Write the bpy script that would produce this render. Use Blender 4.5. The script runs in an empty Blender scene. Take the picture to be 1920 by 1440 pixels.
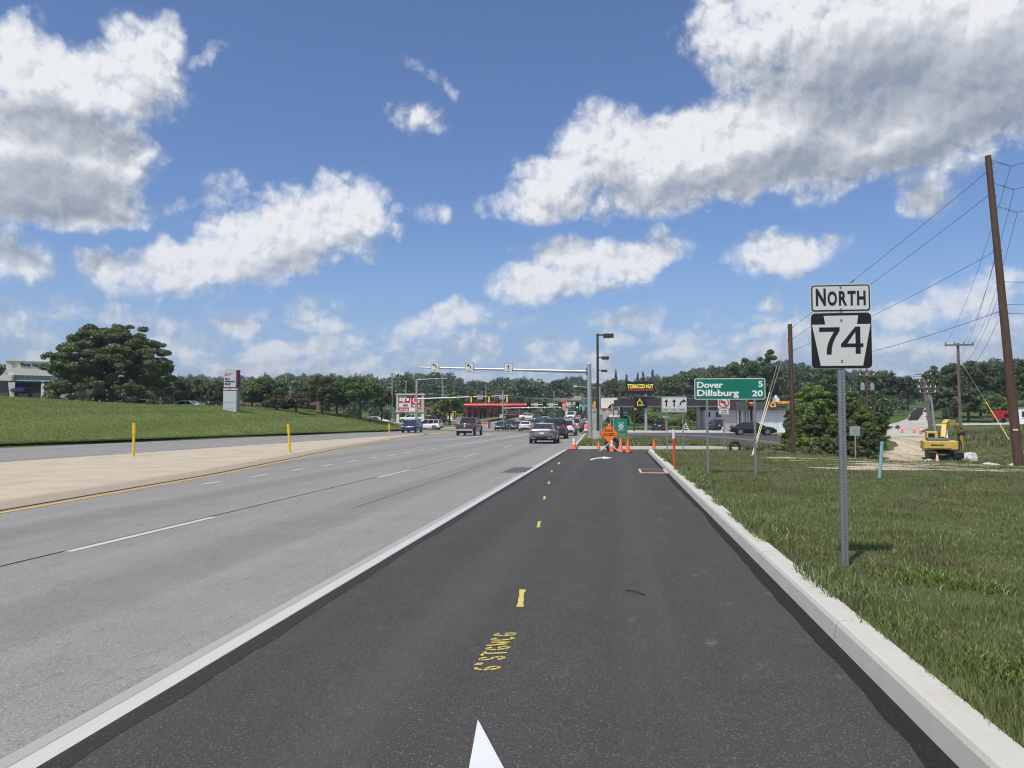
import bpy, bmesh, math, random
import numpy as np
from mathutils import Vector, Matrix
R = math.radians
scene = bpy.context.scene
COL = scene.collection

# ---------------------------------------------------------------- camera
F = 1443.0; CX = 960.0; CY = 720.0; HZ = 788.0; EYE = 1.65; YAW = R(7.7)
PITCH = math.atan((HZ - CY) / F)
cam_d = bpy.data.cameras.new("camera"); cam = bpy.data.objects.new("camera", cam_d); COL.objects.link(cam)
cam_d.sensor_width = 36.0; cam_d.lens = F / 1920.0 * 36.0
cam_d.clip_start = 0.05; cam_d.clip_end = 6000.0
cam.location = (0, 0, EYE); cam.rotation_euler = (math.pi / 2 + PITCH, 0, YAW)
scene.camera = cam

# ---------------------------------------------------------------- sun, sky, exposure
SUN_EL = R(61); SUN_DIR = Vector((-0.42, -0.91, 0)).normalized()      # horizontal direction towards the sun
sd = Vector((SUN_DIR.x * math.cos(SUN_EL), SUN_DIR.y * math.cos(SUN_EL), math.sin(SUN_EL)))
sun_d = bpy.data.lights.new("sun", 'SUN'); sun = bpy.data.objects.new("sun", sun_d); COL.objects.link(sun)
sun_d.energy = 4.2; sun_d.angle = R(0.5); sun_d.color = (1.0, 0.945, 0.86)
sun.rotation_euler = sd.to_track_quat('Z', 'Y').to_euler(); sun.location = (0, 0, 60)
scene.view_settings.view_transform = 'Standard'; scene.view_settings.look = 'None'
scene.view_settings.exposure = 0.0; scene.view_settings.gamma = 1.0
SKY_STRENGTH = 0.11
scene.cycles.use_denoising = True; scene.cycles.filter_width = 1.15
scene.cycles.max_bounces = 6; scene.cycles.transparent_max_bounces = 8
scene.cycles.diffuse_bounces = 3; scene.cycles.glossy_bounces = 3

def pix_dir(px, py):
    v = Vector(((px - CX) / F, (CY - py) / F, -1.0))
    return cam.rotation_euler.to_matrix() @ v

class NT:
    """small helper to write node trees"""
    def __init__(s, tree): s.t = tree; s.n = tree.nodes; s.l = tree.links
    def add(s, typ, **kw):
        n = s.n.new(typ)
        for k, v in kw.items(): setattr(n, k, v)
        return n
    def put(s, sock, val):
        if isinstance(val, bpy.types.NodeSocket): s.l.new(val, sock)
        elif val is not None: sock.default_value = val
    def math(s, op, a, b=None, c=None, clamp=False):
        n = s.add('ShaderNodeMath', operation=op); n.use_clamp = clamp
        s.put(n.inputs[0], a); s.put(n.inputs[1], b); s.put(n.inputs[2], c)
        return n.outputs[0]
    def vmath(s, op, a, b=None):
        n = s.add('ShaderNodeVectorMath', operation=op); s.put(n.inputs[0], a); s.put(n.inputs[1], b)
        return n.outputs['Value'] if op in ('LENGTH', 'DOT_PRODUCT') else n.outputs[0]
    def mix(s, f, a, b, blend='MIX'):
        n = s.add('ShaderNodeMix', data_type='RGBA', blend_type=blend); n.clamp_factor = True
        s.put(n.inputs[0], f); s.put(n.inputs[6], a); s.put(n.inputs[7], b)
        return n.outputs[2]
    def noise(s, vec, scale, detail=4, rough=.55, dims='3D', dist=0.0):
        n = s.add('ShaderNodeTexNoise', noise_dimensions=dims)
        s.put(n.inputs['Vector'], vec); n.inputs['Scale'].default_value = scale
        n.inputs['Detail'].default_value = detail; n.inputs['Roughness'].default_value = rough
        n.inputs['Distortion'].default_value = dist
        return n.outputs['Fac']
    def sstep(s, x, a, b, lo=0.0, hi=1.0):
        n = s.add('ShaderNodeMapRange', interpolation_type='SMOOTHSTEP')
        s.put(n.inputs[0], x); n.inputs[1].default_value = a; n.inputs[2].default_value = b
        n.inputs[3].default_value = lo; n.inputs[4].default_value = hi
        return n.outputs[0]
    def comb(s, x, y, z=0.0):
        n = s.add('ShaderNodeCombineXYZ'); s.put(n.inputs[0], x); s.put(n.inputs[1], y); s.put(n.inputs[2], z)
        return n.outputs[0]
    def sep(s, v):
        n = s.add('ShaderNodeSeparateXYZ'); s.put(n.inputs[0], v); return n.outputs

# clouds are masses at fixed compass bearings: (pixel x, y, half width, half height, tilt deg, thickness)
CLOUDS = [
 (40,130,125,85,0,1.0),(160,165,150,75,10,1.0),(275,105,75,80,40,1.0),(70,270,190,120,0,1.15),(60,345,175,85,0,1.2),(195,375,75,55,0,.9),
 (20,480,62,48,0,.85),(390,112,28,14,40,.5),
 (640,405,90,75,0,1.0),(530,440,150,80,22,1.0),(380,500,170,50,12,1.0),(230,505,75,30,0,.8),(470,375,60,40,-20,.35),
 (735,435,22,30,0,.45),(750,398,14,12,0,.45),(785,220,45,26,0,.5),(818,152,40,16,-35,.36),(815,395,26,18,0,.35),(335,380,34,26,0,.3),
 (1450,60,150,110,0,.9),(1620,70,240,150,0,1.15),(1860,90,240,190,0,1.25),(1700,230,300,95,6,1.25),(1450,240,200,95,14,1.1),
 (1290,300,190,85,10,1.05),(1130,285,90,85,-20,.95),(1060,340,110,55,20,.9),(990,385,75,28,0,.7),(1240,360,130,38,0,.8),(1400,330,120,45,0,.9),
 (1545,320,60,60,40,.6),(1730,355,58,52,0,.72),(1475,480,85,46,0,.85),
 (1010,530,95,40,10,.9),(1075,495,85,52,0,1.0),(1185,490,90,42,18,.85),(1272,470,12,16,0,.4),
 (862,590,68,28,5,.8),(445,618,66,22,0,.7),(580,578,50,30,0,.45),(600,608,65,16,0,.5),(762,622,42,24,0,.6),(1190,602,62,26,8,.6),
 (1430,566,34,14,0,.4),(170,585,90,24,0,.5),(40,585,90,22,0,.35),
 (1690,590,70,28,10,.9),(1800,560,110,40,10,.65),(1890,620,80,40,0,.6),(1440,620,60,18,15,.7),(1660,650,120,30,0,.6),
 (550,655,75,18,14,.8),(480,668,40,12,20,.6),(690,680,40,16,15,.75),(420,685,45,12,0,.6),(905,660,40,16,10,.6),(1030,640,45,18,15,.6),
 (1075,678,40,16,0,.6),(1165,640,50,16,0,.5),(1210,668,40,16,10,.55),(1320,640,55,22,0,.5),(1290,665,60,18,0,.6),(980,690,45,12,0,.5),(830,690,40,10,0,.4),
 (330,655,40,12,0,.4),(640,640,60,14,10,.5),(720,650,30,12,0,.4),(1400,600,60,14,10,.4),(1250,620,50,14,0,.35),
]
def cloud_blobs():
    out = []
    for (px, py, rx, ry, rot, th) in CLOUDS:
        d = pix_dir(px, py).normalized(); az = math.degrees(math.atan2(d.x, d.y)); el = math.degrees(math.asin(d.z))
        r2 = math.hypot((px - CX), (py - CY)) / F; k = 57.3 / F / math.sqrt(1 + r2 * r2)
        sx = rx * k * 1.21 / max(math.cos(math.radians(el)), .6); sy = ry * k * 1.19
        out.append((az, el, sx, sy, R(rot), th))
    return out
SECTORS = [-56, -36, -27, -19, -11, -3, 4, 12, 21, 40]
def mass_group(lo, hi):
    grp = bpy.data.node_groups.new("cloud_mass", 'ShaderNodeTree')
    grp.interface.new_socket('P', in_out='INPUT', socket_type='NodeSocketVector')
    grp.interface.new_socket('D', in_out='OUTPUT', socket_type='NodeSocketFloat')
    h = NT(grp); gi = h.add('NodeGroupInput').outputs[0]
    gi = h.vmath('MULTIPLY_ADD', gi, (1, 1, 0)); gi.node.inputs[2].default_value = (0, 0, 1)
    warp = h.add('ShaderNodeTexNoise', noise_dimensions='2D'); h.put(warp.inputs['Vector'], gi)
    warp.inputs['Scale'].default_value = .28; warp.inputs['Detail'].default_value = 2
    wv = h.vmath('SUBTRACT', warp.outputs['Color'], (.5, .5, .5))
    P = h.vmath('ADD', gi, h.vmath('MULTIPLY', wv, (2.6, 2.0, 0)))
    acc = None; ci = 0
    for (az, el, sx, sy, rot, th) in cloud_blobs():
        reach = max(sx, sy * abs(math.sin(rot))) * 1.25 + 2.4
        if az + reach < lo or az - reach > hi: continue
        if ci and ci % 6 == 0:      # keeps the evaluation in order (few live values at a time)
            q = h.add('ShaderNodeVectorMath', operation='MULTIPLY_ADD'); h.put(q.inputs[0], acc); q.inputs[1].default_value = (1e-6, 0, 0); h.put(q.inputs[2], P); P = q.outputs[0]
        ci += 1; c, s_ = math.cos(rot), math.sin(rot); q = math.sqrt(th)
        A = (c / sx * q, s_ / sx * q); B = (-s_ / sy * q, c / sy * q)
        d1 = h.vmath('DOT_PRODUCT', P, (A[0], A[1], -(A[0] * az + A[1] * el))); d2 = h.vmath('DOT_PRODUCT', P, (B[0], B[1], -(B[0] * az + B[1] * el)))
        ww = h.math('MULTIPLY_ADD', d1, d1, -th); ww = h.math('MULTIPLY_ADD', d2, d2, ww)
        acc = ww if acc is None else h.math('MINIMUM', acc, ww)
    acc = h.math('MULTIPLY', acc, -1.0) if acc is not None else h.math('MULTIPLY', h.sep(P)[0], 0)
    go = h.add('NodeGroupOutput'); h.put(go.inputs[0], h.math('MAXIMUM', acc, -.62))
    return grp
def sky_closure(g, P, el, z, grp):
    def mass(off=None):
        n = g.add('ShaderNodeGroup'); n.node_tree = grp
        g.put(n.inputs[0], g.vmath('ADD', P, off) if off else P); return n.outputs[0]
    sky = g.add('ShaderNodeTexSky', sky_type='NISHITA'); sky.sun_disc = False
    sky.sun_elevation = SUN_EL; sky.sun_rotation = math.atan2(sd.x, sd.y)
    sky.altitude = 100; sky.air_density = 1.0; sky.dust_density = 0.6; sky.ozone_density = 2.4
    skyc = g.vmath('MULTIPLY', sky.outputs[0], (SKY_STRENGTH * .80, SKY_STRENGTH * .93, SKY_STRENGTH * 1.17))
    skyc = g.mix(g.sstep(el, 13.0, -1.0, 0, .85), skyc, (.30, .43, .66, 1))
    colr = skyc
    if not grp:      # scattered cloud over the rest of the sky, overhead and behind
        cn = g.noise(P, .045, 6, .6, '2D'); y_ = g.sep(g.node_dir)[1]
        f = g.math('MAXIMUM', g.sstep(el, 43.0, 60.0), g.sstep(y_, .35, -.15)); f = g.math('MULTIPLY', f, g.sstep(cn, .42, .60, .15, .85))
        colr = g.mix(f, skyc, (.62, .64, .67, 1))
    if grp:
        bandn = g.noise(g.vmath('MULTIPLY', P, (.34, 1.05, 1)), .60, 7, .60, '2D')
        band = g.math('MULTIPLY', g.sstep(el, 11.0, 2.0), g.math('MULTIPLY_ADD', bandn, 2.1, -.66))
        band = g.math('ADD', band, g.sstep(el, 7.0, 11.0, 0, -1.2))
        M0 = mass(); M2 = g.math('MINIMUM', mass((-.8, 3.0, 0)), g.math('ADD', M0, .22))
        n0 = g.noise(P, .36, 8, .53, '2D', .2)
        nl0 = g.noise(P, .40, 4, .56, '2D', .25); nl1 = g.noise(g.vmath('ADD', P, (-.45, .75, 0)), .40, 4, .56, '2D', .25)
        def puffs(off):
            v = g.add('ShaderNodeTexVoronoi', voronoi_dimensions='2D', feature='SMOOTH_F1'); v.inputs['Scale'].default_value = .62; v.inputs['Smoothness'].default_value = .35
            v.inputs['Detail'].default_value = 2.0; v.inputs['Roughness'].default_value = .55; v.inputs['Lacunarity'].default_value = 2.3
            q = g.vmath('ADD', P, off) if off else P; wq = g.add('ShaderNodeTexNoise', noise_dimensions='2D'); g.put(wq.inputs['Vector'], q); wq.inputs['Scale'].default_value = .8; wq.inputs['Detail'].default_value = 3
            q = g.add('ShaderNodeVectorMath', operation='MULTIPLY_ADD'); g.put(q.inputs[0], wq.outputs['Color']); q.inputs[1].default_value = (1.3, 1.3, 0); g.put(q.inputs[2], g.vmath('ADD', P, off) if off else P)
            g.put(v.inputs['Vector'], q.outputs[0]); return v.outputs['Distance']
        v0 = puffs(None); v1 = puffs((-.30, .50, 0))
        nz = g.math('MULTIPLY_ADD', n0, 2.2, -1.13); nz = g.math('MULTIPLY_ADD', v0, -.65, g.math('ADD', nz, .30))
        D0 = g.math('MULTIPLY_ADD', nz, .56, g.math('MAXIMUM', M0, band))
        soft = g.noise(P, .09, 2, .5, '2D')
        alpha = g.sstep(g.math('MULTIPLY_ADD', soft, -.25, D0), -.30, .52)
        thick = g.sstep(M2, .42, 1.10)
        tex = g.math('MULTIPLY_ADD', g.math('SUBTRACT', nl0, nl1), 1.0, g.math('MULTIPLY', g.math('SUBTRACT', v1, v0), .46))
        lit = g.math('MULTIPLY_ADD', tex, g.math('MULTIPLY_ADD', thick, -.62, 1.0), .78)
        edge = g.math('SUBTRACT', M0, M2)
        lit = g.math('MULTIPLY_ADD', g.math('MAXIMUM', g.math('MINIMUM', edge, .5), -.5), .55, lit)
        lit = g.math('SUBTRACT', lit, g.math('MULTIPLY', thick, .56))
        lit = g.math('SUBTRACT', lit, g.math('MULTIPLY', g.sstep(D0, .55, .05), .10))
        lit = g.math('MAXIMUM', g.math('MINIMUM', lit, 1.0), .05)
        ccol = g.mix(lit, (.27, .315, .395, 1), (.90, .91, .93, 1))
        ccol = g.mix(g.sstep(el, 14.0, 0.0, 0, .5), ccol, (.42, .52, .68, 1))   # air in front of the low ones
        colr = g.mix(g.math('MULTIPLY', alpha, .95), skyc, ccol)
    bg = g.add('ShaderNodeBackground'); g.put(bg.inputs[0], colr); return bg.outputs[0]
def build_world():
    w = bpy.data.worlds.new("World"); scene.world = w; w.use_nodes = True
    g = NT(w.node_tree); w.node_tree.nodes.clear()
    tc = g.add('ShaderNodeTexCoord'); nrm = g.vmath('NORMALIZE', tc.outputs['Generated'])
    x, y, z = g.sep(nrm)[:3]
    az = g.math('MULTIPLY', g.math('ARCTAN2', x, y), 57.29578); el = g.math('MULTIPLY', g.math('ARCSINE', z), 57.29578)
    P = g.comb(az, el, 0); g.node_dir = nrm
    # the compass is cut into sectors so that each only weighs its own clouds
    def tree(secs):
        if len(secs) == 1: return sky_closure(g, P, el, z, mass_group(*secs[0]))
        k = len(secs) // 2; m = g.add('ShaderNodeMixShader'); g.put(m.inputs[0], g.math('GREATER_THAN', az, float(secs[k][0])))
        g.l.new(tree(secs[:k]), m.inputs[1]); g.l.new(tree(secs[k:]), m.inputs[2]); return m.outputs[0]
    front = tree(list(zip(SECTORS[:-1], SECTORS[1:])))
    plain_ = sky_closure(g, P, el, z, None)
    inside = g.math('MULTIPLY', g.math('MULTIPLY', g.math('GREATER_THAN', az, -56.0), g.math('LESS_THAN', az, 40.0)), g.math('LESS_THAN', el, 42.0))
    m = g.add('ShaderNodeMixShader'); g.put(m.inputs[0], inside); g.l.new(plain_, m.inputs[1]); g.l.new(front, m.inputs[2])
    gr = g.add('ShaderNodeBackground'); gr.inputs[0].default_value = (.10, .12, .09, 1)
    m2 = g.add('ShaderNodeMixShader'); g.put(m2.inputs[0], g.math('GREATER_THAN', el, -.8)); g.l.new(gr.outputs[0], m2.inputs[1]); g.l.new(m.outputs[0], m2.inputs[2])
    o = g.add('ShaderNodeOutputWorld'); g.l.new(m2.outputs[0], o.inputs[0])
    w.cycles.sampling_method = 'MANUAL'; w.cycles.sample_map_resolution = 256
build_world()

# ---------------------------------------------------------------- land form
def smooth(t): t = np.clip(t, 0, 1); return t * t * (3 - 2 * t)
LK = np.array([(-60, -39.0), (0, -37.6), (41, -36.5), (80, -34.6), (112, -32.7), (119, -31.9), (400, -31.9)])
def kerb_left_x(y): return np.interp(y, LK[:, 0], LK[:, 1])
RIDGE = np.array([(-600, 27), (0, 30), (330, 32), (600, 33), (760, 35), (900, 29), (1010, 27), (1060, 31), (1150, 37), (1250, 38), (1330, 42),
                  (1400, 46), (1480, 40), (1600, 38), (1690, 37), (1735, 32), (1780, 36), (1850, 42), (1920, 42), (2600, 40)], float)
def to_D(x, y):
    return y * math.cos(YAW) - x * math.sin(YAW), x * math.cos(YAW) + y * math.sin(YAW)
def zt(x, y):
    x = np.asarray(x, float); y = np.asarray(y, float)
    D, X = to_D(x, y); Ds = np.maximum(D, 30); px = CX + F * X / Ds
    z = .0285 * np.maximum(y - 120, 0) * smooth((y - 118) / 40) * (1 - .55 * smooth((y - 260) / 300)) * (1 - .5 * smooth((-29 - x) / 14))
    # bank of lawn on the far side of the road
    s = np.maximum(kerb_left_x(y) - x, 0)
    A = 4.05 * (1 - .92 * smooth((y - 112) / 46)) * smooth((y + 60) / 60)
    z = z + A * (1 - np.exp(-s / 11.0)) * (1 + .05 * np.sin(x * .21 + y * .05) + .03 * np.sin(y * .17 - x * .1))
    # dip and rise on the right
    z = z - 1.55 * np.exp(-((y - 60) / np.where(y < 60, 21.0, 15.0)) ** 2) * smooth((x - 5) / 12)
    z = z + .021 * np.maximum(y - 88, 0) * smooth((y - 84) / 30) * smooth((x - 18) / 14) * (1 - .75 * smooth((y - 150) / 150))
    z = z + 4.6 * np.exp(-((x - 39.5) / 7.6) ** 2 - ((y - 58) / 17) ** 2)
    H = np.interp(px, RIDGE[:, 0], RIDGE[:, 1])
    z = z + H * smooth((D - 230) / 480) * (D > 0) * .86
    return z
# tree line seen over the land (column, height); the ridge is set so that its crest stays a tree's height below it
SKY = np.array([(-200,685),(0,690),(320,697),(480,703),(540,696),(600,695),(640,700),(690,697),(720,706),(760,694),(800,697),(840,693),(870,712),(920,706),(960,704),(1000,708),(1030,716),(1050,705),(1080,700),(1110,712),(1140,712),(1160,708),(1200,705),(1250,700),(1290,690),(1330,682),(1370,676),(1420,672),(1480,668),(1520,680),(1600,690),(1680,693),(1710,705),(1735,714),(1760,692),(1800,676),(1850,672),(1920,668),(2200,668)], float)
def fit_ridge():
    pxs = np.arange(-400, 2400, 40.0); RID = np.stack([pxs, np.zeros_like(pxs)], 1); globals()['RIDGE'] = RID
    X = (pxs - CX) / F * 740; x = X * math.cos(YAW) - 740 * math.sin(YAW); y = X * math.sin(YAW) + 740 * math.cos(YAW)
    want = EYE + (HZ - np.interp(pxs, SKY[:, 0], SKY[:, 1])) * 740 / F - 15
    RID[:, 1] = np.maximum(want - zt(x, y), -6) / .86
fit_ridge()
def Z(x, y): return float(zt(x, y))
def PD(px, D):
    """ground x, y seen in picture column px at distance D along the view axis"""
    X = (px - CX) / F * D
    return X * math.cos(YAW) - D * math.sin(YAW), X * math.sin(YAW) + D * math.cos(YAW)
def ZP(py, D): return EYE + (HZ - py) * D / F
def G(px, py, z0=0.0):
    """where the sight line through a pixel meets flat ground of height z0"""
    D = (EYE - z0) * F / (py - HZ); return PD(px, D)

# ---------------------------------------------------------------- naming and building helpers
def tag(o, label=None, cat=None, group=None, kind=None):
    if label: o['label'] = label
    if cat: o['category'] = cat
    if group: o['group'] = group
    if kind: o['kind'] = kind
    return o
def thing(name, label, cat, loc=(0, 0, 0), rz=0.0, group=None, rot=None):
    o = bpy.data.objects.new(name, None); COL.objects.link(o); o.empty_display_size = .2
    o.location = loc; o.rotation_euler = rot if rot else (0, 0, rz)
    return tag(o, label, cat, group)
KIDS = {}
def link(o, parent=None):
    COL.objects.link(o)
    if parent is not None: o.parent = parent; KIDS.setdefault(parent.name, []).append(o)
    return o
def dup(o, loc=None, rz=None, label=None, parent=None, group=None, mats=None, scale=None, name=None):
    c = o.copy(); link(c, parent)
    if parent is None and name is None: pass
    if loc is not None: c.location = loc
    if rz is not None: c.rotation_euler = (0, 0, rz)
    if scale is not None: c.scale = (scale,) * 3 if not isinstance(scale, tuple) else scale
    if label: c['label'] = label
    if group: c['group'] = group
    if mats and o.data is not None and hasattr(o.data, 'materials') and len(o.data.materials):
        m = o.data.materials[0]
        if m in mats: c.material_slots[0].link = 'OBJECT'; c.material_slots[0].material = mats[m]
    for k in KIDS.get(o.name, []): dup(k, parent=c, mats=mats)
    return c

class MB:
    def __init__(s): s.v = []; s.f = []; s.sm = []
    def _add(s, vs, fs, smooth_=False):
        b = len(s.v); s.v += [tuple(v) for v in vs]; s.f += [tuple(b + i for i in f) for f in fs]; s.sm += [smooth_] * len(fs); return s
    def box(s, x0, x1, y0, y1, z0, z1, m=None):
        vs = [(x0,y0,z0),(x1,y0,z0),(x1,y1,z0),(x0,y1,z0),(x0,y0,z1),(x1,y0,z1),(x1,y1,z1),(x0,y1,z1)]
        if m is not None: vs = [m @ Vector(v) for v in vs]
        return s._add(vs, [(0,3,2,1),(4,5,6,7),(0,1,5,4),(1,2,6,5),(2,3,7,6),(3,0,4,7)])
    def cyl(s, p, q, r0, r1=None, n=12, caps=True, sm=True):
        r1 = r0 if r1 is None else r1
        p = Vector(p); q = Vector(q); d = (q - p).normalized()
        a = d.orthogonal().normalized(); b = d.cross(a)
        vs = []
        for c, r in ((p, r0), (q, r1)):
            for i in range(n):
                t = 2 * math.pi * i / n; vs.append(c + a * math.cos(t) * r + b * math.sin(t) * r)
        fs = [(i, (i + 1) % n, n + (i + 1) % n, n + i) for i in range(n)]
        s._add(vs, fs, sm)
        if caps: s._add(vs[:n], [tuple(range(n))[::-1]]); s._add(vs[n:], [tuple(range(n))])
        return s
    def tube(s, pts, r, n=6):
        for a, b in zip(pts[:-1], pts[1:]): s.cyl(a, b, r, r, n, True)
        return s
    def lathe(s, prof, n=24, c=(0, 0, 0)):
        vs = [];
        for (r, z) in prof:
            for i in range(n):
                t = 2 * math.pi * i / n; vs.append((c[0] + r * math.cos(t), c[1] + r * math.sin(t), c[2] + z))
        fs = [(j*n+i, j*n+(i+1)%n, (j+1)*n+(i+1)%n, (j+1)*n+i) for j in range(len(prof)-1) for i in range(n)]
        return s._add(vs, fs, True)
    def prism(s, pts, d, origin=(0,0,0), u=(1,0,0), v=(0,0,1), w=(0,1,0)):
        """outline pts (a,b) in the plane (u,v), thickened from 0 to d along w"""
        o = Vector(origin); u = Vector(u); v = Vector(v); w = Vector(w); n = len(pts)
        fr = [o + u*a + v*b for a, b in pts]; bk = [p + w*d for p in fr]
        area = sum(pts[i][0]*pts[(i+1)%n][1]-pts[(i+1)%n][0]*pts[i][1] for i in range(n))
        hand = u.cross(v).dot(w) * area * (1 if d > 0 else -1)
        f0 = tuple(range(n)); f1 = tuple(range(n, 2*n)); sides = [(i, n+i, n+(i+1)%n, (i+1)%n) for i in range(n)]
        if hand > 0: f0 = f0[::-1]; sides = [t[::-1] for t in sides]
        else: f1 = f1[::-1]
        return s._add(fr + bk, [f0, f1] + sides)
    def quad(s, a, b, c, d): return s._add([a, b, c, d], [(0, 1, 2, 3)])
    def hull8(s, lo, hi):
        """lo, hi: four corners each (ccw from above)"""
        return s._add(list(lo) + list(hi), [(3,2,1,0),(4,5,6,7),(0,1,5,4),(1,2,6,5),(2,3,7,6),(3,0,4,7)])
    def build(s, name, mat, parent=None, bevel=0.0, seg=2):
        me = bpy.data.meshes.new(name); me.from_pydata([tuple(v) for v in s.v], [], s.f); me.update()
        me.polygons.foreach_set('use_smooth', s.sm)
        if mat: me.materials.append(mat)
        o = bpy.data.objects.new(name, me); link(o, parent)
        if bevel:
            b = o.modifiers.new('bevel', 'BEVEL'); b.width = bevel; b.segments = seg; b.limit_method = 'ANGLE'; b.angle_limit = R(40)
        return o
def rrect(x0, x1, z0, z1, r, n=5):
    pts = []
    for cx, cz, a0 in ((x1-r, z0+r, -90), (x1-r, z1-r, 0), (x0+r, z1-r, 90), (x0+r, z0+r, 180)):
        for i in range(n+1):
            a = R(a0 + 90*i/n); pts.append((cx + r*math.cos(a), cz + r*math.sin(a)))
    return pts
def fast_mesh(name, V, Fq, mat, parent=None, smooth_=False, tri=False):
    """V (n,3), Fq (m,k) all faces with k corners"""
    V = np.ascontiguousarray(V, np.float32); Fq = np.ascontiguousarray(Fq, np.int32); m, k = Fq.shape
    me = bpy.data.meshes.new(name); me.vertices.add(len(V)); me.vertices.foreach_set('co', V.ravel())
    me.loops.add(m*k); me.loops.foreach_set('vertex_index', Fq.ravel())
    me.polygons.add(m); me.polygons.foreach_set('loop_start', np.arange(0, m*k, k, dtype=np.int32))
    me.update(calc_edges=True); me.validate()
    if smooth_: me.polygons.foreach_set('use_smooth', np.ones(len(me.polygons), bool))
    if mat: me.materials.append(mat)
    o = bpy.data.objects.new(name, me); link(o, parent); return o
def grid_mesh(name, xs, ys, zf, mat, xy=None):
    """sheet over the tensor grid; xy(U,V)->X,Y bends it"""
    U, W = np.meshgrid(xs, ys); X, Y = (U, W) if xy is None else xy(U, W)
    Zz = zf(X, Y); V = np.stack([X, Y, Zz], -1).reshape(-1, 3)
    nx, ny = len(xs), len(ys); i = np.arange(nx*ny).reshape(ny, nx)
    Fq = np.stack([i[:-1,:-1], i[:-1,1:], i[1:,1:], i[1:,:-1]], -1).reshape(-1, 4)
    return fast_mesh(name, V, Fq, mat, smooth_=True)
def strip(name, left, right, mat, dz, n_across=1, step=1.5, parent=None, zf=zt):
    """sheet between two polylines given as functions of y: left(y), right(y) over y range"""
    pass

# ---------------------------------------------------------------- text
_fonts = {}
def text_mesh(txt, height, width=None, bold=0.0, depth=.004, align='CENTER', xs=1.0, spacing=1.0):
    cu = bpy.data.curves.new('t', 'FONT'); cu.body = txt; cu.size = 1.0; cu.align_x = 'LEFT'
    cu.offset = bold; cu.extrude = 0.0; cu.resolution_u = 4; cu.space_character = spacing
    ob = bpy.data.objects.new('t', cu); COL.objects.link(ob)
    dg = bpy.context.evaluated_depsgraph_get(); dg.update()
    me = bpy.data.meshes.new_from_object(ob.evaluated_get(dg)); bpy.data.objects.remove(ob)
    co = np.array([v.co[:] for v in me.vertices]); fs = [tuple(p.vertices) for p in me.polygons]
    bpy.data.meshes.remove(me)
    mn = co.min(0); mx = co.max(0)
    h = mx[1] - mn[1]; s = height / h; sx = s * xs if width is None else width / (mx[0] - mn[0])
    co = (co - [mn[0], mn[1], 0]) * [sx, s, 1]
    if align == 'CENTER': co[:, 0] -= (mx[0]-mn[0]) * sx / 2
    elif align == 'RIGHT': co[:, 0] -= (mx[0]-mn[0]) * sx
    return co, fs
def letters(name, txt, height, mat, parent, pos, u=(1,0,0), v=(0,0,1), width=None, bold=0.02, depth=.004, align='CENTER', spacing=1.0):
    """lettering as a thin raised mesh; pos = bottom centre/left of the text; raised towards -w"""
    co, fs = text_mesh(txt, height, width, bold, align=align, spacing=spacing)
    u = Vector(u); v = Vector(v); w = u.cross(v); o = Vector(pos)
    mb = MB(); P = [o + u*c[0] + v*c[1] + w*depth for c in co]
    mb._add(P, fs); 
    edges = {}
    for f in fs:
        for i in range(len(f)):
            e = (f[i], f[(i+1) % len(f)]); edges[e] = 1
    back = [p - w*(depth-.0005) for p in P]; b = len(mb.v); mb.v += [tuple(p) for p in back]
    for (i, j) in edges:
        if (j, i) not in edges: mb.f.append((j, i, b+i, b+j)); mb.sm.append(False)
    return mb.build(name, mat, parent)
# ---------------------------------------------------------------- materials
def new_mat(name):
    m = bpy.data.materials.new(name); m.use_nodes = True; t = NT(m.node_tree)
    b = m.node_tree.nodes['Principled BSDF']; return m, t, b
def plain(name, col, rough=.6, metal=0.0, var=.06, scale=6.0, bump=0.0, spec=.5, coat=0.0):
    m, t, b = new_mat(name); tc = t.add('ShaderNodeTexCoord').outputs['Object']
    n = t.noise(tc, scale, 5, .6)
    c0 = tuple(c*(1-var*2) for c in col) + (1,); c1 = tuple(min(1, c*(1+var*2)) for c in col) + (1,)
    t.put(b.inputs['Base Color'], t.mix(n, c0, c1)); b.inputs['Roughness'].default_value = rough
    b.inputs['Metallic'].default_value = metal; b.inputs['Specular IOR Level'].default_value = spec
    b.inputs['Coat Weight'].default_value = coat
    t.put(b.inputs['Roughness'], t.math('MULTIPLY_ADD', n, .12, rough-.06))
    if bump:
        bp = t.add('ShaderNodeBump'); bp.inputs['Strength'].default_value = bump; bp.inputs['Distance'].default_value = .02
        t.put(bp.inputs['Height'], t.noise(tc, scale*6, 4, .6)); t.put(b.inputs['Normal'], bp.outputs[0])
    return m
def sheeting(name, col):     # retroreflective sign face: fine cell pattern, slightly glossy
    m, t, b = new_mat(name); tc = t.add('ShaderNodeTexCoord').outputs['Object']
    n = t.noise(tc, 3.5, 4, .6); br = t.add('ShaderNodeTexBrick'); t.put(br.inputs[0], t.vmath('MULTIPLY', tc, (1, 1, 1)))
    x, y, z = t.sep(tc)[:3]
    t.put(br.inputs[0], t.comb(x, z, 0)); br.inputs['Scale'].default_value = 12; br.inputs['Mortar Size'].default_value = .012
    br.inputs['Color1'].default_value = (1,1,1,1); br.inputs['Color2'].default_value = (.97,.97,.97,1); br.inputs['Mortar'].default_value = (.86,.87,.88,1)
    c = t.mix(n, tuple(k*.93 for k in col)+(1,), tuple(min(1,k*1.05) for k in col)+(1,))
    t.put(b.inputs['Base Color'], t.mix(1.0, c, br.outputs[0], 'MULTIPLY')); b.inputs['Roughness'].default_value = .38
    return m
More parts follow.
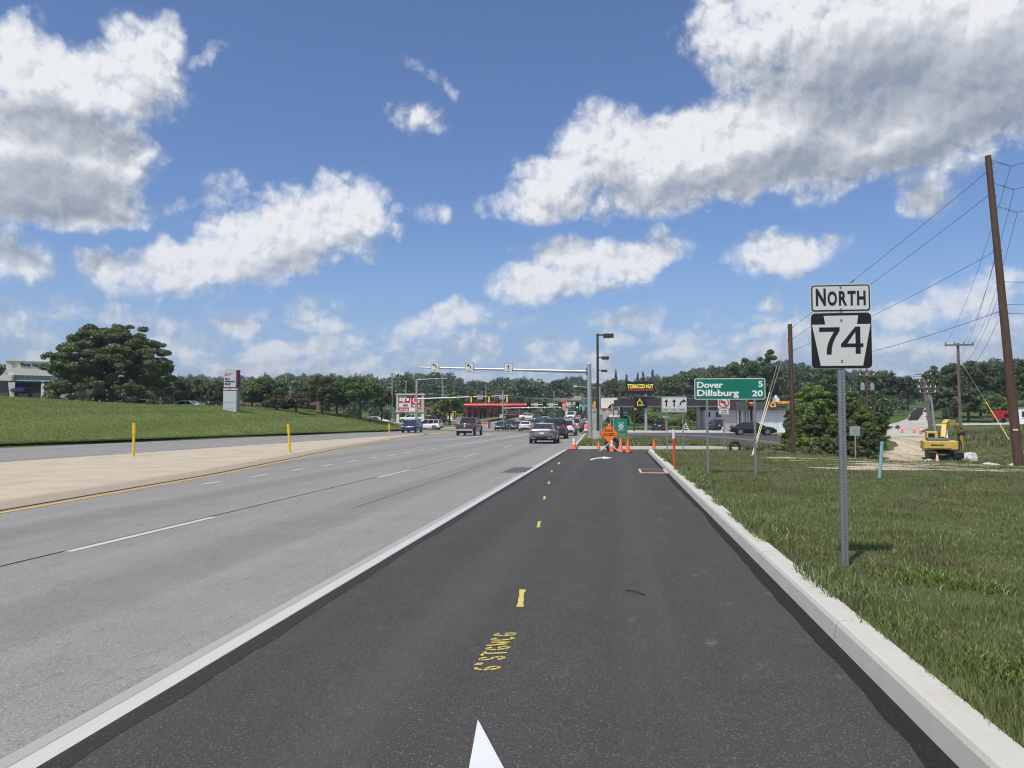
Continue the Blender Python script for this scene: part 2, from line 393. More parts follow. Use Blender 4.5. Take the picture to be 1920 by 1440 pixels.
def wood_mat(name, c0, c1, rings=30):
    m, t, b = new_mat(name); tc = t.add('ShaderNodeTexCoord').outputs['Object']
    st = t.vmath('MULTIPLY', tc, (9, 9, .6)); n = t.noise(st, 2.2, 6, .65); n2 = t.noise(tc, 1.1, 3, .5)
    c = t.mix(t.sstep(n, .3, .7), c0+(1,), c1+(1,)); c = t.mix(t.math('MULTIPLY', n2, .5), c, tuple(k*.55 for k in c0)+(1,))
    t.put(b.inputs['Base Color'], c); b.inputs['Roughness'].default_value = .85
    bp = t.add('ShaderNodeBump'); bp.inputs['Strength'].default_value = .5; bp.inputs['Distance'].default_value = .01
    t.put(bp.inputs['Height'], n); t.put(b.inputs['Normal'], bp.outputs[0]); return m
def glass_dark(name, col=(.012, .016, .02)):
    m, t, b = new_mat(name); b.inputs['Base Color'].default_value = col+(1,); b.inputs['Roughness'].default_value = .06
    b.inputs['Specular IOR Level'].default_value = .7; b.inputs['Coat Weight'].default_value = .3
    tc = t.add('ShaderNodeTexCoord').outputs['Object']; t.put(b.inputs['Roughness'], t.math('MULTIPLY_ADD', t.noise(tc, 3), .08, .03)); return m
def asphalt(name, dark, light, speck, grit=260.0, streak=.25, bump=.35, sp=.88, stains=False, wheel=False):
    m, t, b = new_mat(name); tc = t.add('ShaderNodeTexCoord').outputs['Object']
    x, y, z = t.sep(tc)[:3]
    v = t.add('ShaderNodeTexVoronoi', feature='F1'); t.put(v.inputs['Vector'], tc); v.inputs['Scale'].default_value = grit * .55
    vs = t.sep(v.outputs['Color'])[0]
    n1 = t.noise(tc, grit, 3, .7); n2 = t.noise(tc, 1.3, 5, .6); n3 = t.noise(t.vmath('MULTIPLY', tc, (1.5, .05, 1)), 1.0, 5, .6); n4 = t.noise(tc, 26, 3, .6)
    c = t.mix(t.sstep(n1, .30, .70), dark+(1,), light+(1,))
    c = t.mix(t.sstep(vs, sp, .99, 0, .7), c, speck+(1,))
    c = t.mix(t.sstep(vs, .22, .05, 0, .45), c, tuple(k*.35 for k in dark)+(1,))
    big = t.math('ADD', t.math('MULTIPLY', t.math('SUBTRACT', n2, .5), .30), t.math('MULTIPLY', t.math('SUBTRACT', n3, .5), streak*2))
    big = t.math('ADD', big, t.math('MULTIPLY', t.math('SUBTRACT', n4, .5), .22))
    k = t.math('ADD', big, 1.0)
    c = t.mix(1.0, c, t.comb(k, k, k), 'MULTIPLY')
    if wheel:       # oil drip line down the middle of each lane, polished wheel tracks
        ph = t.math('COSINE', t.math('MULTIPLY', t.math('ADD', x, 6.85), 1.611)); w = t.math('MULTIPLY', t.sstep(ph, -.35, -1.0), t.sstep(n3, .25, .65, .25, 1))
        c = t.mix(t.math('MULTIPLY', w, .30), c, tuple(k_*.55 for k_ in dark)+(1,))
        cr = t.noise(t.vmath('MULTIPLY', tc, (1, .22, 1)), 1.1, 6, .7); c = t.mix(t.math('MULTIPLY', t.sstep(t.math('ABSOLUTE', t.math('SUBTRACT', cr, .5)), .004, .0), .55), c, tuple(k_*.4 for k_ in dark)+(1,))
    if stains:      # dried concrete splashes towards the kerb, tyre dust along the lane
        sn = t.noise(t.vmath('MULTIPLY', tc, (2.2, 1.5, 1)), 1.6, 5, .6); w = t.math('MULTIPLY', t.sstep(sn, .60, .73), t.sstep(x, -.3, .6, .15, .62))
        c = t.mix(w, c, (.19, .165, .125, 1))
        tr = t.math('ABSOLUTE', t.math('SUBTRACT', t.math('ABSOLUTE', t.math('ADD', x, .55)), .85)); c = t.mix(t.math('MULTIPLY', t.sstep(tr, .42, .0, 0, .30), t.sstep(n3, .3, .6)), c, (.10, .096, .09, 1))
    t.put(b.inputs['Base Color'], c); b.inputs['Roughness'].default_value = .86; b.inputs['Specular IOR Level'].default_value = .22
    bp = t.add('ShaderNodeBump'); bp.inputs['Strength'].default_value = bump; bp.inputs['Distance'].default_value = .006
    t.put(bp.inputs['Height'], t.math('ADD', n1, v.outputs['Distance'])); t.put(b.inputs['Normal'], bp.outputs[0]); return m
def road_paint(name, col, wear=.45, worn=(.2, .2, .2)):
    m, t, b = new_mat(name); tc = t.add('ShaderNodeTexCoord').outputs['Object']
    n = t.noise(tc, 90, 5, .75); n2 = t.noise(tc, 5, 4, .6)
    w = t.sstep(t.math('ADD', t.math('MULTIPLY', n, .7), t.math('MULTIPLY', n2, .3)), .5+.25*(1-wear), .72+.2*(1-wear))
    c = t.mix(n2, tuple(k*.88 for k in col)+(1,), col+(1,))
    t.put(b.inputs['Base Color'], t.mix(w, c, worn+(1,))); b.inputs['Roughness'].default_value = .7
    bp = t.add('ShaderNodeBump'); bp.inputs['Strength'].default_value = .3; bp.inputs['Distance'].default_value = .004
    t.put(bp.inputs['Height'], n); t.put(b.inputs['Normal'], bp.outputs[0]); return m
def concrete(name, c0, c1, stain=(.2,.17,.12), stainamt=.35, scale=1.2, joint=0.0, axis=1):
    m, t, b = new_mat(name); tc = t.add('ShaderNodeTexCoord').outputs['Object']
    n = t.noise(tc, scale, 7, .65); n2 = t.noise(tc, 60, 4, .7); n3 = t.noise(t.vmath('MULTIPLY', tc, (1, .25, 3)), 2.2, 5, .6)
    c = t.mix(n, c0+(1,), c1+(1,)); c = t.mix(t.sstep(n3, .55, .8, 0, stainamt), c, stain+(1,))
    c = t.mix(t.sstep(n2, .35, .75, 0, .22), c, tuple(k*.6 for k in c0)+(1,))
    if joint:
        co = t.sep(tc)[axis]; fr = t.math('FRACT', t.math('DIVIDE', co, joint)); j = t.math('LESS_THAN', fr, .012/joint)
        c = t.mix(t.math('MULTIPLY', j, .6), c, (.07, .065, .06, 1))
    t.put(b.inputs['Base Color'], c); b.inputs['Roughness'].default_value = .85
    bp = t.add('ShaderNodeBump'); bp.inputs['Strength'].default_value = .25; bp.inputs['Distance'].default_value = .004
    t.put(bp.inputs['Height'], n2); t.put(b.inputs['Normal'], bp.outputs[0]); return m
def turf(name, g0, g1, dry, dryamt=.35, fine=30, mow=0.0, dirt=None):
    m, t, b = new_mat(name); tc = t.add('ShaderNodeTexCoord').outputs['Object']
    n = t.noise(tc, fine, 5, .7); n2 = t.noise(tc, .35, 5, .6); n3 = t.noise(tc, 2.5, 5, .65)
    c = t.mix(t.sstep(n, .3, .7), g0+(1,), g1+(1,)); c = t.mix(t.sstep(t.math('ADD', t.math('MULTIPLY', n2, .6), t.math('MULTIPLY', n3, .4)), .5, .68, 0, dryamt), c, dry+(1,))
    c = t.mix(t.sstep(n3, .5, .75, 0, .4), c, tuple(k*.6 for k in g0)+(1,))
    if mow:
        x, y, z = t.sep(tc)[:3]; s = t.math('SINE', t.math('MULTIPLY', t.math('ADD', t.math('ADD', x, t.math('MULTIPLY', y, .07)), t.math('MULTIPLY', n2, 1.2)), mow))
        c = t.mix(t.sstep(s, -.6, .6, 0, .38), c, tuple(k*.55 for k in g1)+(1,))  # mowing stripes: the sheen of leaning blades put into the base colour
    if dirt:
        x, y, z = t.sep(tc)[:3]
        dn = t.noise(t.vmath('MULTIPLY', tc, (.5, 1.6, 1)), .8, 6, .65)
        w = t.math('MULTIPLY', t.sstep(dn, .50, .60), t.sstep(t.math('ABSOLUTE', t.math('SUBTRACT', y, dirt[1])), dirt[2], dirt[2]*.35))
        w = t.math('MULTIPLY', w, t.sstep(x, dirt[0], dirt[0]+6))
        c = t.mix(t.math('MULTIPLY', w, .9), c, (.34, .29, .20, 1))
    t.put(b.inputs['Base Color'], c); b.inputs['Roughness'].default_value = .9; b.inputs['Specular IOR Level'].default_value = .15
    bp = t.add('ShaderNodeBump'); bp.inputs['Strength'].default_value = .7; bp.inputs['Distance'].default_value = .05
    t.put(bp.inputs['Height'], n); t.put(b.inputs['Normal'], bp.outputs[0]); return m
def foliage(name, c0, c1, c2, trans=.25, clump=.5):
    m, t, b = new_mat(name); m.node_tree.nodes.remove(b); ge = t.add('ShaderNodeNewGeometry'); tc = ge.outputs['Position']
    n = t.noise(tc, clump, 3, .6); r = ge.outputs['Random Per Island']
    oi = t.add('ShaderNodeObjectInfo').outputs['Random']
    c = t.mix(t.sstep(n, .32, .68), c0+(1,), c1+(1,)); c = t.mix(t.math('MULTIPLY', t.sstep(r, .55, 1.0), .7), c, c2+(1,))
    k = t.math('MULTIPLY_ADD', oi, .35, .82); c = t.mix(1.0, c, t.comb(k, k, k), 'MULTIPLY')
    d = t.add('ShaderNodeBsdfDiffuse'); t.put(d.inputs[0], c); tr = t.add('ShaderNodeBsdfTranslucent'); 
    t.put(tr.inputs[0], t.mix(1.0, c, (1.3, 1.5, .5, 1), 'MULTIPLY'))
    mx = t.add('ShaderNodeMixShader'); mx.inputs[0].default_value = trans
    t.l.new(d.outputs[0], mx.inputs[1]); t.l.new(tr.outputs[0], mx.inputs[2])
    gl = t.add('ShaderNodeBsdfGlossy'); gl.inputs['Roughness'].default_value = .5; gl.inputs[0].default_value = (.8,.9,.8,1)
    m2 = t.add('ShaderNodeMixShader'); m2.inputs[0].default_value = .05
    t.l.new(mx.outputs[0], m2.inputs[1]); t.l.new(gl.outputs[0], m2.inputs[2])
    t.l.new(m2.outputs[0], m.node_tree.nodes['Material Output'].inputs[0]); return m
def glow(name, col, strength=1.0, base=None):
    m, t, b = new_mat(name); b.inputs['Base Color'].default_value = (base or tuple(c*.5 for c in col))+(1,)
    b.inputs['Emission Color'].default_value = col+(1,); b.inputs['Emission Strength'].default_value = strength; return m
def paint(name, col, metal=.0, rough=.25):
    m, t, b = new_mat(name); tc = t.add('ShaderNodeTexCoord').outputs['Object']; n = t.noise(tc, 4, 4, .6)
    t.put(b.inputs['Base Color'], t.mix(t.sstep(n, .4, .9, 0, .15), col+(1,), tuple(k*.7+.03 for k in col)+(1,)))
    b.inputs['Metallic'].default_value = metal; b.inputs['Roughness'].default_value = rough; b.inputs['Coat Weight'].default_value = .6
    b.inputs['Coat Roughness'].default_value = .08; return m

M = {}
M['asphalt_old'] = asphalt('asphalt_old', (.160,.155,.147), (.325,.317,.300), (.48,.47,.44), grit=260, streak=.22, wheel=True)
M['asphalt_new'] = asphalt('asphalt_new', (.032,.030,.029), (.092,.088,.084), (.30,.29,.27), grit=330, streak=.2, bump=.45, sp=.93, stains=True)
M['asphalt_lot'] = asphalt('asphalt_lot', (.05,.05,.055), (.085,.085,.09), (.14,.14,.14), grit=120)
M['seal'] = asphalt('seal', (.012,.012,.012), (.024,.023,.022), (.06,.06,.06), grit=240, bump=.2)
M['seal_worn'] = asphalt('seal_worn', (.020,.019,.018), (.050,.047,.045), (.14,.14,.13), grit=300, bump=.3, sp=.94)
M['patch'] = asphalt('patch', (.07,.07,.073), (.13,.13,.133), (.2,.2,.2), grit=200)
M['white_line'] = road_paint('white_line', (.52,.515,.49), .7, (.30,.30,.29))
M['old_line'] = road_paint('old_line', (.36,.355,.34), .8, (.26,.26,.26))
M['fresh_white'] = road_paint('fresh_white', (.66,.69,.68), .12, (.45,.45,.45))
M['yellow_line'] = road_paint('yellow_line', (.62,.36,.06), .3, (.35,.28,.17))
M['spray'] = road_paint('spray', (.62,.50,.13), .86, (.12,.11,.08))
M['kerb_new'] = concrete('kerb_new', (.45,.435,.39), (.56,.545,.495), stain=(.34,.28,.19), stainamt=.55, scale=3, joint=3.05)
M['kerb_old'] = concrete('kerb_old', (.20,.17,.13), (.30,.26,.20), scale=3)
M['kerb_dark'] = concrete('kerb_dark', (.04,.038,.036), (.07,.065,.06), stain=(.03,.03,.03), scale=3)
M['median'] = concrete('median', (.30,.245,.175), (.62,.55,.42), stain=(.28,.20,.11), stainamt=.75, scale=.7, joint=6.0)
M['concrete'] = concrete('concrete', (.40,.39,.36), (.52,.50,.46))
M['gravel'] = asphalt('gravel', (.32,.30,.26), (.56,.53,.47), (.72,.70,.66), grit=20, bump=.8, streak=.7)
M['gravel_tan'] = asphalt('gravel_tan', (.30,.25,.17), (.50,.43,.31), (.68,.62,.50), grit=16, bump=.8, streak=.9)
M['turf_near'] = turf('turf_near', (.065,.080,.030), (.110,.130,.048), (.19,.165,.085), .6, 30, dirt=(8.5, 38, 9))
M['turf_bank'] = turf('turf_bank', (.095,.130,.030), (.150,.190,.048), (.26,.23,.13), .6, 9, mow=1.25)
M['turf_far'] = turf('turf_far', (.045,.085,.022), (.085,.13,.035), (.16,.15,.06), .4, 4)
M['forest_floor'] = turf('forest_floor', (.015,.022,.008), (.028,.04,.012), (.04,.04,.02), .2, 1)
M['galv'] = plain('galv', (.42,.44,.46), .42, .55, .08, 14)
M['steel_post'] = plain('steel_post', (.25,.27,.29), .5, .5, .1, 20)
M['sign_white'] = sheeting('sign_white', (.62,.63,.62))
M['sign_black'] = plain('sign_black', (.008,.008,.009), .35, 0, .1)
M['sign_green'] = plain('sign_green', (.0,.17,.115), .38, 0, .06, 2)
M['sign_orange'] = plain('sign_orange', (.90,.20,.03), .5, 0, .08, 3)
M['sign_back'] = plain('sign_back', (.40,.42,.42), .4, .5, .08)
M['letter_white'] = plain('letter_white', (.80,.81,.80), .4)
M['black'] = plain('black', (.012,.012,.013), .5)
M['rubber'] = plain('rubber', (.018,.018,.019), .75, 0, .2, 30, .3)
M['red'] = plain('red', (.55,.02,.02), .4)
M['bolt'] = plain('bolt', (.35,.35,.36), .3, .9)
M['cone_orange'] = plain('cone_orange', (.85,.13,.03), .55, 0, .1, 8)
M['cone_faded'] = plain('cone_faded', (.80,.18,.13), .6, 0, .1, 8)
M['cone_white'] = plain('cone_white', (.78,.77,.72), .4)
M['yellow_post'] = plain('yellow_post', (.72,.50,.02), .5, 0, .1, 8)
M['red_post'] = plain('red_post', (.62,.07,.04), .5, 0, .08)
M['white_paint'] = plain('white_paint', (.74,.74,.72), .5, 0, .05, 5)
M['blue_pipe'] = plain('blue_pipe', (.23,.42,.52), .5, 0, .12, 10)
M['pole_wood'] = wood_mat('pole_wood', (.075,.043,.029), (.135,.085,.060))
M['pole_wood_grey'] = wood_mat('pole_wood_grey', (.13,.11,.09), (.24,.21,.175))
M['wire'] = plain('wire', (.03,.03,.032), .5)
M['wire_bright'] = plain('wire_bright', (.45,.46,.45), .4, .5)
M['insulator'] = plain('insulator', (.16,.10,.08), .3)
M['bronze'] = plain('bronze', (.055,.045,.035), .45, .3)
M['signal_yellow'] = plain('signal_yellow', (.75,.42,.03), .45)
M['lens_green'] = glow('lens_green', (.05,1.0,.65), 1.6)
M['lens_dark'] = plain('lens_dark', (.10,.015,.012), .3)
M['lens_amber'] = plain('lens_amber', (.14,.07,.01), .3)
M['glass'] = glass_dark('glass'); M['glass_teal'] = glass_dark('glass_teal', (.05,.17,.18))
M['bark'] = wood_mat('bark', (.06,.045,.035), (.12,.095,.075))
M['leaf'] = foliage('leaf', (.052,.085,.024), (.095,.140,.040), (.14,.185,.06))
M['leaf_bright'] = foliage('leaf_bright', (.095,.150,.028), (.16,.22,.045), (.22,.27,.07))
M['leaf_dark'] = foliage('leaf_dark', (.030,.052,.026), (.050,.075,.034), (.07,.095,.045))
M['leaf_locust'] = foliage('leaf_locust', (.060,.090,.030), (.105,.140,.050), (.16,.19,.08))
M['leaf_red'] = foliage('leaf_red', (.065,.070,.032), (.10,.095,.045), (.14,.10,.06))
M['leaf_wood'] = foliage('leaf_wood', (.040,.066,.026), (.075,.110,.042), (.11,.145,.055), clump=.035)
M['grass'] = foliage('grass', (.095,.130,.046), (.175,.215,.075), (.32,.30,.16), trans=.3, clump=.9)
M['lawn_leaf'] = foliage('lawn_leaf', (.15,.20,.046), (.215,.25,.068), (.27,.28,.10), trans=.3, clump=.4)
M['weed_dry'] = foliage('weed_dry', (.10,.10,.035), (.18,.15,.07), (.26,.20,.12), trans=.2, clump=2)
# ---------------------------------------------------------------- ground and roads
def lerp(a, b, t): return a + (b - a) * t
def resample(P, n):
    P = np.array(P, float); d = np.r_[0, np.cumsum(np.hypot(*np.diff(P, axis=0).T))]; t = np.linspace(0, d[-1], n)
    return np.stack([np.interp(t, d, P[:, 0]), np.interp(t, d, P[:, 1])], -1)
def band(name, L, Rr, mat, dz=0.0, n=40, m=2, kind='structure', parent=None, zf=zt, thick=0.0):
    """surface between two ground polylines, following the land"""
    A = resample(L, n); B = resample(Rr, n); T = np.linspace(0, 1, m)[:, None, None]
    XY = A[None] * (1 - T) + B[None] * T; Zz = zf(XY[..., 0], XY[..., 1]) + dz
    V = np.concatenate([XY, Zz[..., None]], -1).reshape(-1, 3); i = np.arange(n * m).reshape(m, n)
    Fq = np.stack([i[:-1, :-1], i[1:, :-1], i[1:, 1:], i[:-1, 1:]], -1).reshape(-1, 4)
    o = fast_mesh(name, V, Fq, mat, parent, smooth_=True)
    if kind: o['kind'] = kind
    me = o.data
    if me.polygons[0].normal.z < 0: me.flip_normals()
    return o
def offset(P, d):
    P = np.array(P, float); T = np.gradient(P, axis=0); T /= np.linalg.norm(T, axis=1)[:, None]
    return P + np.stack([-T[:, 1], T[:, 0]], -1) * d
def kerb(name, P, mat, w=.18, h=.15, label=None, side=1, n=60, base=0.0, batter=.03):
    """kerb along P (the foot of its face); the body lies to the left of the direction of P when side=1"""
    C = resample(P, n); prof = [(0, -.12), (0, 0.0), (batter*.8, h-.035), (batter+.012, h-.008), (batter+.035, h), (w-.012, h), (w, h-.01), (w, -.12)]
    rows = []
    for a, z in prof:
        Q = offset(C, side * a); rows.append(np.concatenate([Q, (zt(C[:, 0], C[:, 1]) + z + base)[:, None]], -1))
    V = np.stack(rows); k, nn = V.shape[:2]; i = np.arange(k * nn).reshape(k, nn); j = np.roll(i, -1, axis=0)
    Fq = np.stack([i[:, :-1], i[:, 1:], j[:, 1:], j[:, :-1]], -1).reshape(-1, 4)
    me = bpy.data.meshes.new(name); fs = [tuple(map(int, f)) for f in Fq] + [tuple(int(q) for q in i[:, 0]), tuple(int(q) for q in i[::-1, -1])]
    me.from_pydata([tuple(map(float, v)) for v in V.reshape(-1, 3)], [], fs); me.update(); me.materials.append(mat)
    bm = bmesh.new(); bm.from_mesh(me); bmesh.ops.recalc_face_normals(bm, faces=bm.faces); bm.to_mesh(me); bm.free()
    o = bpy.data.objects.new(name, me); link(o); o['kind'] = 'structure'; return o
rng = np.random.default_rng(7)

# base ground: one sheet to the horizon
xs = np.unique(np.r_[-2600, -1600, -1000, np.arange(-700, -160, 30), np.arange(-160, -60, 5), np.arange(-60, 70, 1.5), np.arange(70, 200, 5), np.arange(200, 800, 30), 1000, 1600, 2600])
ys = np.unique(np.r_[-900, -400, -100, np.arange(-40, 170, 1.5), np.arange(170, 330, 5), np.arange(330, 900, 20), 1000, 1200, 1500, 2000, 3000])
o = grid_mesh('ground', xs, ys, lambda X, Y: zt(X, Y) - .07 - .05 * (Y > 110) - .25 * (Y > 160), M['turf_far']); o['kind'] = 'structure'

# main road
def road_w(y): return kerb_left_x(y)
Yr = np.linspace(-14, 124, 93)
band('road', [(road_w(y), y) for y in Yr], [(2.0, y) for y in Yr], M['asphalt_old'], 0.0, 93, 12)
def far_c(y): return -15.5 + ((y - 124) / 170.0) ** 2 * 8.0
Yf = np.linspace(124, 420, 70)
band('road_beyond', [(-34.0 if y < 138 else far_c(y) - 12, y) for y in Yf], [(6.0 if y < 136 else far_c(y) + 12, y) for y in Yf], M['asphalt_old'], -.004, 70, 9)
band('side_street', [(-140, 125), (-90, 124.5), (-30, 123.5)], [(-140, 137), (-90, 136.5), (-30, 136)], M['asphalt_old'], .012, 80, 8)
# far median and its grass beyond the junction
band('far_lawn_strip', [(far_c(y) + 12.2, y) for y in np.linspace(150, 400, 40)], [(far_c(y) + 60, y) for y in np.linspace(150, 400, 40)], M['turf_far'], .05, 60, 10)

# new turn lane
xw = -2.72; xk = 1.60
band('turn_lane', [(xw, y) for y in np.linspace(-14, 44.2, 60)], [(xk, y) for y in np.linspace(-14, 44.2, 60)], M['asphalt_new'], .006, 60, 2)
band('access_lane', [(xk, 41.2), (30, 42.6)], [(xk, 44.2), (9.5, 45.7), (30, 46.4)], M['asphalt_new'], .006, 30, 3)

def wavy(x, y0, y1, amp, seed, n=160):
    r = np.random.default_rng(seed); y = np.linspace(y0, y1, n); w = np.convolve(r.normal(size=n + 12), np.ones(7) / 7, 'same')[6:-6]; w2 = r.normal(size=n) * .12
    return [(x + amp * (a + b), yy) for a, b, yy in zip(w, w2, y)]
band('seal_strip', [(-2.715, y) for y in np.linspace(1, 43.5, 160)], wavy(-2.585, 1, 43.5, .055, 3), M['seal_worn'], .0085, 260, 2)
band('seal_strip', wavy(1.475, 1, 41, .045, 5), [(1.598, y) for y in np.linspace(1, 41, 160)], M['seal'], .0085, 260, 2)

def line(name, L, w, mat, dz=.004, n=60):
    return band(name, offset(resample(L, n), w / 2), offset(resample(L, n), -w / 2), mat, dz, n, 2)
# edge line: broad white line beside the joint plus the ground-off older one
line('edge_line', [(-2.80, -12), (-2.80, 43.2)], .135, M['white_line'], .0065, 60)
line('edge_line_worn', [(-2.925, -12), (-2.925, 40)], .10, M['old_line'], .0045, 60)
# lane dashes
for k in range(9):
    y0 = 8.9 + 12.65 * k
    if y0 < 70: line('lane_dash', [(-6.82, y0), (-6.80, y0 + 3.5)], .13, M['white_line'], .006, 8)
line('joint', [(-7.0, -12), (-6.90, 8.8), (-6.86, 125)], .03, M['seal'], .0045, 120)
line('joint', [(-4.9, 14), (-4.86, 60)], .018, M['patch'], .0045, 60)
for k in range(10):
    y0 = 18.6 + 2.75 * k
    line('lane_dot', [(-10.55, y0), (-10.55, y0 + .95)], .14, M['white_line'], .006, 4)
line('lane_line', [(-10.5, 46.5), (-10.3, 112)], .16, M['white_line'], .006, 30)
line('lane_line', [(-14.15, 62), (-13.9, 112)], .16, M['white_line'], .006, 30)
line('stop_line', [(-21.5, 113.2), (-4.5, 113.2)], .6, M['white_line'], .006, 20)
line('opposing_line', [(-28.1, -5), (-27.9, 58)], .15, M['white_line'], .006, 40)
for k in range(5): line('opposing_dash', [(-27.8, 64 + 12 * k), (-27.8, 68 + 12 * k)], .15, M['white_line'], .006, 6)
for k in range(9): line('opposing_dash', [(-24.5, 22 + 12.2 * k), (-24.5, 25.6 + 12.2 * k)], .15, M['white_line'], .006, 6)

# raised median, kerbed both sides, narrowing to a painted nose
ME = [(-10.2, -14), (-10.5, 3), (-10.85, 12.4), (-12.0, 22.2), (-13.7, 32), (-15.6, 42.3), (-17.7, 57), (-19.9, 72.4), (-21.3, 86), (-22.1, 98), (-22.35, 108)]
line('yellow_line', ME, .15, M['yellow_line'], .006, 120)
line('yellow_line', [(-22.75, -14), (-22.7, 60), (-22.75, 108)], .12, M['yellow_line'], .006, 60)
MR = offset(resample(ME[:-2], 80), .33); ML = [(-22.4, -14), (-22.35, 30), (-22.3, 60), (-22.0, 88)]
kerb('median_kerb', MR, concrete('median_kerb', (.34, .28, .21), (.50, .43, .32), scale=3), w=.42, h=.125, side=1, n=120, batter=.20)
kerb('median_kerb', ML, M['median'], w=.25, h=.12, side=-1, n=60, batter=.05)
band('median', offset(MR, .40), resample(ML, 80) + [.24, 0], M['median'], .1205, 120, 8)
band('median_nose', [(-22.65, 88), (-22.55, 112)], [(-21.4, 88), (-22.3, 112)], M['yellow_line'], .02, 12, 2)
line('foot_line', offset(resample(ME[:-2], 80), .27), .10, M['seal'], .005, 160)  # narrow dark line along the foot of the median kerb

# turn arrows and sprayed survey marks on the lane
def ground_poly(name, pts, mat, dz=.011):
    mb = MB(); mb._add([(x, y, dz) for x, y in pts], [tuple(range(len(pts)))]); o = mb.build(name, mat); o['kind'] = 'structure'
    if o.data.polygons[0].normal.z < 0: o.data.flip_normals()
    return o
ground_poly('lane_arrow', [G(897, 1341), G(951, 1440), (-.30, 2.9), (-.45, 2.75), (-.47, 1.4), (-.60, 1.4), (-.60, 2.75), (-.66, 3.1), G(879, 1440)], M['fresh_white'])
a = [(1105,862.3),(1108,860.4),(1116,858.8),(1124,857.8),(1130,857.6),(1129,855.9),(1148,858.4),(1131,860.8),(1130,859.3),(1122,859.6),(1115,860.6),(1108,862.8)]
ground_poly('lane_arrow', [G(*p) for p in a], M['fresh_white'])
a = [(900,815.2),(912,814.2),(926,815.6),(916,816),(914,815.3),(902,816.0)]
ground_poly('lane_arrow', [G(*p) for p in a], M['white_line'])
for (xa, ya, xb, yb, w) in [(979,1103,975,1135,.055),(1011,977,1009,988,.05),(1021,930,1020,936,.05),(1029,903,1028.5,907,.05),(1034.5,882,1034,885,.05),(1048,867,1047,870,.08)]:
    a = G(xb, yb); b = G(xa, ya)
    q_ = random.Random(xa); ground_poly('survey_mark', [(a[0]-w*.65, a[1]), (a[0]+w*.6, a[1]+.006)] + [(lerp(a[0], b[0], f)+w*q_.uniform(.34, .52), lerp(a[1], b[1], f)) for f in (.2,.4,.6,.8)] + [(b[0]+w*.75, b[1]-.004), (b[0]-w*.5, b[1])] + [(lerp(a[0], b[0], f)-w*q_.uniform(.34, .52), lerp(a[1], b[1], f)) for f in (.8,.6,.4,.2)], M['spray'], .0095)
STROKES = {'6': [[(.8,1.0),(.4,.95),(.1,.6),(.05,.3),(.2,.03),(.55,0),(.8,.2),(.75,.42),(.45,.5),(.12,.35)]], '"': [[(.2,1.05),(.2,.8)],[(.55,1.05),(.55,.8)]],
 'S': [[(.85,.85),(.6,1),(.25,.95),(.1,.75),(.3,.55),(.7,.45),(.85,.25),(.65,.03),(.3,0),(.05,.15)]], 'T': [[(.0,.97),(1,1.0)],[(.5,.98),(.45,0)]],
 'G': [[(.9,.85),(.6,1),(.2,.85),(.05,.45),(.2,.08),(.6,0),(.9,.15),(.9,.45),(.55,.45)]], 'W': [[(0,1),(.2,.02),(.48,.7),(.75,0),(1.05,1)]],
 'C': [[(.85,.85),(.55,1),(.2,.85),(.05,.45),(.2,.1),(.55,0),(.85,.15)]]}
mb = MB(); yy = 5.10
for ch in '6"STGWCG':
    wd = .085 if ch != '"' else .06; hgt = .158
    for st in STROKES[ch]:
        for (u0, v0), (u1, v1) in zip(st[:-1], st[1:]):
            sh = .022; p = Vector((-.79 - v0 * hgt + sh*u0, yy + u0 * wd - .05*v0)); q = Vector((-.79 - v1 * hgt + sh*u1, yy + u1 * wd - .05*v1)); d = (q - p).normalized(); nrm = Vector((-d.y, d.x)) * .0115; p = p - d*.004; q = q + d*.004
            mb._add([(p.x+nrm.x, p.y+nrm.y, .0095), (q.x+nrm.x, q.y+nrm.y, .0095), (q.x-nrm.x, q.y-nrm.y, .0095), (p.x-nrm.x, p.y-nrm.y, .0095)], [(0, 1, 2, 3)])
    yy += wd + .034
o = mb.build('survey_lettering', M['spray']); o['kind'] = 'structure'
ground_poly('road_patch', [G(940,885.5), G(985,885.5), G(1003,876), G(965,876)], M['patch'], .0058)

# kerbs
kerb('kerb', [(xk, -14), (xk, 38), (1.62, 40.4), (1.85, 41.15), (2.4, 41.35)], M['kerb_new'], w=.245, h=.155, side=-1, n=300)
kerb('kerb', [(30, 46.6), (14, 46.3), (9.5, 45.8), (4, 45.0), (-1.6, 44.25), (-2.35, 44.5), (-2.55, 45.3), (-2.9, 60), (-3.4, 80), (-4, 104), (-3.6, 106)], M['kerb_new'], w=.2, h=.16, side=-1, n=260)
kerb('kerb', [(x, y) for x, y in LK[:-1]] + [(-31.0, 121.2), (-31.6, 122.6), (-33.5, 123.2), (-60, 123.6), (-120, 124.2)], M['kerb_old'], w=.18, h=.2, side=1, n=220, base=-.02)
kerb('kerb', [(-120, 137.5), (-60, 137), (-31, 136.6), (-28.6, 137.4), (-27.7, 140), (-27.6, 160)], M['concrete'], w=1.3, h=.15, side=1, n=90)

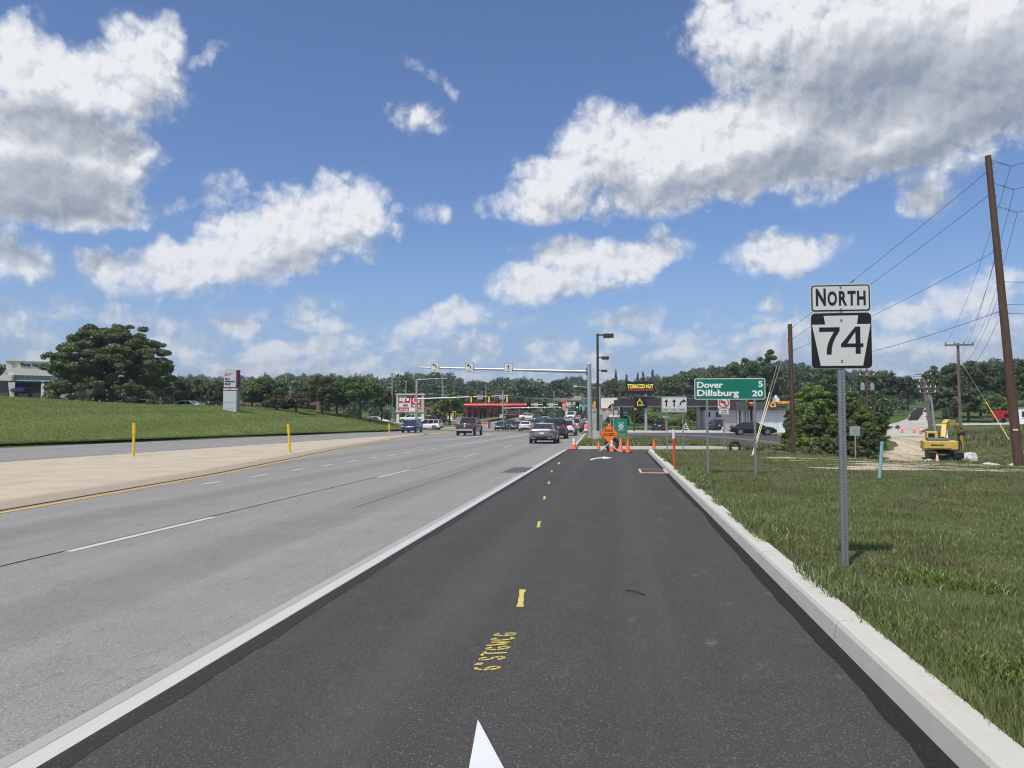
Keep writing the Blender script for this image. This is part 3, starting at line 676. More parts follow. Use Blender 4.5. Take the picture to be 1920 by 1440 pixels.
# lawns
band('verge', [(xk + .2, y) for y in np.linspace(-14, 41.2, 80)], [(70, y) for y in np.linspace(-14, 41.2, 80)], M['turf_near'], .125, 110, 60)
band('verge_far', [(2.2, 41.2), (30, 42.7), (70, 43)], [(1.8, 40.8), (30, 40.8), (70, 41.0)], M['turf_near'], .120, 40, 3)
band('field', [(9.6, 41.0), (11.5, 50), (15, 60), (21, 85), (27, 128)], [(90, 41.0), (90, 60), (90, 128)], M['turf_near'], .11, 70, 60)
band('island', [(-2.4, 44.4), (-2.75, 60)], [(16, 46.5), (16, 58.5)], M['turf_near'], .15, 30, 16)
band('island', [(-2.75, 59.9), (-3.85, 104)], [(1.5, 60), (.7, 104)], M['turf_bank'], .148, 40, 6)
Yl = np.linspace(-14, 121, 110)
band('lawn', [(kerb_left_x(y) - .16, y) for y in Yl], [(-170, y) for y in Yl], M['turf_bank'], .16, 150, 110)
band('lawn_beyond', [(-28.9, 138), (-28.4, 230)], [(-150, 138.4), (-150, 230)], M['turf_bank'], .12, 60, 60)
# lots
band('parking_lot', [(1.4, 59.5), (.6, 102)], [(16, 58.2), (20, 70), (27, 102)], M['asphalt_lot'], .03, 40, 20)
band('forecourt', [(-.5, 102), (-1, 131)], [(27, 102), (30, 131)], M['concrete'], .02, 30, 20)
kerb('kerb', [(24.5, 101.6), (.2, 101.6)], M['concrete'], w=.3, h=.14, side=-1, n=30)
# lane marks painted in the lot
for k in range(7): line('bay_line', [(15.5 + .3*k, 66 + 2.9*k), (20.3 + .3*k, 66.6 + 2.9*k)], .1, M['white_line'], .036, 6)

# gravel haul road climbing on the right, with a fresh asphalt strip at its top
def hr(px, D): return PD(px, D)
def jit(P, a, sd):
    Q = resample(P, 40); r_ = np.random.default_rng(sd); return Q + np.stack([np.convolve(r_.normal(size=44), np.ones(5)/5, 'valid')*a, np.zeros(40)], 1)
HL = [hr(1600,45), hr(1632,50), hr(1656,57), hr(1668,66), hr(1672,76)]; HR = [hr(1732,45), hr(1732,50), hr(1731,57), hr(1734,66), hr(1738,76)]
band('gravel_road', jit(HL, 1.0, 1), jit(HR, .8, 2), M['gravel_tan'], .17, 50, 6)
HL = [hr(1667,76), hr(1665,84), hr(1662,100), hr(1670,118), hr(1692,135), hr(1711,165), hr(1718,215)]; HR = [hr(1742,76), hr(1738,84), hr(1736,100), hr(1744,118), hr(1742,135), hr(1738,165), hr(1738,215)]
band('gravel_road', jit(HL, 1.3, 3), jit(HR, 1.2, 4), M['gravel'], .20, 80, 10)
band('gravel_road', [hr(1735,112), hr(1935,118)], [hr(1735,120), hr(1935,126)], M['gravel'], .19, 60, 3)
band('asphalt_strip', [hr(1701,132), hr(1708,150), hr(1719,205)], [hr(1720,132), hr(1729,150), hr(1733,205)], M['seal'], .30, 40, 4)
# ---------------------------------------------------------------- signs, posts, cones
def gp(px, D, dz=0.0):
    x, y = PD(px, D); return (x, y, Z(x, y) + dz)
def vz(py, D): return ZP(py, D)
def plate(name, x0, x1, z0, z1, mat, parent, r=.04, t=.004, y=0.0):
    return MB().prism(rrect(x0, x1, z0, z1, r), t, (0, y, 0)).build(name, mat, parent)
def shape(name, pts, mat, parent, y=-.003, t=.0025):
    return MB().prism(pts, t, (0, y, 0)).build(name, mat, parent)
def xf(pts, cx, cz, s, flip=1): return [(cx + flip * s * a, cz + s * b) for a, b in pts]
ARROW_UP = [(-.09,-.5),(.09,-.5),(.09,.12),(.27,.12),(0,.5),(-.27,.12),(-.09,.12)]
def curve_arrow():          # stem from below bending to the right, head pointing right
    o = [(-.30,-.5)]; 
    for a in range(0, 71, 10):
        t = R(a); o.append((.36 - .66*math.cos(t), -.18 + .56*math.sin(t)))
    inn = []
    for a in range(0, 71, 10):
        t = R(a); inn.append((.36 - .48*math.cos(t), -.18 + .38*math.sin(t)))
    inn.append((-.12,-.5))
    head = [(.18,.52),(.56,.22),(.14,.02)]
    return o + head + inn[::-1][::-1][::-1]
def arrow_curve_pts(flip=1):
    o = curve_arrow(); return o if flip == 1 else [(-a, b) for a, b in o][::-1]

# --- route marker on its perforated post
D = 8.1; x, y = PD(1579.5, D); z0 = .10
t = thing('route_sign', 'NORTH 74 keystone route marker on a perforated steel post in the grass beside the kerb', 'road sign', (x, y, z0))
pw = .034
post = MB().box(-pw, pw, 0, .05, -.25, vz(590, D) - z0).build('post', M['steel_post'], t, .006)
hb = MB()
zz = .06
while zz < vz(693, D) - z0: hb.cyl((0, -.0012, zz), (0, .004, zz), .0065, n=8); zz += .0254*1.35
hb.build('post_holes', M['black'], post)
zb, ztp = vz(690.5, D) - z0, vz(586, D) - z0; W = (ztp - zb); hx = W * .5 * 1.035
def K(u, v): return (-hx + u * 2 * hx, ztp - v * W)
p = plate('marker_plate', -hx - .008, hx + .008, zb - .006, ztp + .006, M['sign_white'], t, .05, .003, -.006)
shape('black_field', rrect(-hx, hx, zb, ztp, .045), M['sign_black'], p, -.0085, .002)
shape('keystone', [K(*q) for q in [(.15,.955),(.85,.955),(.985,.208),(.762,.208),(.785,.05),(.212,.05),(.236,.208),(.015,.208)]], M['sign_white'], p, -.0105, .0015)
def k7(px_, py_): return K((px_-213)/579, (py_-437)/548)
shape('numeral', [k7(*q) for q in [(290,579),(487,579),(487,612),(470,640),(440,690),(418,745),(408,795),(405,848),(357,848),(360,795),(372,742),(395,688),(432,622),(290,622)]], M['sign_black'], p, -.0125, .0015)
q4 = MB()
for pts, dy in (([(637,575),(684,575),(684,843),(637,843)], 0), ([(497,741),(711,741),(711,777),(497,777)], .0002), ([(637,575),(650,575),(650,618),(637,622),(556,741),(497,748)], .0004)):
    q4.prism([k7(*q) for q in pts], .0014, (0, -.0125 - dy, 0))
q4.build('numeral', M['sign_black'], p)
z1, z2 = vz(584, D) - z0, vz(531.5, D) - z0; h2 = (z2 - z1)
p2 = plate('direction_plate', -hx - .002, hx + .002, z1, z2, M['sign_white'], t, .035, .003, -.006)
p2b = shape('border', rrect(-hx + .006, hx - .008, z1 + .008, z2 - .008, .03), M['sign_black'], p2, -.0085, .001)
shape('panel', rrect(-hx + .020, hx - .022, z1 + .022, z2 - .022, .02), M['sign_white'], p2, -.0102, .001)
def nx(px_): return -hx + (px_ - 220) / 560 * 2 * hx
for ch, a, b, hh in (('N', 268, 362, .60), ('O', 378, 466, .50), ('R', 483, 560, .50), ('T', 564, 641, .50), ('H', 652, 732, .50)):
    letters('lettering', ch, h2 * hh * 1.05, M['sign_black'], p2, (nx((a + b) / 2), -.0105, z1 + h2 * .225), width=(b - a) / 560 * 2 * hx, bold=.035, depth=.002)
for zq in (z1 + .028, z2 - .028, ztp - .075, zb + .082):
    MB().cyl((0, -.0105, zq), (0, -.020, zq), .0105, n=10).build('bolt', M['bolt'], t)
MB().box(-.026, .026, -.004, .002, ztp + .006, z1 + .0).build('bracket', M['rubber'], t)

# --- green distance board
D = 21.7; x, y = PD(1368.5, D); z0 = Z(x, y) + .12
t = thing('distance_sign', 'green board reading Dover 5, Dillsburg 20 on two steel posts', 'road sign', (x, y, z0), R(1.5))
hx = 129 / 2 * D / F * 1.005; zb, ztp = vz(749, D) - z0, vz(709.5, D) - z0; H = ztp - zb
for px_ in (1327, 1414): 
    xx = (px_ - 1368.5) * D / F; MB().box(xx - .032, xx + .032, .006, .05, -.25, zb + .08).build('post', M['steel_post'], t, .006)
p = plate('board', -hx, hx, zb, ztp, M['letter_white'], t, .05, .004, -.004)
shape('green_panel', rrect(-hx + .018, hx - .018, zb + .018, ztp - .018, .04), M['sign_green'], p, -.0065, .0015)
sx = 2 * hx / 129.0
def gx(px_): return -hx + (px_ - 1304) * sx
def lett(txt, a, b, vy, hgt): letters('lettering', txt, hgt, M['letter_white'], p, (gx(a), -.0075, ztp - vy * H), width=(b - a) * sx, bold=.028, depth=.003, align='LEFT')
lett('Dover', 1308.5, 1356.5, .455, H * .30); lett('Dillsburg', 1308.5, 1385, .935 , H * .40)
lett('5', 1420.5, 1428.5, .42, H * .29); lett('20', 1409, 1428.5, .86, H * .29)

# --- lane use board on two posts
D = 38.0; x, y = PD(1264, D); z0 = Z(x, y) + .12
t = thing('lane_use_sign', 'white board with two straight arrows, one right arrow and ONLY three times, on two posts', 'road sign', (x, y, z0))
s = D / F; hx = 23.2 * s; zb, ztp = vz(773, D) - z0, vz(744, D) - z0; H = ztp - zb
for px_ in (1250.5, 1280): MB().box((px_-1264)*s - .028, (px_-1264)*s + .028, .006, .05, -.3, ztp - .1).build('post', M['steel_post'], t)
p = plate('board', -hx, hx, zb, ztp, M['sign_white'], t, .05, .004, -.004)
b_ = MB()
b_.prism(rrect(-hx+.02, hx-.02, zb+.02, zb+.032, .004, 1), .001, (0,-.0062,0)); b_.prism(rrect(-hx+.02, hx-.02, ztp-.032, ztp-.02, .004, 1), .001, (0,-.0062,0))
b_.prism(rrect(-hx+.02, -hx+.032, zb+.034, ztp-.034, .004, 1), .001, (0,-.0062,0)); b_.prism(rrect(hx-.032, hx-.02, zb+.034, ztp-.034, .004, 1), .001, (0,-.0062,0))
for k in (-1, 1): b_.box(k*hx/3.1 - .008, k*hx/3.1 + .008, -.0062, -.005, zb + .06, zb + .34)
b_.build('border', M['sign_black'], p)
for k in (-1, 0):
    shape('arrow', xf(ARROW_UP, k * hx * .62 - (.0 if k else 0), zb + H * .60, H * .50), M['sign_black'], p, -.0065, .0015)
shape('arrow', xf(arrow_curve_pts(), hx * .62, zb + H * .60, H * .50), M['sign_black'], p, -.0065, .0015)
for k in (-1, 0, 1): letters('lettering', 'ONLY', H * .15, M['sign_black'], p, (k * hx * .64, -.0065, zb + H * .10), width=hx * .50, bold=.02, depth=.002)

# --- no left turn sign and its supplementary plate
D = 43.6; x, y = PD(1357, D); z0 = Z(x, y) + .12; s = D / F
t = thing('prohibition_sign', 'white sign with red slashed circle over a small plate, by the far kerb', 'road sign', (x, y, z0))
MB().box(-.028, .028, .006, .05, -.3, vz(746, D) - z0).build('post', M['steel_post'], t)
zb, ztp = vz(766, D) - z0, vz(745, D) - z0; hx = 11 * s; zc = (zb + ztp) / 2
p = plate('sign_plate', -hx, hx, zb, ztp, M['sign_white'], t, .04, .004, -.004)
m = MB(); m.box(.02, .09, -.007, -.005, zc-.16, zc+.02); m.prism([(.09,zc+.0),(.09,zc+.09),(-.06,zc+.09),(-.06,zc+.15),(-.2,zc+.05),(-.06,zc-.05),(-.06,zc+.0)], .0015, (0,-.0085,0)); m.build('arrow', M['sign_black'], p)
m = MB(); ro, ri = hx*.88, hx*.70
for i in range(40):
    a0, a1 = 2*math.pi*i/40, 2*math.pi*(i+1)/40
    m.prism([(ro*math.cos(a0), zc+ro*math.sin(a0)), (ro*math.cos(a1), zc+ro*math.sin(a1)), (ri*math.cos(a1), zc+ri*math.sin(a1)), (ri*math.cos(a0), zc+ri*math.sin(a0))], .001, (0,-.0098,0))
m.prism([(-ri*.62,zc+ri*.80),(-ri*.80,zc+ri*.62),(ri*.62,zc-ri*.80),(ri*.80,zc-ri*.62)], .001, (0,-.0099,0)); m.build('red_ring', M['red'], p)
zb2, zt2 = vz(777, D) - z0, vz(767, D) - z0
p = plate('supplementary_plate', -hx*.8, hx*.8, zb2, zt2, M['sign_white'], t, .02, .004, -.004)
letters('lettering', 'OVER', .09, M['sign_black'], p, (0, -.006, (zb2+zt2)/2 + .015), width=hx*.9, bold=.02, depth=.002)
letters('lettering', '10 FT', .09, M['sign_black'], p, (0, -.006, zb2 + .03), width=hx*1.0, bold=.02, depth=.002)

# --- back of a sign in the field
D = 46; x, y = PD(1602, D); z0 = Z(x, y); s = D / F
t = thing('sign_seen_from_behind', 'plain grey back of a square sign on a thin post before the bushes', 'road sign', (x, y, z0))
MB().box(-.03, .03, -.02, .03, -.3, vz(803, D) - z0).build('post', M['galv'], t)
plate('sign_plate', -9.3*s, 9.3*s, vz(817, D)-z0, vz(799, D)-z0, M['sign_back'], t, .04, .004, .034)

# --- road closed sign on a spring stand
D = 41.2; x, y = PD(1141.5, D); z0 = Z(x, y) + .01; s = D / F
t = thing('road_closed_sign', 'orange diamond ROAD CLOSED sign on a folding stand among cones', 'road work sign', (x, y, z0))
zc = vz(812.8, D) - z0; r_ = 18.4 * s
dia = lambda k: [(0, zc-k), (k, zc), (0, zc+k), (-k, zc)]
p = shape('diamond_panel', dia(r_), M['sign_orange'], t, -.01, .006)
m = MB()
for (a, b) in zip(dia(r_*.955), dia(r_*.955)[1:] + dia(r_*.955)[:1]):
    A, B = Vector((a[0], a[1])), Vector((b[0], b[1])); d = (B - A).normalized(); n_ = Vector((-d.y, d.x)) * .022
    m.prism([tuple(A), tuple(B), tuple(B+n_), tuple(A+n_)], .001, (0, -.0115, 0))
m.build('border', M['sign_black'], p)
letters('lettering', 'ROAD', .155, M['sign_black'], p, (0, -.012, zc + .08), width=.43, bold=.03, depth=.002)
letters('lettering', 'CLOSED', .155, M['sign_black'], p, (0, -.012, zc - .13), width=.62, bold=.03, depth=.002)
MB().tube([(0, .02, .12), (0, .02, zc + r_*.6)], .018, 8).build('mast', M['galv'], t)
for (ax, ay) in ((-.5, -.28), (.5, -.32), (-.4, .45), (.4, .45)): MB().tube([(0, .02, .42), (ax, ay, .01)], .017, 8).build('leg', M['white_paint'], t)
MB().box(-.03, .03, -.013, -.011, zc + r_*.86, zc + r_*.93).build('clip', M['letter_white'], t)

# --- tyres
def tyre(name, label, loc, rot, Rr=.36, w=.24):
    t = MB(); prof = []
    for i in range(13):
        a = math.pi * i / 12; prof.append((Rr - .09 + .09 * math.sin(a), -w/2 * math.cos(a)))
    prof = [(Rr*.58, -w*.38)] + prof + [(Rr*.58, w*.38), (Rr*.55, 0), (Rr*.58, -w*.38)]
    t.lathe(prof, 40); o = t.build(name, M['rubber']); o.location = loc; o.rotation_euler = rot; return tag(o, label, 'tyre')
x, y = PD(1147, 41.9); tyre('tyre', 'black tyre standing upright behind the road closed sign', (x, y, Z(x, y) + .37), (R(80), 0, R(8)), .40)
x, y = PD(1377, 43.2); tyre('tyre', 'black tyre sunk halfway into the weeds by the far kerb', (x, y, Z(x, y) + .20), (R(78), R(5), R(6)), .36)

# --- cones
def make_cone(faded, bands, label, px, D, h, dz=.008):
    x, y = PD(px, D); t = thing('traffic_cone', label, 'traffic cone', (x, y, Z(x, y) + dz), R(random.Random(px).uniform(-30, 30)), 'orange cones closing the turn lane')
    m = M['cone_faded'] if faded else M['cone_orange']; b = h * .255
    MB().prism(rrect(-b, b, -b, b, b*.25), .03, (0, 0, 0), (1,0,0), (0,1,0), (0,0,1)).build('base', M['rubber'] if not faded or True else m, t)
    prof = [(b*.80, .030), (b*.74, .05), (b*.70, .07), (b*.17, h*.97), (b*.12, h), (0, h)]
    MB().lathe(prof, 20).build('cone_body', m, t)
    def rad(z): return lerp(b*.70, b*.17, (z - .07) / (h*.97 - .07)) + .003
    for (z0_, z1_) in bands: MB().lathe([(rad(h*z0_), h*z0_), (rad(h*z1_), h*z1_)], 20).build('reflective_band', M['cone_white'], t)
    return t
make_cone(False, [(.60, .84), (.40, .52)], 'orange cone with two white bands at the corner of the grass island', 1076, 43.4, .74)
make_cone(True, [], 'short faded orange cone left of the road closed sign', 1122, 43.0, .52)
make_cone(False, [(.66, .86), (.42, .58)], 'orange cone with two white bands in front of the road closed sign', 1146.5, 40.2, .70)
make_cone(True, [], 'tall faded orange cone just right of the road closed sign', 1163, 39.9, .72)
make_cone(False, [], 'bright plain orange cone, rightmost beside the road closed sign', 1176.5, 39.1, .70)
make_cone(False, [], 'plain orange cone standing alone behind the nose of the kerb', 1225.5, 42.4, .60)
x, y = PD(1754.5, 51); t = make_cone(False, [(.62, .82), (.40, .55)], 'orange and white cone in front of the yellow excavator', 1754.5, 51, .78, .12); t['group'] = 'cones around the excavator and gravel road'
for px_, D_, w_ in ((1690, 88, 'left'), (1713, 86, 'middle'), (1725, 80, 'right')):
    t = make_cone(False, [(.6, .8)], 'small cone across the gravel road beyond the excavator, %s of three' % w_, px_, D_, .75, .22); t['group'] = 'cones around the excavator and gravel road'

# --- marker posts
def stick(name, px, D, ytop, rad, mat, label, cat, lean=(0, 0), dz=.1, grp=None, base=None):
    x, y = PD(px, D); z0 = Z(x, y) + dz; h = vz(ytop, D) - z0
    o = MB().cyl((0, 0, -.15), (lean[0], lean[1], h), rad, rad, 12).build(name, mat); o.location = (x, y, z0); return tag(o, label, cat, grp), h
D = 25.3; x, y = PD(1263.5, D); z0 = Z(x, y) + .1; h = vz(805, D) - z0
t = thing('marker_post', 'red marker post with a white top in the grass behind the drain', 'marker post', (x, y, z0))
MB().cyl((0,0,-.1), (-.02,0,h*.76), .042, .042, 14).build('shaft', M['red_post'], t); MB().cyl((-.02,0,h*.76), (-.025,0,h), .040, .038, 14).build('cap', M['white_paint'], t)
D = 20.2; x, y = PD(1644.5, D); z0 = Z(x, y) + .05; h = vz(828, D) - z0
t = thing('marker_pipe', 'pale blue leaning marker pipe in the mown grass', 'marker post', (x, y, z0))
MB().cyl((0,0,-.1), (.105,0,h), .042, .042, 14).build('shaft', M['blue_pipe'], t); MB().cyl((.098,0,h*.93), (.1056,0,h+.002), .046, .046, 14).build('collar', M['blue_pipe'], t)
for (px_, D_, yt, ln, lb) in ((252.5, 32.8, 793, (-.0, 0), 'plain yellow post on the concrete median, nearest the bank'), (544.5, 36.6, 794, (-.09, 0), 'leaning yellow post with a dark top on the concrete median'), (730, 68, 794, (.02, 0), 'thin yellow post at the narrow end of the median')):
    x, y = PD(px_, D_); z0 = Z(x, y) + .12; h = vz(yt, D_) - z0
    t = thing('bollard', lb, 'marker post', (x, y, z0), 0, 'yellow posts on the median')
    MB().cyl((0,0,0), (ln[0]*.6,0,h*.66), .055, .055, 14).build('shaft', M['yellow_post'], t)
    MB().cyl((ln[0]*.6,0,h*.66), (ln[0],0,h), .068, .066, 14).build('sleeve', M['yellow_post'], t)
    if ln[0] < -.05: MB().cyl((ln[0],0,h), (ln[0],0,h+.03), .067, .06, 14).build('cap', M['rubber'], t)

# --- storm drain in the lane
x0, x1, y0, y1 = .72, 1.585, 24.35, 26.2
t = thing('storm_drain', 'rusty storm drain grate set in the new asphalt against the kerb', 'drain', ((x0+x1)/2, (y0+y1)/2, .006))
rust = plain('rust', (.22,.095,.045), .8, .2, .2, 20, .3); hxx, hyy = (x1-x0)/2, (y1-y0)/2
m = MB()
for a in ((-hxx, hxx, -hyy, -hyy+.12), (-hxx, hxx, hyy-.12, hyy), (-hxx, -hxx+.07, -hyy+.122, hyy-.122), (hxx-.07, hxx, -hyy+.122, hyy-.122)): m.box(a[0], a[1], a[2], a[3], .001, .022)
m.build('frame', M['concrete'], t)
MB().box(-hxx+.07, hxx-.07, -hyy+.12, hyy-.12, .001, .004).build('shaft_opening', M['black'], t)
m = MB(); 
for i in range(8): xx = -hxx + .09 + i * (2*hxx-.18) / 7; m.box(xx-.014, xx+.014, -hyy+.12, hyy-.12, .006, .024)
for i in range(4): yy = -hyy+.13 + i*(2*hyy-.26)/3; m.box(-hxx+.07, hxx-.07, yy-.03, yy+.03, .0055, .0235)
m.build('grate', rust, t)

# --- overhead lane sign mast
def arrow_sign(parent, cx, zc, w, h, kind, y=-.1):
    p = plate('lane_sign', cx-w/2, cx+w/2, zc-h/2, zc+h/2, M['sign_white'], parent, .04, .012, y)
    pts = xf(ARROW_UP, cx, zc+h*.14, h*.52) if kind == 'up' else xf(arrow_curve_pts(-1), cx, zc+h*.14, h*.60)
    shape('arrow', pts, M['sign_black'], p, y-.004, .003)
    letters('lettering', 'ONLY', h*.15, M['sign_black'], p, (cx, y-.004, zc-h*.40), width=w*.62, bold=.02, depth=.003)
    m = MB(); m.box(cx-w/2-.02, cx+w/2+.02, y+.013, y+.02, zc-h/2-.02, zc+h/2+.02); m.build('backing', M['sign_black'], p)
D = 66; x, y = PD(1105.5, D); z0 = Z(x, y) + .12; s = D / F
t = thing('sign_mast', 'tall galvanised mast with a long arm of lane arrow signs over the road', 'sign gantry', (x, y, z0))
ht = vz(682.5, D) - z0
MB().cyl((.04,0,-.1), (-.04,0,ht), .21, .185, 24).build('pole', M['galv'], t)
MB().cyl((-.04,0,ht), (-.04,0,ht+.05), .195, .17, 24).build('cap', M['galv'], t)
MB().cyl((.04,0,-.05), (.04,0,.03), .33, .33, 24).build('base_plate', M['galv'], t)
za, ze = vz(697, D) - z0, vz(689, D+2.2) - z0; L = 14.9
MB().cyl((-.02,0,za), (-L,0,ze), .155, .07, 20).build('arm', M['galv'], t)
MB().box(-.30, -.22, -.2, .2, za-.28, za+.28).build('flange', plain('rust_flange', (.20,.12,.08), .8), t)
for px_, kd, pyc in ((816, 'left', 689), (882, 'left', 690.2), (955.5, 'up', 691)):
    Dx = D + (1105.5-px_)*s*math.sin(YAW); cx = -(1105.5 - px_) * s * 1.022 ; zc = vz(pyc, Dx) - z0
    arrow_sign(t, cx, zc, 14.6*s, 17.6*s, kd, -.19)

# --- street lights on brown poles
def shoebox_pole(px, D, ytop, label, headw, base=None, grp='brown lamp posts on the grass island', col='bronze', side=1, hy=None):
    x, y = PD(px, D); z0 = Z(x, y) + .1; h = vz(ytop, D) - z0; s = D / F
    t = thing('lamp_post', label, 'street lamp', (x, y, z0), 0, grp)
    zb_ = 0
    if base: MB().cyl((0,0,-.2), (0,0,base), .42, .42, 24).build('footing', M['concrete'], t); zb_ = base
    MB().cyl((0,0,zb_), (0,0,h), .11, .085, 12).build('pole', M[col], t)
    MB().box(.05*side, .42*side, -.04, .04, h-.16, h-.06).build('arm', M[col], t)
    a, b = sorted((.42*side, (.42+headw)*side))
    f = MB().box(a, b, -.22, .22, h-.32, h-.02).build('lamp_head', M[col], t, .02)
    MB().box(a+.05, b-.05, -.17, .17, h-.335, h-.322).build('lens', M['lens_dark'] if False else M['glass'], f)
    return t
shoebox_pole(1121, 56, 625, 'tallest brown lamp post on a concrete footing by the orange sign', .75, .78)
shoebox_pole(1120.5, 78, 668, 'second brown lamp post, lamp head at mid height behind the first', .75)
shoebox_pole(1121.5, 97, 693, 'farthest of the three lined up brown lamp posts', .75)

# --- green upright board (wording too small to read in the photograph)
D = 72; x, y = PD(1164, D); z0 = Z(x, y) + .05; s = D / F; hx = 12*s; zb, ztp = vz(813, D)-z0, vz(785, D)-z0; zc = vz(799.5, D) - z0
t = thing('notice_board', 'green upright board with clipped corner and white round emblem behind the orange sign', 'sign', (x, y, z0))
MB().prism([(-hx, zb), (hx, zb), (hx, ztp-.03), (hx-.06, ztp), (-hx+.22, ztp), (-hx, ztp-.18)], .10, (0,0,0)).build('board', plain('board_green', (.015,.20,.14), .4, 0, .1, 3), t)
for sgn in (-1, 1): MB().box(sgn*(hx-.06)-.05, sgn*(hx-.06)+.05, .02, .09, -.3, zb-.003).build('post', M['sign_green'], t)
m = MB(); ro, ri = 4.5*s, 3.5*s
for i in range(28):
    a0, a1 = 2*math.pi*i/28, 2*math.pi*(i+1)/28
    m.prism([(ro*math.cos(a0), zc+ro*math.sin(a0)), (ro*math.cos(a1), zc+ro*math.sin(a1)), (ri*math.cos(a1), zc+ri*math.sin(a1)), (ri*math.cos(a0), zc+ri*math.sin(a0))], .006, (0,-.008,0))
for dz_ in (-1.1, 1.0): m.box(-ri, ri, -.0085, -.002, zc+dz_*s-.03, zc+dz_*s+.03)
m.build('emblem', M['letter_white'], t)
m = MB(); r1 = random.Random(3)
for zz in (zc+6.6*s, zc-6.2*s):
    xx = -5.4*s
    while xx < 5.4*s:
        w_ = r1.uniform(.03, .05); m.box(xx, xx+w_, -.008, -.002, zz-.07, zz+.06*r1.uniform(.5, 1)); m.box(xx, xx+.07, -.0075, -.002, zz-.02, zz+.01); xx += .085
m.build('worn_lettering', plain('faded_white', (.45,.60,.55), .5), t)

# --- shop pylon: long board over a square one
D = 118; x, y = PD(1211, D); z0 = Z(x, y); s = D / F; X = lambda p_: (p_-1211)*s
lett_y = glow('lit_yellow', (.95,.82,.10), .55); lett_r = glow('lit_red', (.75,.06,.05), .35); lett_o = glow('lit_orange', (1.0,.42,.02), .6)
t = thing('shop_pylon', 'black TOBACCO HUT pylon board above a square board with a yellow hut outline', 'shop sign', (x, y, z0))
MB().cyl((0,.2,-.2), (0,.2,vz(738,D)-z0), .22, .22, 14).build('pole', M['galv'], t)
p = MB().prism(rrect(X(1174.5), X(1227.5), vz(738.5,D)-z0, vz(715.5,D)-z0, .35), .55, (0,-.1,0)).build('long_board', M['sign_black'], t)
letters('lettering', 'TOBACCO HUT', 8.2*s, lett_y, p, (X(1201), -.11, vz(728.3,D)-z0), width=48*s, bold=.03, depth=.02)
letters('lettering', 'VAPE CIGARS CBD KRATOM', 3.0*s, lett_r, p, (X(1201), -.11, vz(732.6,D)-z0), width=48*s, bold=.02, depth=.02)
p = MB().prism(rrect(X(1189.5), X(1213.5), vz(766,D)-z0, vz(743.5,D)-z0, .15), .5, (0,-.4,0)).build('square_board', M['sign_black'], t)
m = MB(); zz = lambda v: vz(v, D) - z0
def seg(m, pts, r, yy): m.tube([(X(a), yy, zz(b)) for a, b in pts], r, 6)
seg(m, [(1194.5,759.8),(1207.5,759.8)], .045, -.44); seg(m, [(1195.8,759),(1195.8,754.5),(1194.8,754.5),(1199.6,750.5),(1204.4,754.5),(1203.4,754.5),(1203.4,759)], .045, -.44)
seg(m, [(1199.6,750.5),(1198.6,748.5),(1199.6,747.5),(1200.6,748.5),(1199.6,750.5)], .035, -.44)
m.build('hut_outline', lett_y, p)
D = 114; x, y = PD(1188.5, D); z0 = Z(x, y); t = thing('dark_pole', 'slim dark pole with a small yellow fitting left of the hut board', 'pole', (x, y, z0))
MB().cyl((0,0,-.2), (0,0,vz(744,D)-z0), .13, .10, 10).build('shaft', M['bronze'], t)
MB().box(.1, .32, -.1, .1, vz(769,D)-z0, vz(765,D)-z0).build('fitting', M['signal_yellow'], t)

# --- warehouse pylon with the store boards
D = 150; x, y = PD(769, D); z0 = Z(x, y) + .1; s = D / F; X = lambda p_: (p_-769)*s; zz = lambda v: vz(v, D) - z0
cream = plain('cream_frame', (.52,.47,.40), .7); dred = plain('store_red', (.46,.012,.03), .5); whitep = plain('panel_white', (.72,.72,.70), .5)
t = thing('store_pylon', 'wide cream framed roadside pylon with dark red BJs panel and white ring panel', 'shop sign', (x, y, z0))
m = MB(); m.box(X(743), X(747), -.3, .5, zz(770), zz(741)); m.box(X(791.5), X(796), -.3, .5, zz(770), zz(741)); m.box(X(741.5), X(797.5), -.4, .6, zz(741), zz(738)); m.box(X(741.5), X(797), -.35, .55, zz(773), zz(770)); m.build('frame', cream, t)
for a, b in ((743.2, 748), (791, 796)): MB().box(X(a), X(b), -.15, .45, -.4, zz(773)).build('leg', M['white_paint'], t)
MB().box(X(747), X(791.5), -.05, .4, zz(770), zz(741)).build('cabinet', whitep, t)
p = MB().box(X(747.3), X(769), -.10, -.055, zz(755), zz(741.6)).build('red_panel', dred, t)
letters('lettering', "BJ's", 11.5*s, M['letter_white'], p, (X(758), -.105, zz(754.3)), width=18.5*s, bold=.05, depth=.02)
p = MB().box(X(771), X(791.3), -.10, -.055, zz(763.5), zz(741.6)).build('red_panel', dred, t)
m = MB(); cxr, czr = X(781), zz(750.5); ro, ri = 6.6*s, 4.4*s
for i in range(32):
    a0, a1 = 2*math.pi*i/32, 2*math.pi*(i+1)/32
    m.prism([(cxr+ro*math.cos(a0), czr+ro*math.sin(a0)), (cxr+ro*math.cos(a1), czr+ro*math.sin(a1)), (cxr+ri*math.cos(a1), czr+ri*math.sin(a1)), (cxr+ri*math.cos(a0), czr+ri*math.sin(a0))], .02, (0,-.13,0))
m.build('ring', M['letter_white'], p)
letters('lettering', 'Market', 3.6*s, M['letter_white'], p, (X(781), -.105, zz(762.4)), width=15*s, bold=.04, depth=.02)
p = MB().box(X(747.3), X(769), -.08, -.055, zz(763), zz(756)).build('white_panel', whitep, t)
letters('lettering', 'GAS', 4.4*s, M['sign_black'], p, (X(760), -.085, zz(762)), width=9*s, bold=.05, depth=.02)
p = MB().box(X(747.3), X(767), -.10, -.055, zz(769.6), zz(764)).build('red_panel', plain('panel_red2', (.50,.06,.03), .5), t)
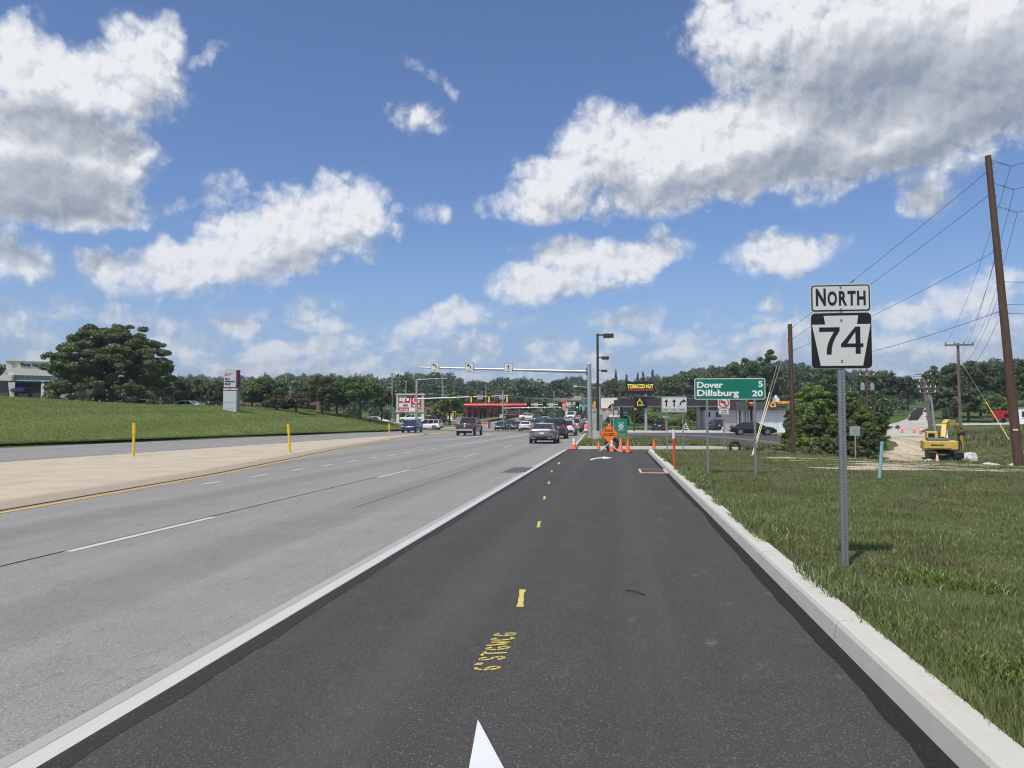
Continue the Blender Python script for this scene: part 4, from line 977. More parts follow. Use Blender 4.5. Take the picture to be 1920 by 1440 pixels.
letters('lettering', 'Guitar Center', 3.0*s, M['letter_white'], p, (X(757.5), -.105, zz(768.7)), width=16*s, bold=.02, depth=.02)
p = MB().box(X(783), X(791.3), -.10, -.055, zz(769.6), zz(765)).build('black_panel', M['sign_black'], t)
letters('lettering', 'Books', 2.6*s, lett_y, p, (X(787), -.105, zz(768.6)), width=6.5*s, bold=.02, depth=.02)

# --- bank monument
D = 90; x, y = PD(433.5, D); z0 = Z(x, y) + .16; s = D / F; X = lambda p_: (p_-433.5)*s; zz = lambda v: vz(v, D) - z0
silver = plain('silver_panel', (.50,.53,.55), .4, .15, .05, 1.5); navy = plain('navy', (.012,.018,.075), .4); maroon = plain('maroon', (.12,.012,.02), .5)
t = thing('bank_monument', 'silver bank monument with rounded top and First National Bank lettering on the lawn', 'bank sign', (x, y, z0))
top = [(X(420.5), zz(726)), (X(444.5), zz(726)), (X(444.5), zz(694.5))] + [(X(444.5 - 24*k/8), zz(694.5 - 2.6*math.sin(math.pi*k/8))) for k in range(1, 8)] + [(X(420.5), zz(694.5))]
p = MB().prism(top, .5, (0,-.25,0)).build('upper_panel', silver, t)
MB().box(X(445), X(448), -.32, .32, zz(726.5), zz(694)).build('side_fin', maroon, t)
MB().box(X(421), X(446.5), -.2, .2, zz(728.2), zz(726.6)).build('gap', M['bronze'], t)
q = MB().box(X(419.5), X(446.5), -.26, .26, zz(731.8), zz(728.2)).build('middle_band', silver, t)
letters('lettering', 'ATM', 1.9*s, M['red'], q, (X(432), -.265, zz(730.8)), width=6*s, bold=.04, depth=.01)
MB().box(X(421), X(446.5), -.2, .2, zz(733), zz(731.9)).build('gap', M['bronze'], t)
q = MB().box(X(419.5), X(445.5), -.26, .26, -.6, zz(733.2)).build('lower_panel', silver, t)
MB().box(X(446), X(448), -.28, .28, -.6, zz(733.2)).build('side_fin', M['steel_post'], t)
m = MB()
for v in (755, 767): m.box(X(419.6), X(445.4), -.263, -.2605, zz(v)-.012, zz(v)+.012)
m.build('joint', M['bronze'], q)
def bank_mark(parent, cx, cz, u, y):
    """navy block with white star patches, white eagle head shape and red striped wing"""
    MB().prism([(cx-u*1.0, cz+u*.55), (cx-u*1.0, cz-u*.25), (cx-u*.75, cz-u*.8), (cx-u*.1, cz-u*.75), (cx+u*.1, cz-u*.1), (cx+u*.05, cz+u*.55)], .01, (0,y,0)).build('emblem_field', navy, parent)
    MB().prism([(cx+u*.1, cz-u*.1), (cx+u*.75, cz-u*.1), (cx+u*1.15, cz+u*.25), (cx+u*1.7, cz+u*.6), (cx+u*.1, cz+u*.6)], .01, (0,y,0)).build('emblem_wing', M['red'], parent)
    m = MB(); m.prism([(cx-u*.7, cz-u*.72), (cx-u*.85, cz-u*.35), (cx-u*.2, cz-u*.25), (cx+u*.05, cz-u*.4), (cx-u*.3, cz-u*.75)], .006, (0,y-.008,0))
    for a in (-.8, -.45, -.15):
        for b in (.1, .36): m.box(cx+u*a, cx+u*(a+.2), y-.007, y-.001, cz+u*b-u*.09, cz+u*b+u*.09)
    for b in (.12, .36): m.prism([(cx+u*.15, cz+u*b), (cx+u*(.95+b), cz+u*b), (cx+u*(1.05+b), cz+u*(b+.07)), (cx+u*.15, cz+u*(b+.07))], .006, (0,y-.008,0))
    m.build('emblem_detail', M['letter_white'], parent)
bank_mark(p, X(428), zz(703), 5*s, -.27)
for k, w_ in enumerate(('First', 'National', 'Bank')): letters('lettering', w_, 3.6*s, navy, p, (X(422.5), -.26, zz(712.3 + 4.6*k)), width=(9, 19.5, 12)[k]*s, bold=.04, depth=.012, align='LEFT')

# black strip of rubber lying on the lane, barrel panel behind the mast
a = G(1172, 1107); b_ = G(1205, 1114); t = MB(); t.tube([(0, 0, .012), (.06, -.02, .018), (b_[0]-a[0], b_[1]-a[1], .012)], .006, 6); o = t.build('rubber_strip', M['rubber']); o.location = (a[0], a[1], .006); tag(o, 'thin black strip of rubber lying on the new asphalt', 'strip')
D = 92; x, y = PD(1099, D); t = thing('warning_barrel', 'red orange barrel panel half hidden behind the tall mast', 'barrel', (x, y, Z(x, y)+.15))
MB().lathe([(.0,0),(.30,.02),(.27,.35),(.25,.7),(.22,1.0),(.10,1.02),(0,1.03)], 18).build('drum', M['cone_faded'], t); MB().lathe([(.278,.28),(.265,.45)], 18).build('reflective_band', M['cone_white'], t); MB().lathe([(.36,0),(.36,.05),(.30,.07)], 18).build('base', M['rubber'], t)
# ---------------------------------------------------------------- utility poles and wires
def wire_pts(a, b, sag, n=14):
    a, b = Vector(a), Vector(b); return [a.lerp(b, i/n) - Vector((0, 0, sag*4*(i/n)*(1-i/n))) for i in range(n+1)]
def wire(a, b, sag, r, label, grp='overhead wires from the big pole', mat='wire', n=14):
    a = Vector(a); pts = [p - a for p in wire_pts(a, b, sag, n)]
    o = MB().tube(pts, r, 5).build('power_line', M[mat]); o.location = a; return tag(o, label, 'wire', grp)
def at(px, py, D):
    x, y = PD(px, D); return Vector((x, y, vz(py, D)))
# big leaning pole at the right edge
D = 31.0; b = at(1906, 866, D); z0 = b.z
top = at(1866, 285, D) - b
t = thing('utility_pole', 'tall brown leaning utility pole at the right edge with insulator strings', 'utility pole', b)
def bp(f): return Vector((0, 0, 0)).lerp(top, f)
MB().cyl(-top.normalized()*.3, bp(1), .185, .115, 20).build('shaft', M['pole_wood'], t)
def on_big(py): return bp((866 - py) / (866 - 285.0))
for (ya, xb, yb) in ((294, 1909, 305), (338, 1914, 350), (382, 1919, 394)):
    a = on_big(ya) + Vector((.1, 0, 0)); e = at(xb, yb, D - .4) - b; m = MB(); m.tube([a, a.lerp(e, .35)], .012, 6)
    for k in range(9): c = a.lerp(e, .38 + .065*k); d_ = (e-a).normalized(); m.cyl(c, c + d_*.018, .042, .03, 10)
    m.tube([a.lerp(e, .9), e], .012, 6); m.build('insulator_string', M['insulator'], t)
for yy in (318, 362, 467, 527, 570, 587, 300): c = on_big(yy); MB().cyl(c + Vector((-.2,0,0)), c + Vector((.2,0,0)), .018, .018, 6).build('bolt', M['bolt'], t)
c = on_big(806); MB().box(c.x-.16, c.x+.02, -.20, -.17, c.z-.02, c.z+.03).build('tag', M['letter_white'], t)
# stub pole left of the route sign
D1 = 42.0; b1 = at(1486, 857, D1); zb1 = b1.z
t1 = thing('utility_pole', 'short brown guy pole standing in weeds right of the green board', 'utility pole', b1)
top1 = at(1483.5, 607, D1) - b1
MB().cyl((0,0,-.4), top1, .135, .115, 16).build('shaft', M['pole_wood'], t1)
for yy in (613, 635, 657, 690): c = top1*((857-yy)/250.0); MB().cyl(c+Vector((-.17,0,0)), c+Vector((.17,0,0)), .018, n=6).build('bolt', M['bolt'], t1)
def P1(py): return b1 + top1*((857-py)/250.0) + Vector((.12, 0, 0))
def PB(py): return b + on_big(py) + Vector((-.15, 0, 0))
for k, (pa, pb_, sg) in enumerate(((318, 613, .10), (362, 635, .12), (470, 657, .20), (583, 690, .25))):
    w = wire(PB(pa), P1(pb_), sg, .009 if k < 3 else .011, 'wire %s from the big leaning pole down to the short pole' % ('highest', 'second highest', 'third highest', 'lowest')[k], 'span wires between the big pole and the short pole')
    for f in ((.42, .58)[k % 2] if False else .62,):
        c = Vector(PB(pa)).lerp(Vector(P1(pb_)), f) - Vector(PB(pa)); c.z -= sg*4*f*(1-f); d_ = (Vector(P1(pb_)) - Vector(PB(pa))).normalized()
        if k < 3: MB().cyl(c - d_*.13, c + d_*.13, .035, .05, 8).build('splice', M['wire_bright'], w)
# guy wires of the stub pole with yellow guards
for k, (pt, px_, py_, Dg) in enumerate(((613, 1406, 862, 33.2), (635, 1409, 857, 33.8))):
    e = at(px_, py_, Dg); a = P1(pt) - Vector((.24, 0, 0)); 
    g_ = wire(a, e, 0, .011, ('left' if k == 0 else 'right') + ' guy wire with a yellow guard beside the green board', 'guy wires of the short pole', 'wire_bright', 2)
    f0 = .55 if k == 0 else .58; p0 = (e - a)*f0; p1_ = (e - a)
    MB().cyl(p0, p1_, .02, .02, 8).build('guard', plain('guard_yellow', (.66,.60,.30), .5), g_)
# crossarm pole behind the excavator
D2 = 72; b2 = at(1800, 800, D2); t2 = thing('utility_pole', 'wooden crossarm pole behind the excavator boom', 'utility pole', b2); s = D2 / F
h2 = (at(1799, 643, D2) - b2)
MB().cyl((0,0,-3), h2, .17, .12, 14).build('shaft', M['pole_wood_grey'], t2)
ca = at(1799, 646.5, D2-.15) - b2; MB().box(-25*s, 25*s, ca.y-.07, ca.y+.07, ca.z-.07, ca.z+.07).build('crossarm', M['pole_wood_grey'], t2)
for xx in (-24, -8, 8, 24): MB().lathe([(.02, 0), (.06, .04), (.05, .12), (.06, .16), (.02, .2)], 10, (xx*s, ca.y, ca.z+.07)).build('insulator', M['insulator'], t2)
c0 = at(1791.5, 745, D2) - b2; c1 = at(1803, 766, D2) - b2; MB().cyl(c0, c1, .13, .13, 12).build('stub', M['pole_wood_grey'], t2)
for k, (xa, ya, Da, xb, yb) in enumerate(((1909,305,30.6,1784,640), (1914,350,30.6,1808,632), (1919,394,30.6,1826,640), (1874,480,31,1840,640), (1876,560,31,1836,668), (1876,600,31,1830,662))):
    e = (at(xb, yb, D2)) if k > 2 else b2 + Vector(((-24, 8, 24)[k]*s, ca.y, ca.z+.2))
    if k > 2: e = b2 + h2*(.93 - .08*(k-2)) 
    wire(at(xa, ya, Da), e, .9, .0085, 'sagging wire %s of six running back from the big pole to the crossarm pole' % ('one', 'two', 'three', 'four', 'five', 'six')[k], 'wires to the crossarm pole')
for k, (pa, pr) in enumerate(((527, 522.5), (570, 565), (587, 584))):
    a = b + on_big(pa) + Vector((.12, 0, 0)); e = at(2300, pr - 40, 30); wire(a, e, .3, .010, 'wire %s leaving the frame to the right of the big pole' % ('upper', 'middle', 'lower')[k], 'wires leaving the picture on the right')
for k, (xa, ya) in enumerate(((1909,305), (1914,350), (1919,394))):
    wire(at(xa, ya, D-.4), at(2300, ya - 140, 29), .2, .009, 'wire from insulator string %s running out of the frame' % ('one', 'two', 'three')[k], 'wires leaving the picture on the right')
g_ = wire(b2 + h2*.83, at(1890, 824, 52), 0, .014, 'long guy wire slanting down to the bank, yellow at its foot', 'guy wire', 'wire_bright', 2)
a_ = b2 + h2*.83; e_ = at(1890, 824, 52); MB().cyl((e_-a_)*.62, (e_-a_), .026, .026, 8).build('guard', plain('guard_yellow2', (.72,.62,.22), .5), g_)
# transformer pole and the cluster further up the haul road
def util(px, D, ytop, ybase, label, arms=(), cans=(), lean=0, r=.14, mat='pole_wood_grey', grp='utility poles along the haul road'):
    b_ = at(px, ybase, D); s_ = D / F; zt_ = vz(ytop, D) - b_.z
    t = thing('utility_pole', label, 'utility pole', b_, 0, grp)
    MB().cyl((0,0,-2.5), (lean,0,zt_), r, r*.75, 12).build('shaft', M[mat], t)
    for (pa, w_) in arms:
        z_ = vz(pa, D) - b_.z; xx = lean*z_/zt_; MB().box(xx-w_*s_, xx+w_*s_, -.22, -.1, z_-.06, z_+.06).build('crossarm', M['pole_wood_grey'], t)
        for q in (-.95, 0, .95): MB().cyl((xx+q*w_*s_, -.16, z_+.06), (xx+q*w_*s_, -.16, z_+.28), .06, .045, 8).build('insulator', M['letter_white'], t)
    for (pxc, pa) in cans:
        z_ = vz(pa, D) - b_.z; c = MB().cyl((pxc*s_, -.1, z_-.35), (pxc*s_, -.1, z_+.35), .27, .27, 16).build('transformer', M['sign_back'], t)
        for q in (-.1, .1): MB().cyl((pxc*s_+q, -.1, z_+.35), (pxc*s_+q, -.1, z_+.55), .04, .03, 8).build('bushing', M['letter_white'], c)
    return t, b_
util(1626, 95, 690, 788, 'dark pole with two grey transformers rising from the bushes', arms=((704, 13),), cans=((-8, 726), (9, 726)), mat='pole_wood')
util(1745, 104, 700, 800, 'grey leaning pole with many crossarms, left of the pole cluster', arms=((702, 15), (716, 8), (726, 10)), cans=((-6, 747),), lean=-1.0)
util(1750, 92, 712, 806, 'pole with two crossarms in the middle of the pole cluster', arms=((727, 16), (736, 14)), lean=-.9)
util(1756, 88, 742, 808, 'short pale pole at the right of the pole cluster', lean=-.6, mat='galv')
util(1683, 150, 748, 784, 'pale post on the grass left of the haul road, taller of two', r=.12, grp='short posts by the haul road')
util(1671, 150, 752, 784, 'dark post on the grass left of the haul road, shorter of two', r=.12, grp='short posts by the haul road')
util(1497, 62, 702, 800, 'thin lamp pole sticking out of the bushes beside the short brown pole', r=.06, mat='bronze', grp='pole in the bushes')
for k, (xa, ya, xb, yb) in enumerate(((1640,731,1742,731),(1640,760,1742,722),(1600,760,1742,716),(1655,768,1742,738),(1640,772,1742,745),(1640,700,1742,704),(1670,775,1742,752))):
    wire(at(xa, ya, 96), at(xb, yb, 100), .3, .022, '%s far wire between the transformer pole and the pole cluster' % ('third highest', 'sixth highest', 'second highest', 'fifth highest', 'lowest', 'highest', 'fourth highest')[k], 'far wires over the haul road')
for k, (xa, ya, xb, yb, Dw) in enumerate(((800,738,1175,745,170),(840,722,1060,750,190),(1230,745,1500,741,160),(1180,742,1350,735,170))):
    wire(at(xa, ya, Dw), at(xb, yb, Dw+8), .6, .03, ('far wire crossing in front of the woods over the filling station', 'far wire slanting down from the left above the signals', 'far wire behind the green board', 'far wire behind the shop roof')[k], 'distant wires against the woods', 'wire_bright')

# ---------------------------------------------------------------- signals and lamp posts at the junction
def signal(parent, x, zt_, y=-.2, lit=None, facing=-1, n=3):
    """three lens head hanging at x; facing -1 shows its lenses to the camera side"""
    h = .34*n + .1
    if facing < 0: b_ = MB().box(x-.33, x+.33, y, y+.03, zt_-h-.1, zt_+.1).build('traffic_signal', M['sign_black'], parent); MB().box(x-.18, x+.18, y-.2, y-.002, zt_-h, zt_).build('housing', M['sign_black'], b_)
    else: b_ = MB().box(x-.33, x+.33, y-.03, y, zt_-h-.1, zt_+.1).build('traffic_signal', M['sign_black'], parent); MB().box(x-.18, x+.18, y-.26, y-.032, zt_-h, zt_).build('housing', M['signal_yellow'], b_)
    for k, nm in enumerate(('red', 'amber', 'green')[:n]):
        zc = zt_ - .22 - .34*k
        if facing < 0:
            mm = M['lens_green'] if (lit == nm) else (M['lens_dark'] if nm == 'red' else M['lens_amber'])
            MB().cyl((x, y-.205, zc), (x, y-.225, zc), .145, .145, 16).build('lens', mm, b_)
            v = MB()
            for i in range(9):
                a0, a1 = R(-20 + 220*i/9), R(-20 + 220*(i+1)/9); c_ = lambda a, yy: (x + .16*math.cos(a), yy, zc + .16*math.sin(a))
                v.quad(c_(a0, y-.2), c_(a1, y-.2), c_(a1, y-.42), c_(a0, y-.42))
            v.build('visor', M['signal_yellow'] if nm != 'green' and False else M['sign_black'], b_)
    return b_
# left mast, signals seen from behind
D = 141; x, y = PD(781, D); z0 = Z(x, y) + .1; s = D/F; X = lambda p_: (p_-781)*s*1.01; zz = lambda v: vz(v, D) - z0
t = thing('signal_mast', 'grey signal mast beside the store pylon, long arm with yellow backed signals', 'traffic light', (x, y, z0))
MB().cyl((0,0,-.3), (0,0,zz(711)), .24, .20, 16).build('pole', M['galv'], t)
MB().cyl((.2,0,zz(748)), (X(953), 0, zz(742.5)), .14, .07, 12).build('arm', M['galv'], t)
MB().cyl((.1,0,zz(712)), (X(833), 0, zz(709.5)), .06, .04, 8).build('lamp_arm', M['galv'], t); MB().box(X(832), X(839.5), -.15, .15, zz(711), zz(708.8)).build('lamp_head', M['galv'], t)
for px_ in (885, 918.3, 951.5): signal(t, X(px_), zz(743.8), -.3, facing=1)
for px_ in (901, 941.5): plate('sign_panel', X(px_-5), X(px_+5), zz(749.5), zz(741), M['sign_back'], t, .05, .02, -.3)
# right mast with its four signals facing us
D = 134; x, y = PD(1124.5, D); z0 = Z(x, y) + .1; s = D/F; X = lambda p_: (p_-1124.5)*s*1.01; zz = lambda v: vz(v, D + (1124.5-0)*0) - z0
t = thing('signal_mast', 'signal mast behind the lamp posts, twin beams carrying four green lit signals', 'traffic light', (x, y, z0))
MB().cyl((0,0,-.3), (0,0,zz(725)), .22, .18, 16).build('pole', M['galv'], t)
MB().cyl((0,0,zz(758.2)), (X(986), 0, zz(758.2)), .10, .08, 12).build('arm', M['galv'], t)
MB().cyl((0,0,zz(728.5)), (X(1079), 0, zz(724)), .05, .04, 8).build('lamp_arm', M['galv'], t); MB().box(X(1076.5), X(1083), -.14, .14, zz(725), zz(723)).build('lamp_head', M['letter_white'], t)
for px_ in (992, 1022, 1051, 1083): signal(t, X(px_), zz(754.3), -.25, 'green', -1)
for a, b_, v0, v1 in ((1002.3,1009.2,762,755.3), (1031,1037.5,762,755.3)):
    p = plate('sign_panel', X(a), X(b_), zz(v0), zz(v1), M['sign_white'], t, .03, .02, -.25)
    m = MB()
    for k in range(3): m.box(X(a)+.1, X(b_)-.1, -.256, -.252, zz(v1)-.16-.17*k, zz(v1)-.11-.17*k)
    m.build('legend', M['sign_black'], p)
p = plate('sign_panel', X(1062.3), X(1070.7), zz(762), zz(753.6), M['sign_white'], t, .03, .02, -.25)
m = MB(); cz = zz(757.8); ro = 3.6*s; ri = 2.9*s
for i in range(24):
    a0, a1 = 2*math.pi*i/24, 2*math.pi*(i+1)/24
    m.prism([(X(1066.5)+ro*math.cos(a0), cz+ro*math.sin(a0)), (X(1066.5)+ro*math.cos(a1), cz+ro*math.sin(a1)), (X(1066.5)+ri*math.cos(a1), cz+ri*math.sin(a1)), (X(1066.5)+ri*math.cos(a0), cz+ri*math.sin(a0))], .004, (0,-.26,0))
m.prism([(X(1066.5)-ri*.7, cz+ri*.6), (X(1066.5)-ri*.6, cz+ri*.75), (X(1066.5)+ri*.7, cz-ri*.6), (X(1066.5)+ri*.6, cz-ri*.75)], .004, (0,-.262,0)); m.build('red_ring', M['red'], p)
plate('sign_panel', X(1075), X(1080.5), zz(758), zz(754), M['sign_white'], t, .02, .02, -.25)
plate('street_name_panel', X(1089.5), X(1102), zz(761), zz(757), plain('panel_teal', (.02,.25,.20), .4), t, .02, .02, -.25)
b_ = signal(t, X(1115), zz(752.5), -.2, facing=1)
# arm of the far corner pole
D = 128; x, y = PD(943, D); z0 = Z(x, y) + .1; s = D/F; X = lambda p_: (p_-943)*s*1.01; zz = lambda v: vz(v, D) - z0
t = thing('signal_mast', 'thin pole before the red canopy with a low arm and a small white sign', 'traffic light', (x, y, z0))
MB().cyl((0,0,-.3), (0,0,zz(732)), .13, .10, 12).build('pole', M['galv'], t); MB().cyl((0,0,zz(765.5)), (X(1050), 0, zz(763.5)), .08, .06, 10).build('arm', M['galv'], t)
p = plate('sign_panel', X(937), X(943), zz(783), zz(777), M['sign_white'], t, .03, .02, -.15)
MB().prism(xf(arrow_curve_pts(-1), X(940), zz(779.6), .36), .01, (0,-.165,0)).build('arrow', M['sign_black'], p)
MB().cyl((X(936),0,zz(732.5)), (X(950),0,zz(732.5)), .05, n=6).build('crossarm', M['pole_wood_grey'], t)
# pedestrian signal pole by the far corner
D = 140; x, y = PD(849, D); z0 = Z(x, y) + .12; s = D/F; zz = lambda v: vz(v, D) - z0
t = thing('signal_post', 'short post with two yellow signal heads at the far left corner', 'traffic light', (x, y, z0))
MB().cyl((0,0,-.2), (0,0,zz(770)), .08, .07, 10).build('post', M['galv'], t); signal(t, .38, zz(771.5), .1, facing=-1); MB().box(-.3,.05,-.25,.1,zz(782),zz(777)).build('walk_signal', M['signal_yellow'], t)
MB().box(.12,.62,-.12,.09,zz(782.5),zz(771)).build('signal_housing', M['signal_yellow'], t); MB().box(-.3,.5,-.1,.2,zz(789),zz(788)).build('push_button_sign', M['letter_white'], t)
MB().cyl((0,0,-.1), (0,0,.25), .25, .2, 12).build('base', M['galv'], t)
D = 143; x, y = PD(862, D); z0 = Z(x, y) + .1
t = thing('control_cabinet', 'grey signal control cabinet beside the pickup', 'cabinet', (x, y, z0))
cb = MB().box(-.7,.7,-.4,.4,-.1,1.7).build('body', M['sign_back'], t, .02); MB().box(-.62,.62,-.42,-.402,.1,1.6).build('door', M['sign_back'], t)
D = 138; x, y = PD(908.5, D); z0 = Z(x, y) + .08
t = thing('price_sign', 'low white sign between two dark red piers in front of the red canopy', 'sign', (x, y, z0))
for q in (-.85, .85): MB().box(q-.16, q+.16, -.2, .2, -.2, 1.25).build('pier', plain('pier_red', (.25,.02,.03), .6), t)
p = MB().box(-.69, .69, -.1, .1, .15, 1.1).build('panel', M['sign_white'], t); MB().box(-.6, .6, -.112, -.102, .75, 1.0).build('red_strip', M['red'], p)
m = MB(); m.box(-.55, .55, -.112, -.102, .5, .6); m.box(-.5, .4, -.112, -.102, .3, .38); m.build('legend', M['sign_black'], p)
# lamp posts on the left side
for (px_, D_, yt, lb, w_) in ((110, 106, 676.5, 'black lamp post in front of the bank', -1), (368, 118, 713, 'thin dark lamp post right of the teal roofed car', 1)):
    x, y = PD(px_, D_); z0 = Z(x, y)+.1; h = vz(yt, D_) - z0
    t = thing('lamp_post', lb, 'street lamp', (x, y, z0), 0, 'dark lamp posts near the bank'); MB().cyl((0,0,-.2), (0,0,h), .09, .08, 10).build('pole', M['sign_black'], t); MB().box(min(0, w_*.75), max(0, w_*.75), -.15, .15, h-.1, h+.03).build('lamp_head', M['sign_black'], t)
for (px_, D_, yt, lb) in ((735, 128, 703, 'grey lamp post with a box head on a concrete foot left of the store pylon'), (301, 130, 705, 'pale lamp post beside the big tree'), (536, 175, 700, 'tall pale pole with a crossbar over the maples'),
        (761, 200, 715, 'pale lamp post rising behind the store pylon'), (544, 190, 727, 'short lamp post between the maples'), (726.5, 210, 726, 'far lamp post behind the round maple'), (831, 190, 724, 'pale lamp post above the yellow green tree'), (829, 230, 701, 'far cobra lamp post under the left arrow sign'), (911, 240, 722, 'far lamp post above the red canopy'), (1095, 250, 748, 'far pale post right of the signals'), (1039, 240, 735, 'far lamp post over the twin beams')):
    x, y = PD(px_, D_); z0 = Z(x, y); h = vz(yt, D_) - z0; r_ = .09 + D_*.0003
    t = thing('lamp_post', lb, 'street lamp', (x, y, z0), 0, 'pale lamp posts across the lots'); MB().cyl((0,0,.5), (0,0,h), r_, r_*.8, 8).build('pole', M['galv'], t)
    MB().cyl((0,0,-.3), (0,0,.8), .35, .3, 14).build('foot', M['concrete'], t); MB().box(-.35, .35, -.2, .2, h-.05, h+.12 + .15*(px_ == 735)).build('lamp_head', M['galv'], t)
# ---------------------------------------------------------------- vehicles
P_BASE = paint('paint_base', (.3, .3, .3), .3)
PAINTS = {k: paint('paint_' + k, c, m, r) for k, (c, m, r) in dict(silver=((.30,.31,.32), .75, .3), brown=((.062,.056,.048), .3, .3), blue=((.018,.045,.14), .4, .25), white=((.74,.75,.75), .0, .25), darkgrey=((.045,.05,.06), .4, .25), black=((.010,.011,.014), .2, .2), navy=((.022,.03,.055), .4, .25), champagne=((.48,.44,.38), .5, .3), teal=((.50,.66,.66), .3, .25), maroon=((.09,.012,.025), .4, .25), greyblue=((.13,.16,.20), .5, .3)).items()}
M['tail'] = plain('tail', (.42,.008,.012), .2, 0, .1, 12, coat=.6); M['headlamp'] = plain('headlamp', (.62,.66,.70), .12, .2, .1, 12, coat=.8)
M['rim'] = plain('rim', (.45,.46,.47), .3, .8); M['trim'] = plain('trim', (.015,.015,.016), .5); M['chrome'] = plain('chrome', (.7,.7,.7), .15, 1.0)
M['plate_white'] = plain('plate_white', (.62,.65,.70), .5)
SPEC = {
 'sedan': dict(st=[(-2.45,.74,.46,.90,.93),(-2.38,.84,.34,.98,1.05),(-2.0,.90,.26,1.01,1.09),(-1.2,.92,.2,.98,1.0),(0,.925,.2,.95,.97),(1.0,.92,.2,.93,.96),(1.6,.91,.2,.90,.96),(2.1,.88,.22,.80,.87),(2.38,.80,.28,.68,.74),(2.47,.66,.38,.58,.62)],
   base=(-1.92,1.18,.80,1.0), roof=(-1.02,.28,.60,1.45), wr=.34, wy=(-1.45,1.45), tail=(.66,.84,.17,.075), head=(.66,.68), h=1.45),
 'suv': dict(st=[(-2.38,.80,.50,.98,1.02),(-2.33,.88,.36,1.06,1.08),(-1.9,.93,.28,1.08,1.1),(-1,.945,.25,1.05,1.07),(0,.95,.25,1.02,1.05),(1.0,.94,.25,1.0,1.05),(1.6,.93,.26,.98,1.06),(2.05,.90,.28,.90,.98),(2.3,.84,.34,.76,.84),(2.38,.72,.42,.66,.7)],
   base=(-2.26,1.22,.84,1.06), roof=(-2.0,.40,.70,1.70), wr=.37, wy=(-1.42,1.42), tail=(.78,1.02,.10,.17), head=(.70,.80), h=1.7),
 'pickup': dict(st=[(-2.95,.96,.62,1.24,1.25),(-2.90,.99,.58,1.27,1.28),(-1.0,1.0,.52,1.27,1.28),(0,1.0,.48,1.25,1.27),(1.2,1.0,.48,1.22,1.27),(1.9,.99,.5,1.18,1.26),(2.5,.96,.5,1.1,1.18),(2.8,.88,.55,.98,1.0),(2.85,.8,.6,.9,.92)],
   base=(-1.05,1.35,.90,1.26), roof=(-.86,.62,.74,1.93), wr=.43, wy=(-1.95,1.85), tail=(.88,1.06,.10,.22), head=(.78,.92), h=1.95)}
